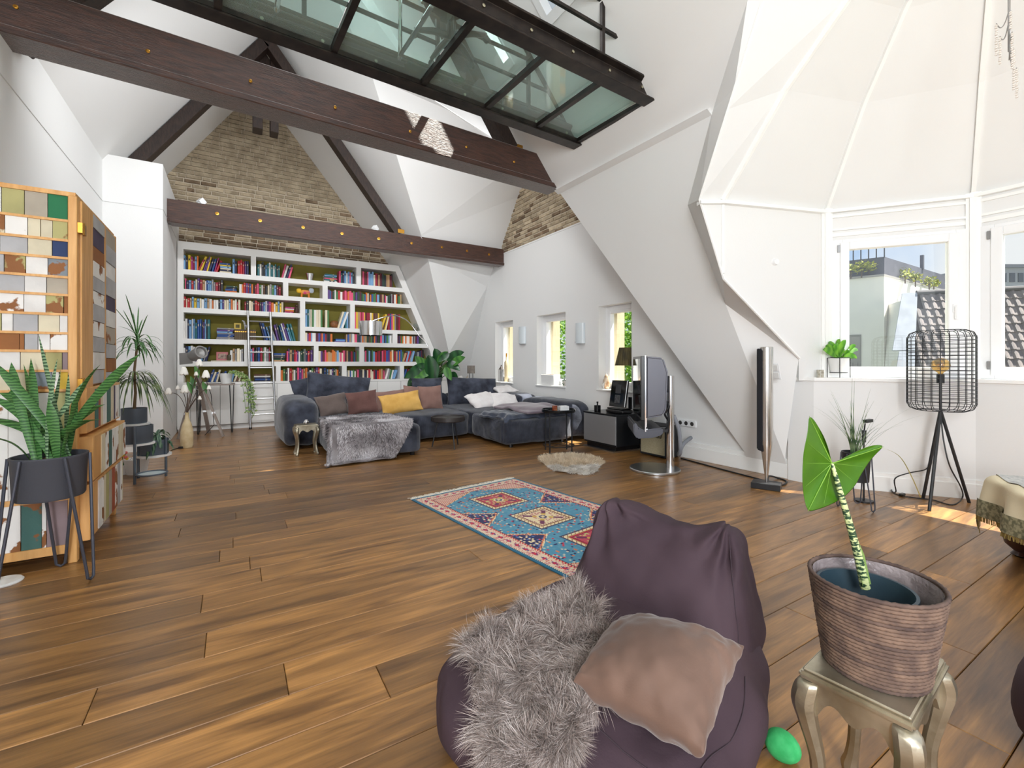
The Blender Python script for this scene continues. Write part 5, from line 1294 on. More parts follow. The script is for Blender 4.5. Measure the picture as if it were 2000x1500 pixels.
mb.build('lamp_shade', mat('pleated black shade', (44, 40, 26), .7, col2=(96, 84, 44), scale=14, stretch=(1, 1, .2)), t)
MB().tube([(0, 0, .03), (0, 0, .42)], .008, 8).build('stem', M_GLASS, t); MB().lathe([(0, 0), (.06, 0), (.06, .02), (.01, .03), (0, .03)], 20).build('base', M_CHROME, t, smooth=True); MB().tube([(-.08, 0, .60), (.08, 0, .60)], .003, 5).build('shade_holder', M_BRASS, t)
t = thing('shell', 'brown and cream conch shell on the left of the third small window sill', 'shell', (4.86, 5.17, SZ))
MB().lathe([(.0, .0), (.04, .01), (.06, .05), (.045, .11), (.05, .13), (.032, .17), (.034, .185), (.015, .215), (0, .235)], 16).build('shell_body', mat('shell brown', (176, 132, 92), .4, col2=(232, 214, 190), scale=14), t, smooth=True)
MB().blade([(-.05, 0, .01), (-.065, -.01, .06), (-.05, -.01, .11)], [.02, .05, .01], (0, 1, 0), .2).build('shell_lip', M_PETAL, t)
t = thing('tray', 'white shallow tray on the third small window sill beside the lamp', 'tray', (4.86, 4.70, SZ)); MB().box((-.06, -.08, 0), (.06, .08, .012)).build('plate', M_WPOT, t); MB().box((-.06, -.08, .012), (-.052, .08, .05)).build('rim', M_WPOT, t); MB().box((.052, -.08, .012), (.06, .08, .05)).build('rim', M_WPOT, t)
# wall sconces
for (px, py, lab) in ((1022, 655, 'white curved wall light between first and second small windows'), (1135, 651, 'white curved wall light between second and third small windows')):
    p = onX(px, py, 4.8); t = thing('wall_lamp', lab, 'wall lamp', p, 0, 'white half round wall lights')
    mb = MB().grid(lambda u, v: (-.075*math.sin(math.pi*u)-.004, .105*math.cos(math.pi*u), -.165+.33*v), 14, 2); mb.build('shade', mat('opal glass', (214, 222, 226), .3), t, smooth=True)
    MB().box((-.012, -.06, -.1), (0, .06, .1)).build('back_plate', M_TRIM, t); MB().cbox((-.03, .1, -.14), (.02, .012, .02)).build('clip', M_CHROME, t)
# ---------------------------------------------------------------- media cabinet
mc = thing('media_cabinet', 'low black cabinet with silver front beside the TV', 'cabinet', (4.47, 4.63, 0))
MB().box((4.235, 4.32, .075), (4.74, 4.95, .475)).build('body', mat('black lacquer', (24, 26, 30), .35), mc, world=True, bevel=.003)
MB().box((4.22, 4.31, .477), (4.75, 4.96, .495)).build('top', mat('black top', (26, 27, 30), .25), mc, world=True, bevel=.002)
MB().box((4.218, 4.322, .10), (4.235, 4.945, .47)).build('door', mat('silver fabric front', (158, 158, 160), .45, .5), mc, world=True, bevel=.002)
MB().box((4.20, 4.34, 0), (4.70, 4.95, .018)).build('base_plate', M_ALU, mc, world=True); MB().box((4.26, 4.36, .018), (4.70, 4.92, .075)).build('plinth', M_BLACKP, mc, world=True)
t = thing('music_player', 'black upright glass music player on a desk stand on the media cabinet', 'music player', (4.46, 4.50, .495))
MB().puff((0, 0, .025), (.22, .34, .05), 6, 6).build('base', M_BLACKP, t, smooth=True); MB().box((-.09, -.15, .05), (.09, .15, .07)).build('deck', M_BLACKP, t, bevel=.01)
Mp = Matrix.Translation((.0, 0, .26)) @ Matrix.Rotation(.16, 4, 'Y')
MB().box((-.02, -.145, -.18), (.02, .145, .18), Mp).build('body', mat('black glass', (14, 15, 17), .06), t, bevel=.004)
MB().box((-.023, -.05, .0), (-.021, .05, .12), Mp).build('window', mat('smoke panel', (54, 56, 60), .2), t); MB().box((-.023, -.05, -.13), (-.021, .05, -.02), Mp).build('window', mat('smoke panel grid', (84, 86, 90), .3, col2=(40, 40, 44), scale=30), t)
MB().box((.05, -.17, .06), (.07, -.12, .22)).build('stand_arm', M_BLACKP, t)
t = thing('perfume_bottle', 'small square black bottle on the left of the media cabinet', 'bottle', (4.36, 4.82, .495)); MB().box((-.035, -.035, 0), (.035, .035, .085)).build('bottle', M_BLACKP, t, bevel=.006); MB().tube([(0, 0, .085), (0, 0, .12)], .01, 8).build('neck', M_BLACKP, t); MB().puff((0, 0, .125), (.03, .02, .02), 3, 4).build('cap', M_BLACKP, t)
# ---------------------------------------------------------------- television on its stand
tvp = onZ(1279, 918, 0); d_r = V((CT, -ST, 0)); d_f = V((ST, CT, 0))
tv = thing('television', 'grey flat-backed television seen from its side on a round aluminium stand', 'television', tvp, -TH-.16)
# local x = to the right in the photograph, y = away
MB().lathe([(0, 0), (.262, 0), (.268, .006), (.268, .022), (.262, .028), (0, .03)], 48).build('base', M_ALU, tv, smooth=True)
MB().tube([(.165, .02, .02), (.165, .02, 1.03)], .040, 20).build('pole', M_CHROME, tv, smooth=True)
zt0, zt1 = .56, 1.245
MB().box((-.165, -.16, zt0), (-.125, .66, zt1)).build('screen_bezel', M_BLACKP, tv, bevel=.004); MB().box((-.168, -.13, zt0+.03), (-.165, .63, zt1-.03)).build('screen', mat('screen glass', (10, 10, 12), .05), tv)
MB().box((-.125, -.163, zt0-.12), (-.113, .663, zt1+.003)).build('trim_strip', M_CHROME, tv)
mb = MB().prism([(-.113, -.14, zt0+.01), (.07, -.14, zt0+.05), (.10, -.14, zt0+.12), (.115, -.14, zt1-.17), (.07, -.14, zt1-.02), (-.113, -.14, zt1)], (0, .78, 0)); mb.build('rear_case', mat('grey rear case', (96, 96, 104), .4, .3), tv, bevel=.02, seg=3)
MB().bar((.10, .02, .80), (.15, .02, .80), .06, .1).build('bracket', M_BLACKP, tv); MB().bar((.10, .02, 1.0), (.15, .02, 1.0), .02, .05).build('bracket', M_BLACKP, tv); MB().bar((.09, .02, .94), (.15, .02, .94), .02, .05).build('bracket', M_BLACKP, tv)
MB().tube(spline([(.1, .0, .78), (.14, -.03, .70), (.10, -.02, .62), (.15, .0, .52), (.15, .02, .40)], 5), .012, 7).build('cable', M_BLACK, tv); MB().tube(spline([(.08, .02, .7), (.13, -.03, .62), (.14, -.02, .50), (.11, 0, .45)], 5), .01, 7).build('cable', M_BLACK, tv)
mb = MB()
prof = [(-.24, .52), (-.235, .40), (-.20, .355), (-.05, .365), (.06, .40), (.075, .44), (.06, .475), (-.02, .47), (-.12, .45), (-.18, .47), (-.215, .53)]
mb.prism([(x, -.12, z) for x, z in prof], (0, .72, 0)); mb.build('speaker_bar', mat('grey speaker', (84, 85, 92), .4, .4), tv, bevel=.012, seg=2); MB().bar((.05, .02, .44), (.15, .02, .44), .05, .05).build('speaker_bracket', M_BLACKP, tv); MB().bar((-.1, .02, .47), (-.1, .02, .57), .05, .03).build('speaker_post', M_CHROME, tv)
# amplifier cabinet
am = thing('guitar_amplifier', 'small black amplifier with cream grille behind the television', 'amplifier', (4.56, 3.93, 0))
MB().box((4.47, 3.72, .012), (4.72, 4.14, .40)).build('case', mat('black tolex', (30, 31, 34), .7, bump=.2, scale=80), am, world=True, bevel=.008)
MB().box((4.462, 3.745, .04), (4.47, 4.115, .37)).build('grille', mat('cream grille cloth', (184, 176, 146), .9, col2=(168, 158, 128), scale=90, bump=.2), am, world=True)
tm = text_mb('Marshall', .085, .35, .004); Mt = frame((4.458, 3.93, .27), (0, -1, 0), (0, 0, 1)); tm.v = [tuple(Mt @ V(p)) for p in tm.v]; tm.build('logo', M_BLACKP, am, world=True)
for yy in (3.76, 4.10): MB().lathe([(.015, 0), (.015, .013)], 8, c=(4.6, yy, 0)).build('foot', M_BLACKP, am, world=True)
t = thing('socket_strip', 'white socket strip with dark outlets on the wall right of the television', 'socket', (4.79, 3.4, .3))
p0, p1 = onX(1318, 840, 4.8), onX(1361, 855, 4.8)
MB().box((4.775, p1.y, .385), (4.8, p0.y, .465)).build('strip', M_PVC, t, world=True, bevel=.004)
for i in range(5): MB().lathe([(.026, 0), (.022, -.004), (0, -.003)], 14, M=frame((4.774, p1.y+.05+i*.085, .425), (0, 1, 0), (0, 0, 1))).build('outlet', mat('outlet dark', (60, 58, 56), .5), t, world=True)
t = thing('cable_sleeve', 'grey cable sleeve hanging from the television pole to the floor and sockets', 'cable', (4.2, 3.35, 0))
MB().tube(spline([at(1316, 812, 5.0), at(1326, 840, 5.05), at(1329, 880, 5.15), at(1326, 888, 5.3), at(1333, 870, 5.4), at(1345, 858, 5.5), at(1356, 852, 5.75)], 6), .022, 10).build('sleeve', mat('grey textile sleeve', (146, 150, 158), .8), t, world=True, smooth=True)
# loudspeaker column
ls = thing('loudspeaker', 'tall slim silver column loudspeaker on a pointed foot and black block', 'loudspeaker', onZ(1497, 953, 0), -TH-.62)
MB().box((-.12, -.085, 0), (.12, .085, .055)).build('base', mat('black block', (36, 37, 40), .4), ls, bevel=.004)
sp_ = MB().lathe([(.008, .05), (.012, .09), (.036, .28), (.048, .36), (.056, .42), (.056, 1.315), (.05, 1.32), (0, 1.32)], 28, sx=1.0, sy=1.1); sp_.build('column', mat('polished aluminium', (214, 212, 208), .22, .9), ls, smooth=True)
MB().prism([(-.075, -.05, .36), (-.02, -.062, .34), (-.02, .062, .34), (-.075, .05, .36)], (0, 0, .95)).build('grille', mat('black grille cloth', (26, 27, 32), .9), ls, bevel=.008, seg=2)
t = thing('cable', 'black cable curling on the floor behind the loudspeaker foot', 'cable', onZ(1520, 938, 0)); MB().tube(spline([onZ(1500, 945, .008), onZ(1502, 930, .05), onZ(1520, 934, .008), onZ(1536, 940, .008), onZ(1530, 947, .008), onZ(1510, 948, .008)], 6), .008, 7).build('cord', M_BLACK, t, world=True)
t = thing('cable', 'long black cable along the baseboard from television to loudspeaker', 'cable', onZ(1400, 925, 0)); MB().tube([onZ(1330, 895, .008), onZ(1400, 914, .008), onZ(1480, 935, .008), onZ(1500, 941, .008)], .008, 6).build('cord', M_BLACK, t, world=True)
# switches and thermostat on the turret wall
def tzp(px, py): 
    r = ray(px, py); z = 3.641/(.308*r.x+.952*r.y); return at(px, py, z)
zn = V((-.308, -.952, 0)).normalized()
p = tzp(1513, 512); t = thing('thermostat', 'round white thermostat knob high on the turret wall', 'thermostat', p); Mz = frame(p, (.952, -.308, 0), (0, 0, 1))
MB().lathe([(.032, 0), (.032, .012), (.026, .03), (0, .032)], 20, M=Mz).build('knob', M_PVC, t, world=True, smooth=True); MB().lathe([(.036, 0), (.036, .004), (0, .004)], 20, M=Mz).build('plate', M_TRIM, t, world=True)
p = V((4.60, 2.70, 1.09)); p = onX(1517, 725, 4.40)
t = thing('light_switch', 'double white light switch beside the loudspeaker top', 'switch', p); Ms = frame(p, (.3, -.95, 0), (.28, .1, -.95) if False else (0, 0, 1))
Mw = frame(V((Mx(p.z)-.01, p.y*0+onX(1517, 725, Mx(1.1)).y, onX(1517, 725, Mx(1.1)).z)), (0, -1, 0), (-.287, 0, .958))
MB().box((-.04, -.08, 0), (.04, .08, .012), Mw).build('plate', M_PVC, t, world=True, bevel=.004)
for yy in (-.038, .038): MB().box((-.028, yy-.03, .012), (.028, yy+.03, .018), Mw).build('rocker', M_WPOT, t, world=True, bevel=.003)
# ---------------------------------------------------------------- turret corner: sill plant, grass, wire lamp
t = thing('potted_plant', 'lively green leafed plant in a white pot on a wire stand on the turret sill', 'plant', at(1638, 735, 4.38)); t.location.z = 1.03; WM[t.name] = Matrix.Translation(t.location)
MB().lathe([(0, .05), (.065, .05), (.085, .185), (.078, .185), (.072, .16), (0, .16)], 28).build('pot', M_WPOT, t, smooth=True)
for k in range(4):
    a = .5+k*math.pi/2; MB().tube([(.09*math.cos(a), .09*math.sin(a), .19), (.09*math.cos(a), .09*math.sin(a), 0)], .0035, 6).build('leg', M_BLACK, t)
MB().tube([(.088*math.cos(a), .088*math.sin(a), .19) for a in [i*2*math.pi/24 for i in range(24)]], .0035, 6, closed=True).build('ring', M_BLACK, t); MB().tube([(.07*math.cos(a), .07*math.sin(a), .048) for a in [i*2*math.pi/24 for i in range(24)]], .0035, 6, closed=True).build('ring', M_BLACK, t)
M_LIME = leafmat('bright leaf', (70, 134, 34), (118, 176, 56), 'X', 5, .4, .3)
for i, (tx, ty) in enumerate(((1607, 683), (1618, 668), (1640, 662), (1652, 664), (1672, 675), (1676, 684), (1674, 700), (1660, 690), (1625, 690), (1632, 672), (1650, 680), (1645, 692), (1612, 676))):
    b = t.location+V((0, 0, .17)); e_ = at(tx, ty, 4.38-.06*math.cos(i*2)); broadleaf(t, b.lerp(e_, .25), e_, .055, M_LIME, i, (.3, -.4, .9) if abs(tx-1640) > 15 else (CT, -ST, 0), sag=.03)
    MB().tube([b, b.lerp(e_, .3)+V((0, 0, .01))], .004, 5).build('stem', M_LIME, t, world=True)
t = thing('tealight_glass', 'small mottled glass on the corner of the turret sill', 'glass', at(1602, 735, 4.36)); t.location.z = 1.03; MB().lathe([(0, 0), (.03, 0), (.03, .075), (.027, .075), (.026, .01), (0, .01)], 16).build('glass', mat('mottled glass', (196, 192, 178), .25, col2=(150, 146, 128), scale=40), t, smooth=True); MB().lathe([(.024, .011), (.024, .03), (0, .03)], 10).build('wax', M_WHITEC, t)
gp = at(1672, 900, 3.68); gp.z = 0
gs = thing('potted_grass', 'spiky grass plant in a black pot on hairpin legs below the turret window', 'plant', gp)
MB().lathe([(0, .22), (.085, .22), (.098, .44), (.10, .45), (.092, .45), (.088, .42), (0, .42)], 28).build('pot', mat('black pot', (38, 40, 44), .5), gs, smooth=True)
hairpin(gs, .098, .13, .44, 3, .005, .3, .5)
gr = random.Random(15); M_GRASS = leafmat('grass blade', (66, 96, 60), (130, 150, 110), 'Z', 3)
for i in range(46):
    a = gr.uniform(0, 6.28); L = gr.uniform(.25, .62); sp__ = gr.uniform(.05, .55)
    if i == 0: L, sp__ = .66, .02
    if i == 1: L, sp__ = .62, .04
    o = V((gr.uniform(-.03, .03), gr.uniform(-.03, .03), .42)); pts = [o+V((math.cos(a)*L*sp__*f*(1+f*.4), math.sin(a)*L*sp__*f*(1+f*.4), L*(f-sp__*.7*f*f))) for f in [k/7 for k in range(8)]]
    MB().blade(pts, [.008*(1-f*.85) for f in [k/7 for k in range(8)]], (-math.sin(a), math.cos(a), 0), .2).build('grass_blade', M_GRASS, gs, smooth='all')
pts = spline([gp+V((0, 0, .43)), at(1715, 875, 3.6), at(1755, 890, 3.6), at(1780, 930, 3.65), at(1798, 972, 3.75)], 5); MB().blade(pts, [.008]*len(pts), (0, 1, .2), .1).build('grass_blade', mat('dry blade', (196, 190, 120), .7), gs, world=True)
t = thing('plant_light', 'small black clip light with a bent head behind the grass pot', 'lamp', at(1687, 960, 3.85)); t.location.z = 0; WM[t.name] = Matrix.Translation(t.location)
MB().lathe([(.07, 0), (.07, .012), (0, .014)], 20).build('base', M_BLACK, t); MB().tube([(0, 0, .01), (0, 0, .53)], .008, 8).build('stem', M_BLACK, t); MB().tube([(0, 0, .50), (.01, 0, .60)], .016, 10).build('grip', M_BLACK, t); MB().tube([(.01, 0, .6), (0, -.01, .66)], .006, 8).build('neck', M_BLACK, t); MB().cbox((.03, -.02, .68), (.12, .03, .025)).build('head', M_BLACK, t)
lc = at(1837, 985, 3.80); lc.z = 0
wl_ = thing('wire_lamp', 'black wire cage floor lamp on three legs with an amber globe bulb', 'floor lamp', lc)
ztop, zb, R_ = 1.44, .775, .215
for (px, py) in ((1803, 973), (1815, 998), (1893, 982)):
    f = onZ(px, py, .0); MB().tube([lc+V((0, 0, zb)), f], .012, 8).build('leg', M_BLACK, wl_, world=True, smooth=True)
MB().bar(lc+V((0, 0, 0))*0+(lc+V((0, 0, zb))).lerp(onZ(1803, 973, 0), .62), (lc+V((0, 0, zb))).lerp(onZ(1815, 998, 0), .62), .012, .012).build('cross_bar', M_BLACK, wl_, world=True)
for k in range(24):
    a = k*2*math.pi/24; c_, s_ = math.cos(a), math.sin(a); rr_ = .06
    pts = [(.03*c_, .03*s_, ztop)] if False else []
    pts += [((R_-rr_)*c_, (R_-rr_)*s_, ztop), ((R_-.018)*c_, (R_-.018)*s_, ztop-.018), (R_*c_, R_*s_, ztop-rr_), (R_*c_, R_*s_, zb+rr_), ((R_-.018)*c_, (R_-.018)*s_, zb+.018), ((R_-rr_)*c_, (R_-rr_)*s_, zb)]
    MB().tube(pts, .0026, 5).build('wire', M_BLACK, wl_)
for k in range(19):
    z = zb+.05+k*(ztop-zb-.1)/18; MB().tube([(R_*math.cos(a), R_*math.sin(a), z) for a in [i*2*math.pi/32 for i in range(32)]], .0024, 5, closed=True).build('wire_ring', M_BLACK, wl_)
for z in (ztop, zb): MB().tube([((R_-.06)*math.cos(a), (R_-.06)*math.sin(a), z) for a in [i*2*math.pi/32 for i in range(32)]], .003, 5, closed=True).build('wire_ring', M_BLACK, wl_)
for a in (0, math.pi/2): MB().bar(((R_-.06)*math.cos(a), (R_-.06)*math.sin(a), zb), (-(R_-.06)*math.cos(a), -(R_-.06)*math.sin(a), zb), .01, .006).build('spoke', M_BLACK, wl_)
MB().tube([(0, 0, zb-.02), (0, 0, 1.03)], .010, 8).build('stem', M_BLACK, wl_); MB().lathe([(.026, 1.0), (.026, 1.075), (.012, 1.08)], 16).build('socket', M_BLACK, wl_)
MB().lathe([(.013, 1.075), (.02, 1.09), (.055, 1.12), (.064, 1.15), (.055, 1.185), (.03, 1.208), (0, 1.213)], 24).build('bulb', glassmat('amber glass', (.95, .72, .34), 1.2, .12), wl_, smooth=True)
MB().tube([(.02*math.cos(a*3), .02*math.sin(a*3), 1.12+.05*a/6.28) for a in [i*.3 for i in range(21)]], .002, 4).build('filament', M_BRASS, wl_)
t = thing('lamp_cable', 'black lamp cable with switch and coil on the floor by the wire lamp', 'cable', onZ(1790, 968, 0))
MB().tube(spline([at(1838, 812, 3.8), at(1843, 860, 3.75), at(1855, 910, 3.72), at(1876, 950, 3.85), onZ(1880, 972, .01), onZ(1860, 986, .006), onZ(1820, 976, .006), onZ(1770, 970, .006), onZ(1745, 962, .006), onZ(1742, 948, .03), onZ(1750, 945, .04), onZ(1741, 958, .02), onZ(1750, 960, .04), at(1748, 935, 3.95), at(1775, 924, 4.0), at(1805, 918, 4.0), at(1815, 910, 4.05)], 6), .005, 6).build('cord', M_BLACK, t, world=True); MB().cbox(onZ(1762, 966, .014), (.07, .03, .02)).build('switch', M_BLACKP, t, world=True, bevel=.004)
# bench with throw
b0 = onZ(1932, 932, .44); bd = V((-.86, -.51, 0)).normalized(); bn = V((.51, -.86, 0)).normalized()
bn = -V((-bd.y, bd.x, 0)); bn = bn if bn.x > 0 else -bn
dbd = thing('daybed', 'cream upholstered daybed end with a dark wooden bun foot at right', 'daybed', (b0.x, b0.y, 0))
Mb = Matrix(((bd.x, bn.x, 0, b0.x), (bd.y, bn.y, 0, b0.y), (0, 0, 1, 0), (0, 0, 0, 1)))
M_CRM = mat('cream linen', (206, 182, 146), .9, col2=(218, 198, 164), scale=20, bump=.1)
MB().puff((.75, .42, .30), (1.5, .84, .26), 12, 8, M=Mb).build('mattress', M_CRM, dbd, world=True, smooth=True); MB().box((.04, .03, .13), (1.45, .8, .2), Mb).build('frame', M_CRM, dbd, world=True)
for (u, w_) in ((.12, .10), (1.3, .10), (.12, .74), (1.3, .74)): MB().lathe([(.03, 0), (.045, .01), (.03, .03), (.07, .07), (.078, .11), (.05, .15), (0, .15)], 20, M=Mb @ Matrix.Translation((u, w_, 0))).build('foot', mat('dark bun wood', (72, 44, 36), .3), dbd, world=True, smooth=True)
def thr2(u, v):
    s = v*.72; x = -.05+.62*u
    if s < .46: yy, z = .46-s, .452+.008*math.sin(u*14)
    else: yy, z = -.018-.03*math.sin(u*12)*min(1, (s-.46)*6)-.05*(s-.46), .452-(s-.46)*.98
    if x < 0: z -= -x*2.2
    p = Mb @ V((x, yy, z)); return tuple(p)
to = cloth('fringed_throw', 'cream throw with green grey woven border hanging over the daybed end', 'throw', thr2, 26, 30, mat('cream throw', (226, 212, 180), .9, bump=.1, scale=40), .008, 1)
bm_ = MB().grid(lambda u, v: tuple(V(thr2(u, .85+.15*v))+(-bn*.008)), 26, 4); o = bm_.build('woven_border', mat('olive woven border', (100, 96, 72), .9, col2=(150, 142, 112), scale=50, contrast=(.42, .58)), to); 
b2 = MB().grid(lambda u, v: tuple(V(thr2(u, .20+.40*v))+V((0, 0, .006))), 20, 5); b2.build('grey_runner', mat('grey woven runner', (170, 170, 168), .9, col2=(206, 204, 198), scale=50), to)
mb = MB(); fr2 = random.Random(4)
for i in range(90): p = V(thr2((i+.5)/90, .995)); mb.tube([p, p+V((fr2.uniform(-.006, .006), fr2.uniform(-.006, .006), -.035))], .0028, 4)
o = mb.build('fringe', mat('olive gold fringe', (140, 118, 62), .8), to); o['kind'] = 'stuff'
# chandelier in the turret
cz = V((3.887, .754, 0)); cd = thing('chandelier', 'bare wire chandelier with pale bead strings hanging in the turret', 'chandelier', (cz.x, cz.y, 3.2))
MB().tube([(cz.x, cz.y, 3.0), (cz.x, cz.y, 4.3)], .006, 6).build('stem', M_LGREY, cd, world=True)
for i, (px, py) in enumerate(((1946, 46), (1953, 71), (1977, 62), (1980, 95), (1986, 132), (1974, 20))):
    e_ = at(px, py, 2.62); s0 = V((cz.x, cz.y, 3.25-.06*i)); MB().tube(arc(s0, e_, (s0+e_)/2+V((0, 0, -.06)), 8), .0028, 5).build('arm', M_LGREY, cd, world=True)
    n_ = (14, 12, 16, 18, 13, 8)[i]; mb = MB()
    for k in range(n_): mb.puff(e_-V((.004*math.sin(k*2), 0, .012+k*.013)), (.014, .014, .012), 2.2, 2)
    o = mb.build('bead_string', mat('pale beads', (222, 214, 206), .3), cd, world=True, smooth=True); o['kind'] = 'stuff'
# ---------------------------------------------------------------- patterned rug
from mathutils.bvhtree import BVHTree
rg_ = thing('rug', 'colourful rug of teal and red diamond medallions with white fringe', 'rug', (1.295, 3.76, 0), math.atan2(.136, .991))
RW, RL = 1.14, 2.06
def C(r, g, b): return lin((r, g, b))
TEAL, LBLUE, NAVY, RED, ROSE, CREAM_, ORNG, PURP, BRN = C(24, 104, 138), C(74, 142, 172), C(28, 30, 88), C(206, 34, 62), C(208, 150, 146), C(232, 212, 170), C(216, 120, 72), C(112, 40, 104), C(120, 60, 50)
def h2(i, j, s=0): return random.Random(i*7919+j*104729+s*31).random()
def rugcol(x, y, i, j):
    dx = min(x, RW-x); dy = min(y, RL-y); d = min(dx, dy)
    if d < .022: return TEAL
    if d < .034: return C(60, 50, 70) if (i+j) % 2 else CREAM_
    if d < .115:                                   # flower border
        s = y if dx < dy else x; t = (s % .085)/.085-.5; q = (d-.0745)/.04
        k = int(s/.085) % 2
        if abs(t)+abs(q)*.9 < .38: return (PURP if k else C(70, 66, 130)) if abs(abs(t)-abs(q)*.5) > .09 else RED
        if h2(i, j) < .10: return RED
        return C(226, 202, 176) if h2(i//2, j//2) < .75 else ROSE
    if d < .128: return RED if (i+j) % 3 else CREAM_
    if d < .138: return C(90, 60, 70)
    X = x-RW/2; W = RW/2-.14; P = .545; yc = (RL-3*P)/2+P/2
    m_ = min(range(3), key=lambda q: abs(y-(yc+q*P))); Y = y-(yc+m_*P)
    a = abs(X)/W; b_ = abs(Y)/(P/2)
    ends = (m_ == 0 and Y < 0) or (m_ == 2 and Y > 0)
    f = a-(1.0-max(0, (b_-.35)/.65)*.52) if not ends else a-(1.0-max(0, (b_-.5)/.8)*.9)
    if f > .075:                                    # side triangles
        if ends: return (ROSE if (i+2*j) % 4 else RED) if (i//1+j) % 3 else CREAM_
        return CREAM_ if h2(i//2, j//2) < .13 else (C(200, 60, 80) if h2(i//2, j//2, 3) < .07 else (C(70, 110, 170) if h2(i//2, j//2, 5) < .1 else NAVY))
    if f > .04: return ORNG
    if f > .0: return CREAM_ if (i+j) % 4 else NAVY
    if abs(X) < .175 and abs(Y) < .175:
        e_ = max(abs(X), abs(Y))
        if e_ > .152: return CREAM_ if (i+j) % 5 else BRN
        if e_ > .142: return C(190, 150, 80)
        base_ = CREAM_ if m_ == 1 else RED
        if e_ > .118: return base_ if (i*j) % 3 else C(120, 30, 60)
        rr_ = math.hypot(X, Y); st = abs(abs(X)-abs(Y))
        if rr_ < .03: return NAVY if rr_ > .018 else CREAM_
        if rr_ < .045: return CREAM_
        if st < .022 and rr_ < .15: return C(110, 40, 80) if rr_ > .08 else C(210, 170, 70)
        if h2(i//2, j//2) < .22: return C(200, 190, 120) if m_ != 1 else C(196, 120, 120)
        return base_ if m_ == 1 else C(196, 70, 90)
    if abs(X) < .19 and abs(Y) < .19: return C(60, 60, 90)
    q = h2(i//2, j//2, 1)
    if q < .05: return C(200, 200, 180)
    if q < .08: return ORNG
    if q < .13: return NAVY
    if q < .15: return RED
    return LBLUE if h2(i//3, j//3, 2) < .6 else C(86, 150, 176)
nx, ny = 150, 260
mb = MB(); zf = lambda x, y: .006+.0012*noise.noise(V((x*6, y*6, 0)))
mb.v = [(RW*i/nx, -RL*j/ny, zf(RW*i/nx, RL*j/ny)) for i in range(nx+1) for j in range(ny+1)]
mb.f = [(i*(ny+1)+j, i*(ny+1)+j+1, (i+1)*(ny+1)+j+1, (i+1)*(ny+1)+j) for i in range(nx) for j in range(ny)]; mb.m = [0]*len(mb.f)
me = mb.mesh('pile', vcolmat('rug pile', .95, .15)); setcol(me, [rugcol(RW*(i+.5)/nx, RL*(j+.5)/ny, i, j) for i in range(nx) for j in range(ny)])
o = bpy.data.objects.new('pile', me); link(o, rg_)
MB().box((0, -RL, 0), (RW, 0, .005)).build('backing', mat('rug backing', (40, 96, 120), .95), rg_)
M_FRNG = mat('white fringe', (232, 226, 212), .9); fr3 = random.Random(6)
for yy, sg in ((0, 1), (-RL, -1)):
    mb = MB()
    for i in range(150):
        x = RW*(i+.5)/150; L = fr3.uniform(.03, .065); mb.tube([(x, yy, .006), (x+fr3.uniform(-.006, .006), yy+sg*L*.5, .006+fr3.uniform(0, .008)), (x+fr3.uniform(-.016, .016), yy+sg*L, .004)], .0028, 4)
    mb.box((0, yy-.006+sg*.006, .002), (RW, yy+.006+sg*.006, .009))
    o = mb.build('fringe', M_FRNG, rg_); o['kind'] = 'stuff'
# ---------------------------------------------------------------- sheepskin before the media cabinet
sk = thing('sheepskin_rug', 'round edged cream and white sheepskin on the floor before the media cabinet', 'rug', (3.37, 4.16, 0))
dR, dF = V((CT, -ST, 0)), V((ST, CT, 0))
def skf(u, v):
    a = 2*math.pi*u; r = v*(1+.08*math.sin(a*3)+.06*math.sin(a*5+1)); p = V((3.37, 4.16, .02-.012*v*v))+dR*(.36*r*math.cos(a))+dF*(.50*r*math.sin(a)); return tuple(p)
MB().grid(skf, 40, 6, cu=True).build('hide', mat('hide', (226, 214, 196), .9), sk, world=True, smooth='all')
def disk_samples(n, cond, seed):
    r = random.Random(seed); o = []
    while len(o) < n:
        u, v = r.random(), math.sqrt(r.random()); p = V(skf(u, v)); t = (p-V((3.37, 4.16, 0))).dot(dF)
        if cond(t+.04*math.sin(u*40)): 
            od = (p-V((3.37, 4.16, p.z))); od = od.normalized() if od.length > 1e-4 else V((1, 0, 0)); o.append((p, (V((0, 0, 1))+od*.8*v).normalized()))
    return o
M_SKA = [mat('sheep cream', (230, 214, 190), .85), mat('sheep cream mid', (214, 196, 170), .85)]; M_SKB = [mat('sheep white', (240, 236, 230), .85), mat('sheep white mid', (228, 222, 214), .85)]
fur(sk, 'fur', disk_samples(5000, lambda t: t > -.2, 2), .05, .0035, M_SKA, 2, .6, 2, clump=.8, cf=9, comb=tuple(-dF*.6)); fur(sk, 'fur', disk_samples(3600, lambda t: t <= -.2, 3), .06, .0035, M_SKB, 3, .6, 2, clump=.8, cf=9, comb=tuple(-dF*.9))
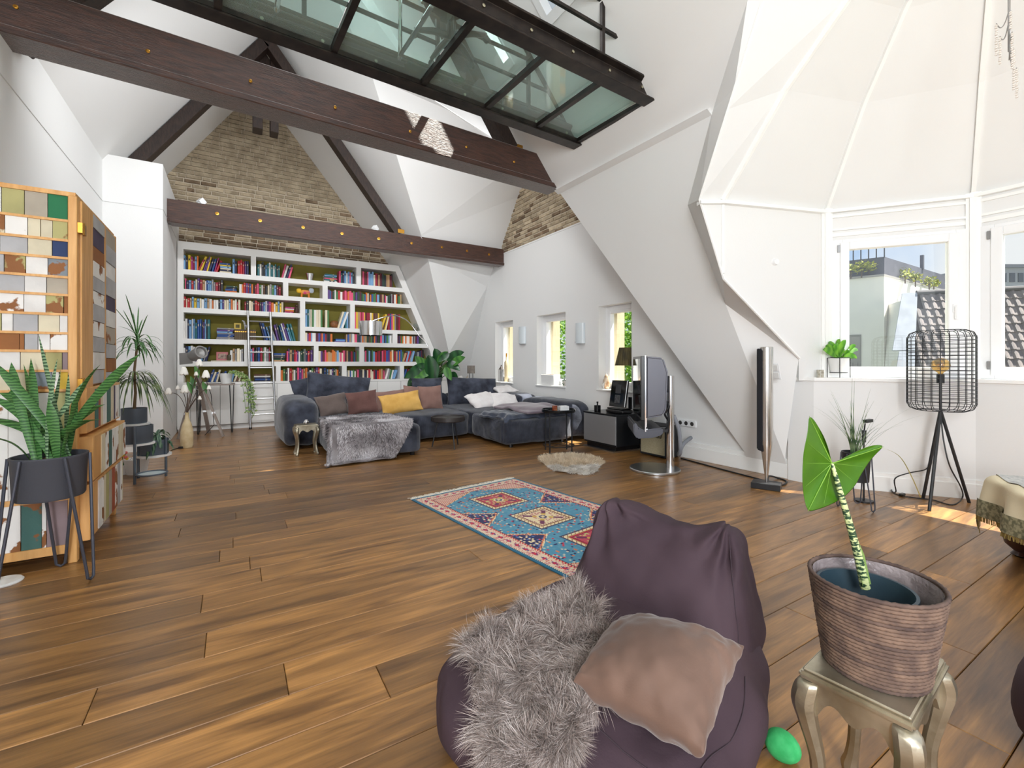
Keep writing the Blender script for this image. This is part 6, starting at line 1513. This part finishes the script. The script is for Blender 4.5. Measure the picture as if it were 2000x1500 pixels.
# ---------------------------------------------------------------- bean bag lounger with sheepskin and cushion
M_BEAN = mat('plum canvas', (60, 46, 53), .8, col2=(74, 58, 65), scale=2.5, bump=.06, bscale=160, spec=.25)
bb0 = V((1.02, 1.07, 0)); bb_ = V((.94, .342, 0)).normalized(); bw = V((bb_.y, -bb_.x, 0))
Mbb = Matrix(((bb_.x, bw.x, 0, bb0.x), (bb_.y, bw.y, 0, bb0.y), (0, 0, 1, 0), (0, 0, 0, 1)))
bg_ = thing('bean_bag', 'large plum bean bag lounger with a puffy backrest in the foreground', 'bean bag', tuple(bb0))
def remap(e, n, fn):
    q = MB().puff((0, 0, 0), (2, 2, 2), e, n); q.v = [tuple(Mbb @ V(fn(*p))) for p in q.v]; return q
def wr(p, a, s, k=0): return a*noise.noise(V(p)*s+V((k, k*2, 0)))
def fold(d, w): return math.exp(-(d/w)**2)
def body(x, y, z):
    t = (z+1)/2; r = 1+.10*(1-t)*(t)*4*.5
    u = .05+x*.50*r; v = -.035+y*.43*r; h = .28*t
    if z > 0: h += .035*max(0, 1-(x*.9)**2)*max(0, 1-y*y)*z - .05*z*max(0, -x)**2 - .03*z*max(0, abs(y)-.6)
    n_ = wr((u, v, h), .022, 5, 1)+wr((u, v, h), .010, 12, 5)
    n_ -= .010*(1-min(1, abs(noise.noise(V((u*6, v*5, h*3+4)))*3.5)))**2
    f = .012*fold(v-.25-u*.35, .02)*(z > -.3)-.014*fold(u+.12+.5*v, .018)*(z > -.2)+.012*fold(v+.35+.2*u, .02)
    return (u+n_*x, v+n_*y, max(.001, h+(n_*.7+f)*max(0, z)))
bo = remap(3.4, 22, body).build('seat', M_BEAN, bg_, world=True, smooth='all', weld=True); subsurf(bo)
def back(x, y, z):
    t = (z+1)/2; hw = .375*(1-t)+.262*t; th_ = .21*(1-t)**1.2+.075
    u = .42+.07*t+x*th_; v = .0+y*hw; h = .10+.50*t
    top = max(0, (t-.55)/.45)
    h -= .055*top*(1-y*y)*(1+.3*y); h += .03*top*abs(y)**3
    if x < 0: u -= .035*(1-y*y)*(1-z*z)
    cl, cr = math.hypot((y+.92)*.9, t-1.0), math.hypot((y-.92)*.9, t-1.0)
    n_ = wr((u, v, h), .022, 7, 2)+wr((u, v, h), .012, 15, 3)
    n_ -= .013*(1-min(1, abs(noise.noise(V((u*4, v*9, h*6)))*3.2)))**2*(.3+t)
    for (c0, sg) in ((cl, 1), (cr, -1)):
        a = math.atan2(t-1.0, (y+.92*sg)*.9*sg+1e-6); n_ += .020*math.sin(a*9+sg)*math.exp(-(c0/.55)**2)*min(1, c0*5)
    return (u+n_*(1 if x > 0 else -1)*min(1, abs(x)*1.2), v+n_*y*.4, h+n_*.3*max(0, z))
bk = remap(5.5, 26, back).build('backrest', M_BEAN, bg_, world=True, smooth='all', weld=True); subsurf(bk)
# seams
def seam(pts, nm='seam'): MB().tube([Mbb @ V(p) for p in pts], .0016, 6).build(nm, mat('plum seam', (58, 44, 52), .8), bg_, world=True, smooth=True)
bvb = BVHTree.FromPolygons([tuple(WM[bg_.name] @ v.co) for v in bo.data.vertices], [tuple(p.vertices) for p in bo.data.polygons])
bvk = BVHTree.FromPolygons([tuple(WM[bg_.name] @ v.co) for v in bk.data.vertices], [tuple(p.vertices) for p in bk.data.polygons])
def drop(x, y, trees=(bvb,)):
    z = 0.0
    for t_ in trees:
        h_ = t_.ray_cast(V((x, y, 3)), V((0, 0, -1)))
        if h_[0] is not None: z = max(z, h_[0].z)
    return z
def hug(u, v, dz=.002, trees=(bvb, bvk)): p = Mbb @ V((u, v, 0)); return Mbb.inverted() @ V((p.x, p.y, drop(p.x, p.y, trees)+dz))
seam([hug(.15-.55*f, .36+.02*math.sin(f*6), trees=(bvb,)) for f in [i/24 for i in range(25)]])
seam([hug(-.30+.02*math.sin(f*5), -.38+.8*f, trees=(bvb,)) for f in [i/24 for i in range(25)]])
for sg in (-1, 1):
    pts = []
    for i in range(20):
        zz = .16+.42*i/19; p = Mbb @ V((0.0, sg*(.335-.085*i/19), zz)); h_ = bvk.ray_cast(p-bb_*.4, bb_)
        if h_[0] is not None: pts.append(Mbb.inverted() @ (h_[0]-bb_*.002))
    if len(pts) > 3: seam(pts)
# shaggy sheepskin
def scr(px, py, h): return onZ(px, py, h)
Q = [[scr(1128, 1128, .33), scr(1085, 1150, .34), scr(995, 1195, .30), scr(905, 1238, .26)],
     [scr(1192, 1212, .35), scr(1120, 1240, .36), scr(1010, 1290, .32), scr(935, 1328, .26)],
     [scr(1180, 1300, .36), scr(1115, 1335, .36), scr(1020, 1370, .32), scr(945, 1408, .26)],
     [scr(1122, 1368, .35), scr(1075, 1395, .34), scr(1015, 1430, .30), scr(940, 1485, .22)]]
def bil(u, v):
    a = min(2, int(u*3)); b = min(2, int(v*3)); f, g = u*3-a, v*3-b
    return (Q[a][b]*(1-f)+Q[a+1][b]*f)*(1-g)+(Q[a][b+1]*(1-f)+Q[a+1][b+1]*f)*g
def pelt(u, v):
    p = bil(u, v); z = drop(p.x, p.y, (bvb, bvk))
    return (p.x, p.y, max(.03, z)+.014)
ph = thing('sheepskin', 'shaggy grey taupe sheepskin draped over the left of the bean bag seat', 'sheepskin', tuple(pelt(.5, .5)))
PC = [[V(pelt(i/29, j/29)) for j in range(30)] for i in range(30)]
def sm():
    for _ in range(3):
        for i in range(1, 29):
            for j in range(1, 29): PC[i][j].z = max(PC[i][j].z, (PC[i-1][j].z+PC[i+1][j].z+PC[i][j-1].z+PC[i][j+1].z)/4)
sm()
def pelt2(u, v):
    x, y = u*29, v*29; i, j = min(28, int(x)), min(28, int(y)); f, g = x-i, y-j
    return (PC[i][j]*(1-f)+PC[i+1][j]*f)*(1-g)+(PC[i][j+1]*(1-f)+PC[i+1][j+1]*f)*g
hd_ = MB().grid(lambda u, v: tuple(pelt2(u, v)), 30, 30); hd_.build('hide', mat('taupe hide', (120, 108, 102), .9), ph, world=True, smooth='all')
M_SHAG = [mat('shag pale', (182, 167, 160), .75), mat('shag mid', (150, 135, 128), .75), mat('shag tip', (212, 201, 196), .75), mat('shag deep', (112, 99, 93), .8)]
up_ = all(n.z > -.2 for _, n in sample_grid(lambda u, v: pelt2(u, v), 0, 10, 1))
smp = [(p, n if n.z > 0 else -n) for p, n in sample_grid(lambda u, v: pelt2(u, v), 0, 48000, 9)]
fur(ph, 'fur', smp, .082, .00085, M_SHAG, 9, .6, 5, curl=.5, comb=tuple(V((-.55, -.45, -.15))), clump=1.7, cf=19, jit=.25)
# velvet cushion
cp = [scr(1215, 1206, .43), scr(1452, 1262, .43), scr(1374, 1472, .37), scr(1120, 1332, .37)]
cen = sum(cp, V())/4; rt = ((cp[1]-cp[0])+(cp[2]-cp[3]))/2; upv = ((cp[0]-cp[3])+(cp[1]-cp[2]))/2
M_PV = mat('dusty brown velvet', (74, 54, 44), .8, col2=(122, 95, 81), scale=3.2, contrast=(.3, .7), bump=.05, bscale=200, sheen=.25)
mb = MB(); T_ = MB().pillow(2, 2, .20, 24, .035, 17, .012)
nrm_ = rt.cross(upv).normalized()
for (x, y, z) in T_.v:
    u, v = (x+1)/2, (y+1)/2; p = (cp[3]*(1-u)+cp[2]*u)*(1-v)+(cp[0]*(1-u)+cp[1]*u)*v
    mb.v.append(tuple(p+nrm_*(z+.006*math.sin(u*25+v*8)*fold(v-.04, .12))))
mb.f = T_.f; mb.m = T_.m
pcu = mb.build('cushion', M_PV, None, smooth='all'); subsurf(pcu)
tx_ = bpy.data.textures.new('soft folds', 'CLOUDS'); tx_.noise_scale = .09; dm_ = pcu.modifiers.new('folds', 'DISPLACE'); dm_.texture = tx_; dm_.strength = .018; dm_.mid_level = .5; tag(pcu, 'dusty brown velvet cushion lying on the plum bean bag in the foreground', 'cushion')
# green egg
eg = thing('toy_egg', 'bright green chalky egg on the floor beside the bean bag', 'toy egg', (1.105, .615, .034)); eg.location = onZ(1530, 1457, .041); WM[eg.name] = Matrix.Translation(eg.location)
prof = [(0, -.052)]+[(.041*math.sin(a)*(1-.10*math.cos(a)), -.052*math.cos(a)) for a in [math.pi*k/14 for k in range(1, 14)]]+[(0, .052)]
MB().lathe(prof, 24, M=Matrix.Rotation(-1.05, 4, V((ST, CT, 0)))).build('shell', mat('green chalk', (52, 176, 98), .85, col2=(74, 196, 118), scale=30, bump=.1), eg, smooth=True)
# second bean bag at the right edge
b2_ = thing('bean_bag', 'dark plum bean bag just entering the bottom right corner', 'bean bag', (2.215, .02, 0))
MB().puff((2.215, .02, .175), (.78, .78, .35), 2.8, 12, nz=.03, nsc=4, seed=3).build('seat', M_BEAN, b2_, world=True, smooth='all')
# ---------------------------------------------------------------- silver stool, basket, arrow-leaf plant
ss = silver_stool('silver leaf stool with curved legs carrying the woven basket at right', (1.368, .497, 0), .10, .335, .222, .42)
bk_ = thing('basket', 'brown twisted rope basket standing on the silver stool', 'basket', (1.352, .492, .42))
M_ROPE = None
def ropemat(nm, a, b):
    m = bpy.data.materials.new(nm); m.use_nodes = True; n = m.node_tree.nodes; l = m.node_tree.links; bs = n['Principled BSDF']
    t = n.new('ShaderNodeTexCoord'); w = n.new('ShaderNodeTexNoise'); w.inputs['Scale'].default_value = 26; w.inputs['Detail'].default_value = 3; l.new(t.outputs['Object'], w.inputs['Vector'])
    r = n.new('ShaderNodeValToRGB'); l.new(w.outputs['Fac'], r.inputs[0]); r.color_ramp.elements[0].position = .35; r.color_ramp.elements[1].position = .7
    r.color_ramp.elements[0].color = lin(a); r.color_ramp.elements[1].color = lin(b); l.new(r.outputs[0], bs.inputs['Base Color']); bs.inputs['Roughness'].default_value = .9; return m
M_ROPE = [ropemat('rope brown', (84, 66, 58), (122, 98, 82)), ropemat('rope dark', (68, 53, 48), (100, 80, 70)), ropemat('rope tan', (108, 86, 68), (144, 118, 92))]
NR = 25; rbk = random.Random(2)
for k in range(NR):
    f = k/(NR-1); R__ = .104+.030*f; z = .005+.212*f; mb = MB(); N = 110
    def tor(u, v):
        a = 2*math.pi*u; b = 2*math.pi*v; tw = .0046*(1+.24*math.sin(a*46+b*1.0+k*1.9)); return ((R__+tw*math.cos(b))*math.cos(a), (R__+tw*math.cos(b))*math.sin(a), z+tw*1.08*math.sin(b))
    mb.grid(tor, N, 7, cu=True, cv=True).build('rope_coil', M_ROPE[0 if k % 6 else 1], bk_, smooth='all')
MB().lathe([(.101, .004), (.1285, .213), (.127, .215), (.0995, .006)], 48).build('liner', mat('crinkled plastic liner', (110, 100, 100), .25, col2=(150, 140, 140), scale=12, bump=.4), bk_, smooth=True)
MB().lathe([(0, .001), (.104, .001), (.104, .008), (0, .008)], 32).build('bottom', M_ROPE[0], bk_)
al_ = thing('potted_elephant_ear', 'single arrow shaped leaf on a zebra stalk in a dark pot in the basket', 'plant', (1.338, .505, .43))
MB().lathe([(0, .0), (.075, .0), (.098, .178), (.102, .180), (.102, .186), (.095, .186), (.088, .115), (0, .115)], 40).build('pot', mat('dark teal pot', (38, 56, 66), .4), al_, smooth=True)
MB().lathe([(.089, .116), (.06, .122), (0, .124)], 28).build('soil', mat('clay granules', (84, 62, 46), .95, col2=(120, 92, 68), scale=90, bump=.7, bscale=120), al_)
dz = 1.15
jn = at(1625, 905, dz)
OUT = [(1625, 905, 0), (1621, 893, 0), (1616, 872, -.01), (1608, 850, -.02), (1598, 832, -.03), (1590, 818, -.04), (1580, 811, -.045), (1579, 825, -.05), (1578, 842, -.05), (1574, 862, -.05), (1569, 885, -.045), (1568, 905, -.04), (1567, 930, -.035), (1568, 955, -.03), (1571, 978, -.03), (1577, 1001, -.035), (1590, 998, -.025), (1608, 993, -.01), (1626, 985, .005), (1645, 975, .015), (1660, 962, .022), (1674, 946, .03), (1682, 928, .035), (1692, 912, .035), (1703, 897, .035), (1715, 884, .03), (1728, 872, .02), (1722, 868, .02), (1708, 869, .02), (1692, 874, .02), (1675, 882, .015), (1655, 892, .01), (1638, 901, 0)]
mb = MB(); NT = 7; N = len(OUT); op = [at(x, y, dz+d) for x, y, d in OUT]
vd = ray(1625, 905).normalized()
for i in range(N):
    for k in range(NT):
        f = k/(NT-1); p = jn.lerp(op[i], f); p = p+vd*(.012*math.sin(math.pi*f)+.004*math.sin(i*1.9)*f); mb.v.append(tuple(p))
for i in range(N):
    j = (i+1) % N
    if i == N-1: continue
    for k in range(NT-1): mb.f.append((i*NT+k, i*NT+k+1, j*NT+k+1, j*NT+k)); mb.m.append(0)
M_ALO = bpy.data.materials.new('alocasia leaf'); M_ALO.use_nodes = True
n = M_ALO.node_tree.nodes; l = M_ALO.node_tree.links; bs = n['Principled BSDF']; bs.inputs['Roughness'].default_value = .35
t_ = n.new('ShaderNodeTexCoord'); w_ = n.new('ShaderNodeTexNoise'); w_.inputs['Scale'].default_value = 16; w_.inputs['Detail'].default_value = 3; l.new(t_.outputs['Object'], w_.inputs['Vector'])
r_ = n.new('ShaderNodeValToRGB'); l.new(w_.outputs['Fac'], r_.inputs[0]); r_.color_ramp.elements[0].color = lin((50, 96, 12)); r_.color_ramp.elements[1].color = lin((84, 134, 26)); l.new(r_.outputs[0], bs.inputs['Base Color'])
tr_ = n.new('ShaderNodeBsdfTranslucent'); l.new(r_.outputs[0], tr_.inputs[0]); mx_ = n.new('ShaderNodeMixShader'); mx_.inputs[0].default_value = .3
l.new(bs.outputs[0], mx_.inputs[1]); l.new(tr_.outputs[0], mx_.inputs[2]); l.new(mx_.outputs[0], n['Material Output'].inputs[0])
lf = mb.build('leaf', M_ALO, al_, world=True, smooth='all', weld=True); md = lf.modifiers.new('thick', 'SOLIDIFY'); md.thickness = .0015; subsurf(lf)
M_VEIN = mat('pale vein', (116, 158, 56), .5)
def vein(i, f0=0.0, f1=.98, r=.0015, par='midrib'):
    pts = []
    for q in range(9):
        f = f0+(f1-f0)*q/8; p = jn.lerp(op[i], f)+vd*(.012*math.sin(math.pi*f)+.004*math.sin(i*1.9)*f-.0015); pts.append(p)
    MB().tube(pts, [r*(1-.7*q/8) for q in range(9)], 6).build(par, M_VEIN, al_, world=True)
for i in (15, 6, 26): vein(i)
for i in (9, 11, 13, 17, 19, 21, 23): vein(i, .02, .9, .0006, 'side_vein')
stp = spline([at(1690, 1148, 1.17), at(1672, 1070, 1.16), at(1648, 985, 1.15), at(1632, 930, 1.145), jn-vd*.003], 6)
def zebmat():
    m = bpy.data.materials.new('zebra stalk'); m.use_nodes = True; n = m.node_tree.nodes; l = m.node_tree.links; bs = n['Principled BSDF']
    t = n.new('ShaderNodeTexCoord'); mp = n.new('ShaderNodeMapping'); mp.inputs['Scale'].default_value = (1, 1, 2.6); l.new(t.outputs['Object'], mp.inputs[0])
    w = n.new('ShaderNodeTexNoise'); w.inputs['Scale'].default_value = 70; w.inputs['Detail'].default_value = 2; l.new(mp.outputs[0], w.inputs['Vector'])
    r = n.new('ShaderNodeValToRGB'); l.new(w.outputs['Fac'], r.inputs[0]); r.color_ramp.elements[0].position = .47; r.color_ramp.elements[1].position = .53
    r.color_ramp.elements[0].color = lin((40, 66, 44)); r.color_ramp.elements[1].color = lin((186, 196, 140)); l.new(r.outputs[0], bs.inputs['Base Color']); bs.inputs['Roughness'].default_value = .5; return m
nS = len(stp); MB().tube(stp, [.0115-.008*i/(nS-1) for i in range(nS)], 12).build('stalk', zebmat(), al_, world=True, smooth=True)
MB().blade([stp[1], stp[5]+V((.006, 0, 0)), stp[9]+V((.004, 0, 0))], [.022, .018, .002], (CT, -ST, 0), -.4).build('sheath', mat('sheath green', (120, 146, 78), .6), al_, world=True, smooth='all')
# ---------------------------------------------------------------- outside: white house, tiled roof, trees
GZ = -14.0
M_RENDER = mat('white render', (216, 213, 206), .9, col2=(226, 223, 216), scale=.6)
Lp, Cp, Rp = at(1560, 709, 24.6), at(1727, 709, 22.4), at(1880, 709, 29.0)
zt_ = 1.17+172/889*22.4
hb = thing('house', 'white rendered house with a dark roof terrace seen through the turret window', 'building', (Cp.x, Cp.y, GZ))
Bp = Lp+(Rp-Cp)
def foot(pts, z0, z1): return [(p.x, p.y, z0) for p in pts], (0, 0, z1-z0)
a_, b_ = foot([Lp, Cp, Rp, Bp], GZ, zt_); MB().prism(a_, b_).build('wall', M_RENDER, hb, world=True)
cc = (Lp+Cp+Rp+Bp)/4; ins = [p.lerp(cc, .05) for p in (Lp, Cp, Rp, Bp)]
M_SLATE = mat('dark cladding', (72, 72, 82), .7, col2=(86, 86, 96), scale=2)
a_, b_ = foot(ins, zt_-.05, zt_+.95); MB().prism(a_, b_).build('terrace_parapet', M_SLATE, hb, world=True)
a_, b_ = foot([Lp.lerp(cc, -.015), Cp.lerp(cc, -.015), Rp.lerp(cc, -.015), Bp.lerp(cc, -.015)], zt_-.06, zt_+.04); MB().prism(a_, b_).build('coping', mat('zinc coping', (150, 146, 142), .6), hb, world=True)
p0, p1 = ins[0], ins[1]
for k in range(12):
    q = p0.lerp(p1, k/11); MB().box((q.x-.02, q.y-.02, zt_+.9), (q.x+.02, q.y+.02, zt_+1.5)).build('railing_post', M_BLACK, hb, world=True)
MB().bar((p0.x, p0.y, zt_+1.5), (p1.x, p1.y, zt_+1.5), .05, .05).build('handrail', M_BLACK, hb, world=True)
wd_ = (Cp-Lp).normalized()
for f, z0, z1 in ((.40, .2, 2.6), (.40, -4.0, -1.6)):
    q = Lp.lerp(Cp, f); nn = V((wd_.y, -wd_.x, 0)); nn = nn if nn.dot(-q) > 0 else -nn
    Mq = Matrix(((wd_.x, nn.x, 0, q.x), (wd_.y, nn.y, 0, q.y), (0, 0, 1, 0), (0, 0, 0, 1)))
    w = MB().box((-.1, -.2, z0), (1.25, .03, z1), Mq).build('window', mat('dark window grey', (112, 112, 104), .4), hb, world=True)
    MB().box((.0, .03, z0+.1), (.55, .05, z1-.1), Mq).build('pane', mat('dim pane', (86, 92, 84), .1), w, world=True); MB().box((.62, .03, z0+.1), (1.2, .05, z1-.1), Mq).build('pane', mat('dim pane', (86, 92, 84), .1), w, world=True)
    for k in range(6): MB().box((.1+k*.2, .12, z0), (.13+k*.2, .15, z0+1.0), Mq).build('balcony_bar', M_BLACK, hb, world=True)
q = ins[1].lerp(ins[2], .45); MB().box((q.x-.05, q.y-.05, zt_+.9), (q.x+.1, q.y+.1, zt_+1.7)).build('vent_pipe', M_SLATE, hb, world=True)
M_BUSH = mat('terrace bush', (120, 134, 50), .8, col2=(170, 166, 60), scale=6)
for i, (px, py, sz) in enumerate(((1662, 525, .5), (1683, 523, .7), (1697, 521, .6), (1768, 535, .7), (1788, 542, .5), (1815, 550, .6), (1824, 556, .5))):
    dd = 23.2 if px < 1710 else 22.3+(px-1710)*.028
    q = at(px, py, dd-.35); t = thing('terrace_shrub', 'yellow green shrub, %s from the left on the roof terrace of the white house' % ORD[i], 'plant', q, 0, 'terrace shrubs')
    br_ = random.Random(i); mb = MB()
    for k in range(90):
        d = V((br_.gauss(0, 1), br_.gauss(0, 1), br_.gauss(0, .7))).normalized()*sz*.5*br_.random()**.4; e_ = V((br_.uniform(-1, 1), br_.uniform(-1, 1), br_.uniform(-.3, 1))).normalized()*.16
        mb.blade([d, d+e_*.5, d+e_], [.03, .09, .02], (br_.uniform(-1, 1), br_.uniform(-1, 1), 0.1), .1)
    o = mb.build('foliage', M_BUSH, t); o['kind'] = 'stuff'; MB().tube([(0, 0, -.5), (0, 0, 0)], .03, 5).build('stem', M_TWIG, t)
# tiled roof
rd = 20.0
Rl, Rr = at(1795, 573, rd), at(2130, 543, rd*.905); Rr.z = Rl.z
ax_ = (Rr-Rl).normalized(); tow = V((ax_.y, -ax_.x, 0)); tow = tow if tow.dot(-Rl) > 0 else -tow
dn = (tow*.50+V((0, 0, -1))).normalized()
rf = thing('tiled_roof', 'steep grey tiled roof between the white house and the turret windows', 'building', Rl)
nr = ax_.cross(dn); nr = nr if nr.dot(tow) > 0 else -nr
Lr = (Rr-Rl).length
def rp3(u, v, o=0): return Rl+ax_*u+dn*v+nr*o
vs8 = [rp3(-.1, 0, -.25), rp3(Lr, 0, -.25), rp3(Lr, 9, -.25), rp3(-1.9, 9, -.25)]
MB().prism([tuple(p) for p in vs8], tuple(nr*.2)).build('roof_base', mat('roof felt', (70, 62, 60), .9), rf, world=True)
MB().prism([tuple(rp3(-.1, 0, -.3)), tuple(rp3(Lr, 0, -.3)), (rp3(Lr, 9, 0)).to_tuple()[:2]+(GZ,), (rp3(-1.9, 9, 0)).to_tuple()[:2]+(GZ,)], tuple(-tow*3)).build('wall', M_RENDER, rf, world=True)
M_TILE = mat('clay tile', (112, 104, 104), .6, col2=(132, 122, 118), scale=3, objvar=.14)
tm_ = MB(); W_, LT = .30, .40
prof = [(-.15, .0), (-.10, .045), (-.04, .05), (.0, .015), (.06, -.01), (.15, .0)]
tm_.add([(x, yy, z+.035*yy/LT) for yy in (0, LT+.05) for x, z in prof]+[(x, LT+.05, z-.03) for x, z in prof], [(i, i+1, 7+i, 6+i) for i in range(5)]+[(6+i, 7+i, 13+i, 12+i) for i in range(5)])
tme = tm_.mesh('tile', M_TILE)
mt = Matrix((ax_, dn, nr)).transposed(); nt_ = 0; rest = []
cells_ = []
for r in range(20):
    for c in range(-7, int(Lr/W_)):
        u, v = c*W_+.15, r*LT
        if u < -.05-v*.20: continue
        cells_.append((r, c, u, v))
cells_.sort(key=lambda q: abs(q[2]-1.2)*.6+q[3]*.5 if q[2] < 3.2 else 4+q[3]*.4+abs(q[2]-5))
for (r, c, u, v) in cells_:
    p = rp3(u, v)
    M4 = mt.to_4x4(); M4.translation = p
    if nt_ < 290:
        o = bpy.data.objects.new('tile', tme); COL.objects.link(o); o.parent = rf; o.matrix_basis = WM[rf.name].inverted() @ M4; nt_ += 1
    else: rest.append(M4)
mb = MB()
for M4 in rest: mb.add(tm_.v, tm_.f, M4)
if rest: o = mb.build('tile_rest', M_TILE, rf, world=True); o['kind'] = 'stuff'
MB().tube([rp3(-.1, -.02, .02), rp3(Lr, -.02, .02)], .11, 8).build('ridge', mat('ridge tile', (84, 80, 82), .7), rf, world=True)
M_ZINC = mat('zinc sheet', (168, 172, 180), .45, .3, col2=(150, 154, 162), scale=2)
for k in range(3):
    v0_, v1_ = k*2.9, k*2.9+2.86
    MB().prism([tuple(rp3(-.08-v0_*.20, v0_, .02)), tuple(rp3(-.08-v1_*.20, v1_, .02)), tuple(rp3(-.85-v1_*.20, v1_, .02)), tuple(rp3(-.62-v0_*.20, v0_, .02))], tuple(nr*.06)).build('flashing', M_ZINC, rf, world=True)
sw = rp3(4.05, 2.0, .06); 
MB().prism([tuple(rp3(3.75, 1.8, .05)), tuple(rp3(4.6, 1.8, .05)), tuple(rp3(4.6, 3.0, .05)), tuple(rp3(3.75, 3.0, .05))], tuple(nr*.1)).build('skylight', mat('skylight blue', (120, 150, 190), .1), rf, world=True)
# far block
fb_ = at(2040, 709, 70)
ob = thing('office_block', 'distant grey block with a row of small windows above the tiled roof ridge', 'building', (fb_.x, fb_.y, GZ), -TH)
MB().box((-8.4, 0, 0), (9, 8, 29.8)).build('wall', mat('grey block', (168, 168, 170), .9), ob); MB().box((-8.8, -.4, 29.8), (9.4, 8, 30.3)).build('cornice', mat('grey cornice', (140, 140, 144), .9), ob)
for k in range(12): MB().box((-8+k*1.3, -.1, 27.6), (-7.2+k*1.3, .1, 29.0)).build('window', mat('block window', (92, 96, 104), .3), ob)
# trees
M_TLEAF = leafmat('sunlit tree leaf', (96, 150, 30), (150, 190, 60), 'X', 1, .5, .5)
def tree(lab, c, rx, ry, rz_, n_, seed):
    t = thing('tree', lab, 'tree', (c[0], c[1], GZ), 0, 'trees outside the small windows'); r = random.Random(seed); mb = MB()
    for k in range(n_):
        d = V((r.gauss(0, 1), r.gauss(0, 1), r.gauss(0, 1))).normalized()*(.45+.55*r.random()**.6); p = V(c)+V((d.x*rx, d.y*ry, d.z*rz_))
        e_ = V((r.uniform(-1, 1), r.uniform(-1, 1), r.uniform(-1, .4))).normalized()*r.uniform(.12, .2); s_ = e_.orthogonal().normalized()*.06
        q = p+e_*.5; mb.v += [tuple(p), tuple(q+s_), tuple(p+e_), tuple(q-s_)]; b = len(mb.v)-4; mb.f.append((b, b+1, b+2, b+3)); mb.m.append(0)
    o = mb.build('foliage', M_TLEAF, t, world=True); o['kind'] = 'stuff'
    MB().tube([(c[0], c[1], GZ), (c[0]+.2, c[1], c[2]-rz_*.5), (c[0], c[1], c[2]+rz_*.4)], [.3, .2, .05], 8).build('trunk', M_TWIG, t, world=True)
    for k in range(5):
        a = k*1.3; MB().tube([(c[0]+.15, c[1], c[2]-rz_*.6), (c[0]+rx*.4*math.cos(a), c[1]+ry*.4*math.sin(a), c[2]+rz_*.1*(k-2)), (c[0]+rx*.8*math.cos(a), c[1]+ry*.8*math.sin(a), c[2]+rz_*.3)], [.1, .07, .02], 6).build('branch', M_TWIG, t, world=True)
tree('lush lime green tree crown filling the second small window', (11.5, 14.0, .8), 2.6, 3.2, 4.5, 16000, 1)
tree('lush lime green tree crown filling the third small window', (11.8, 9.6, .8), 2.6, 2.6, 4.5, 16000, 2)
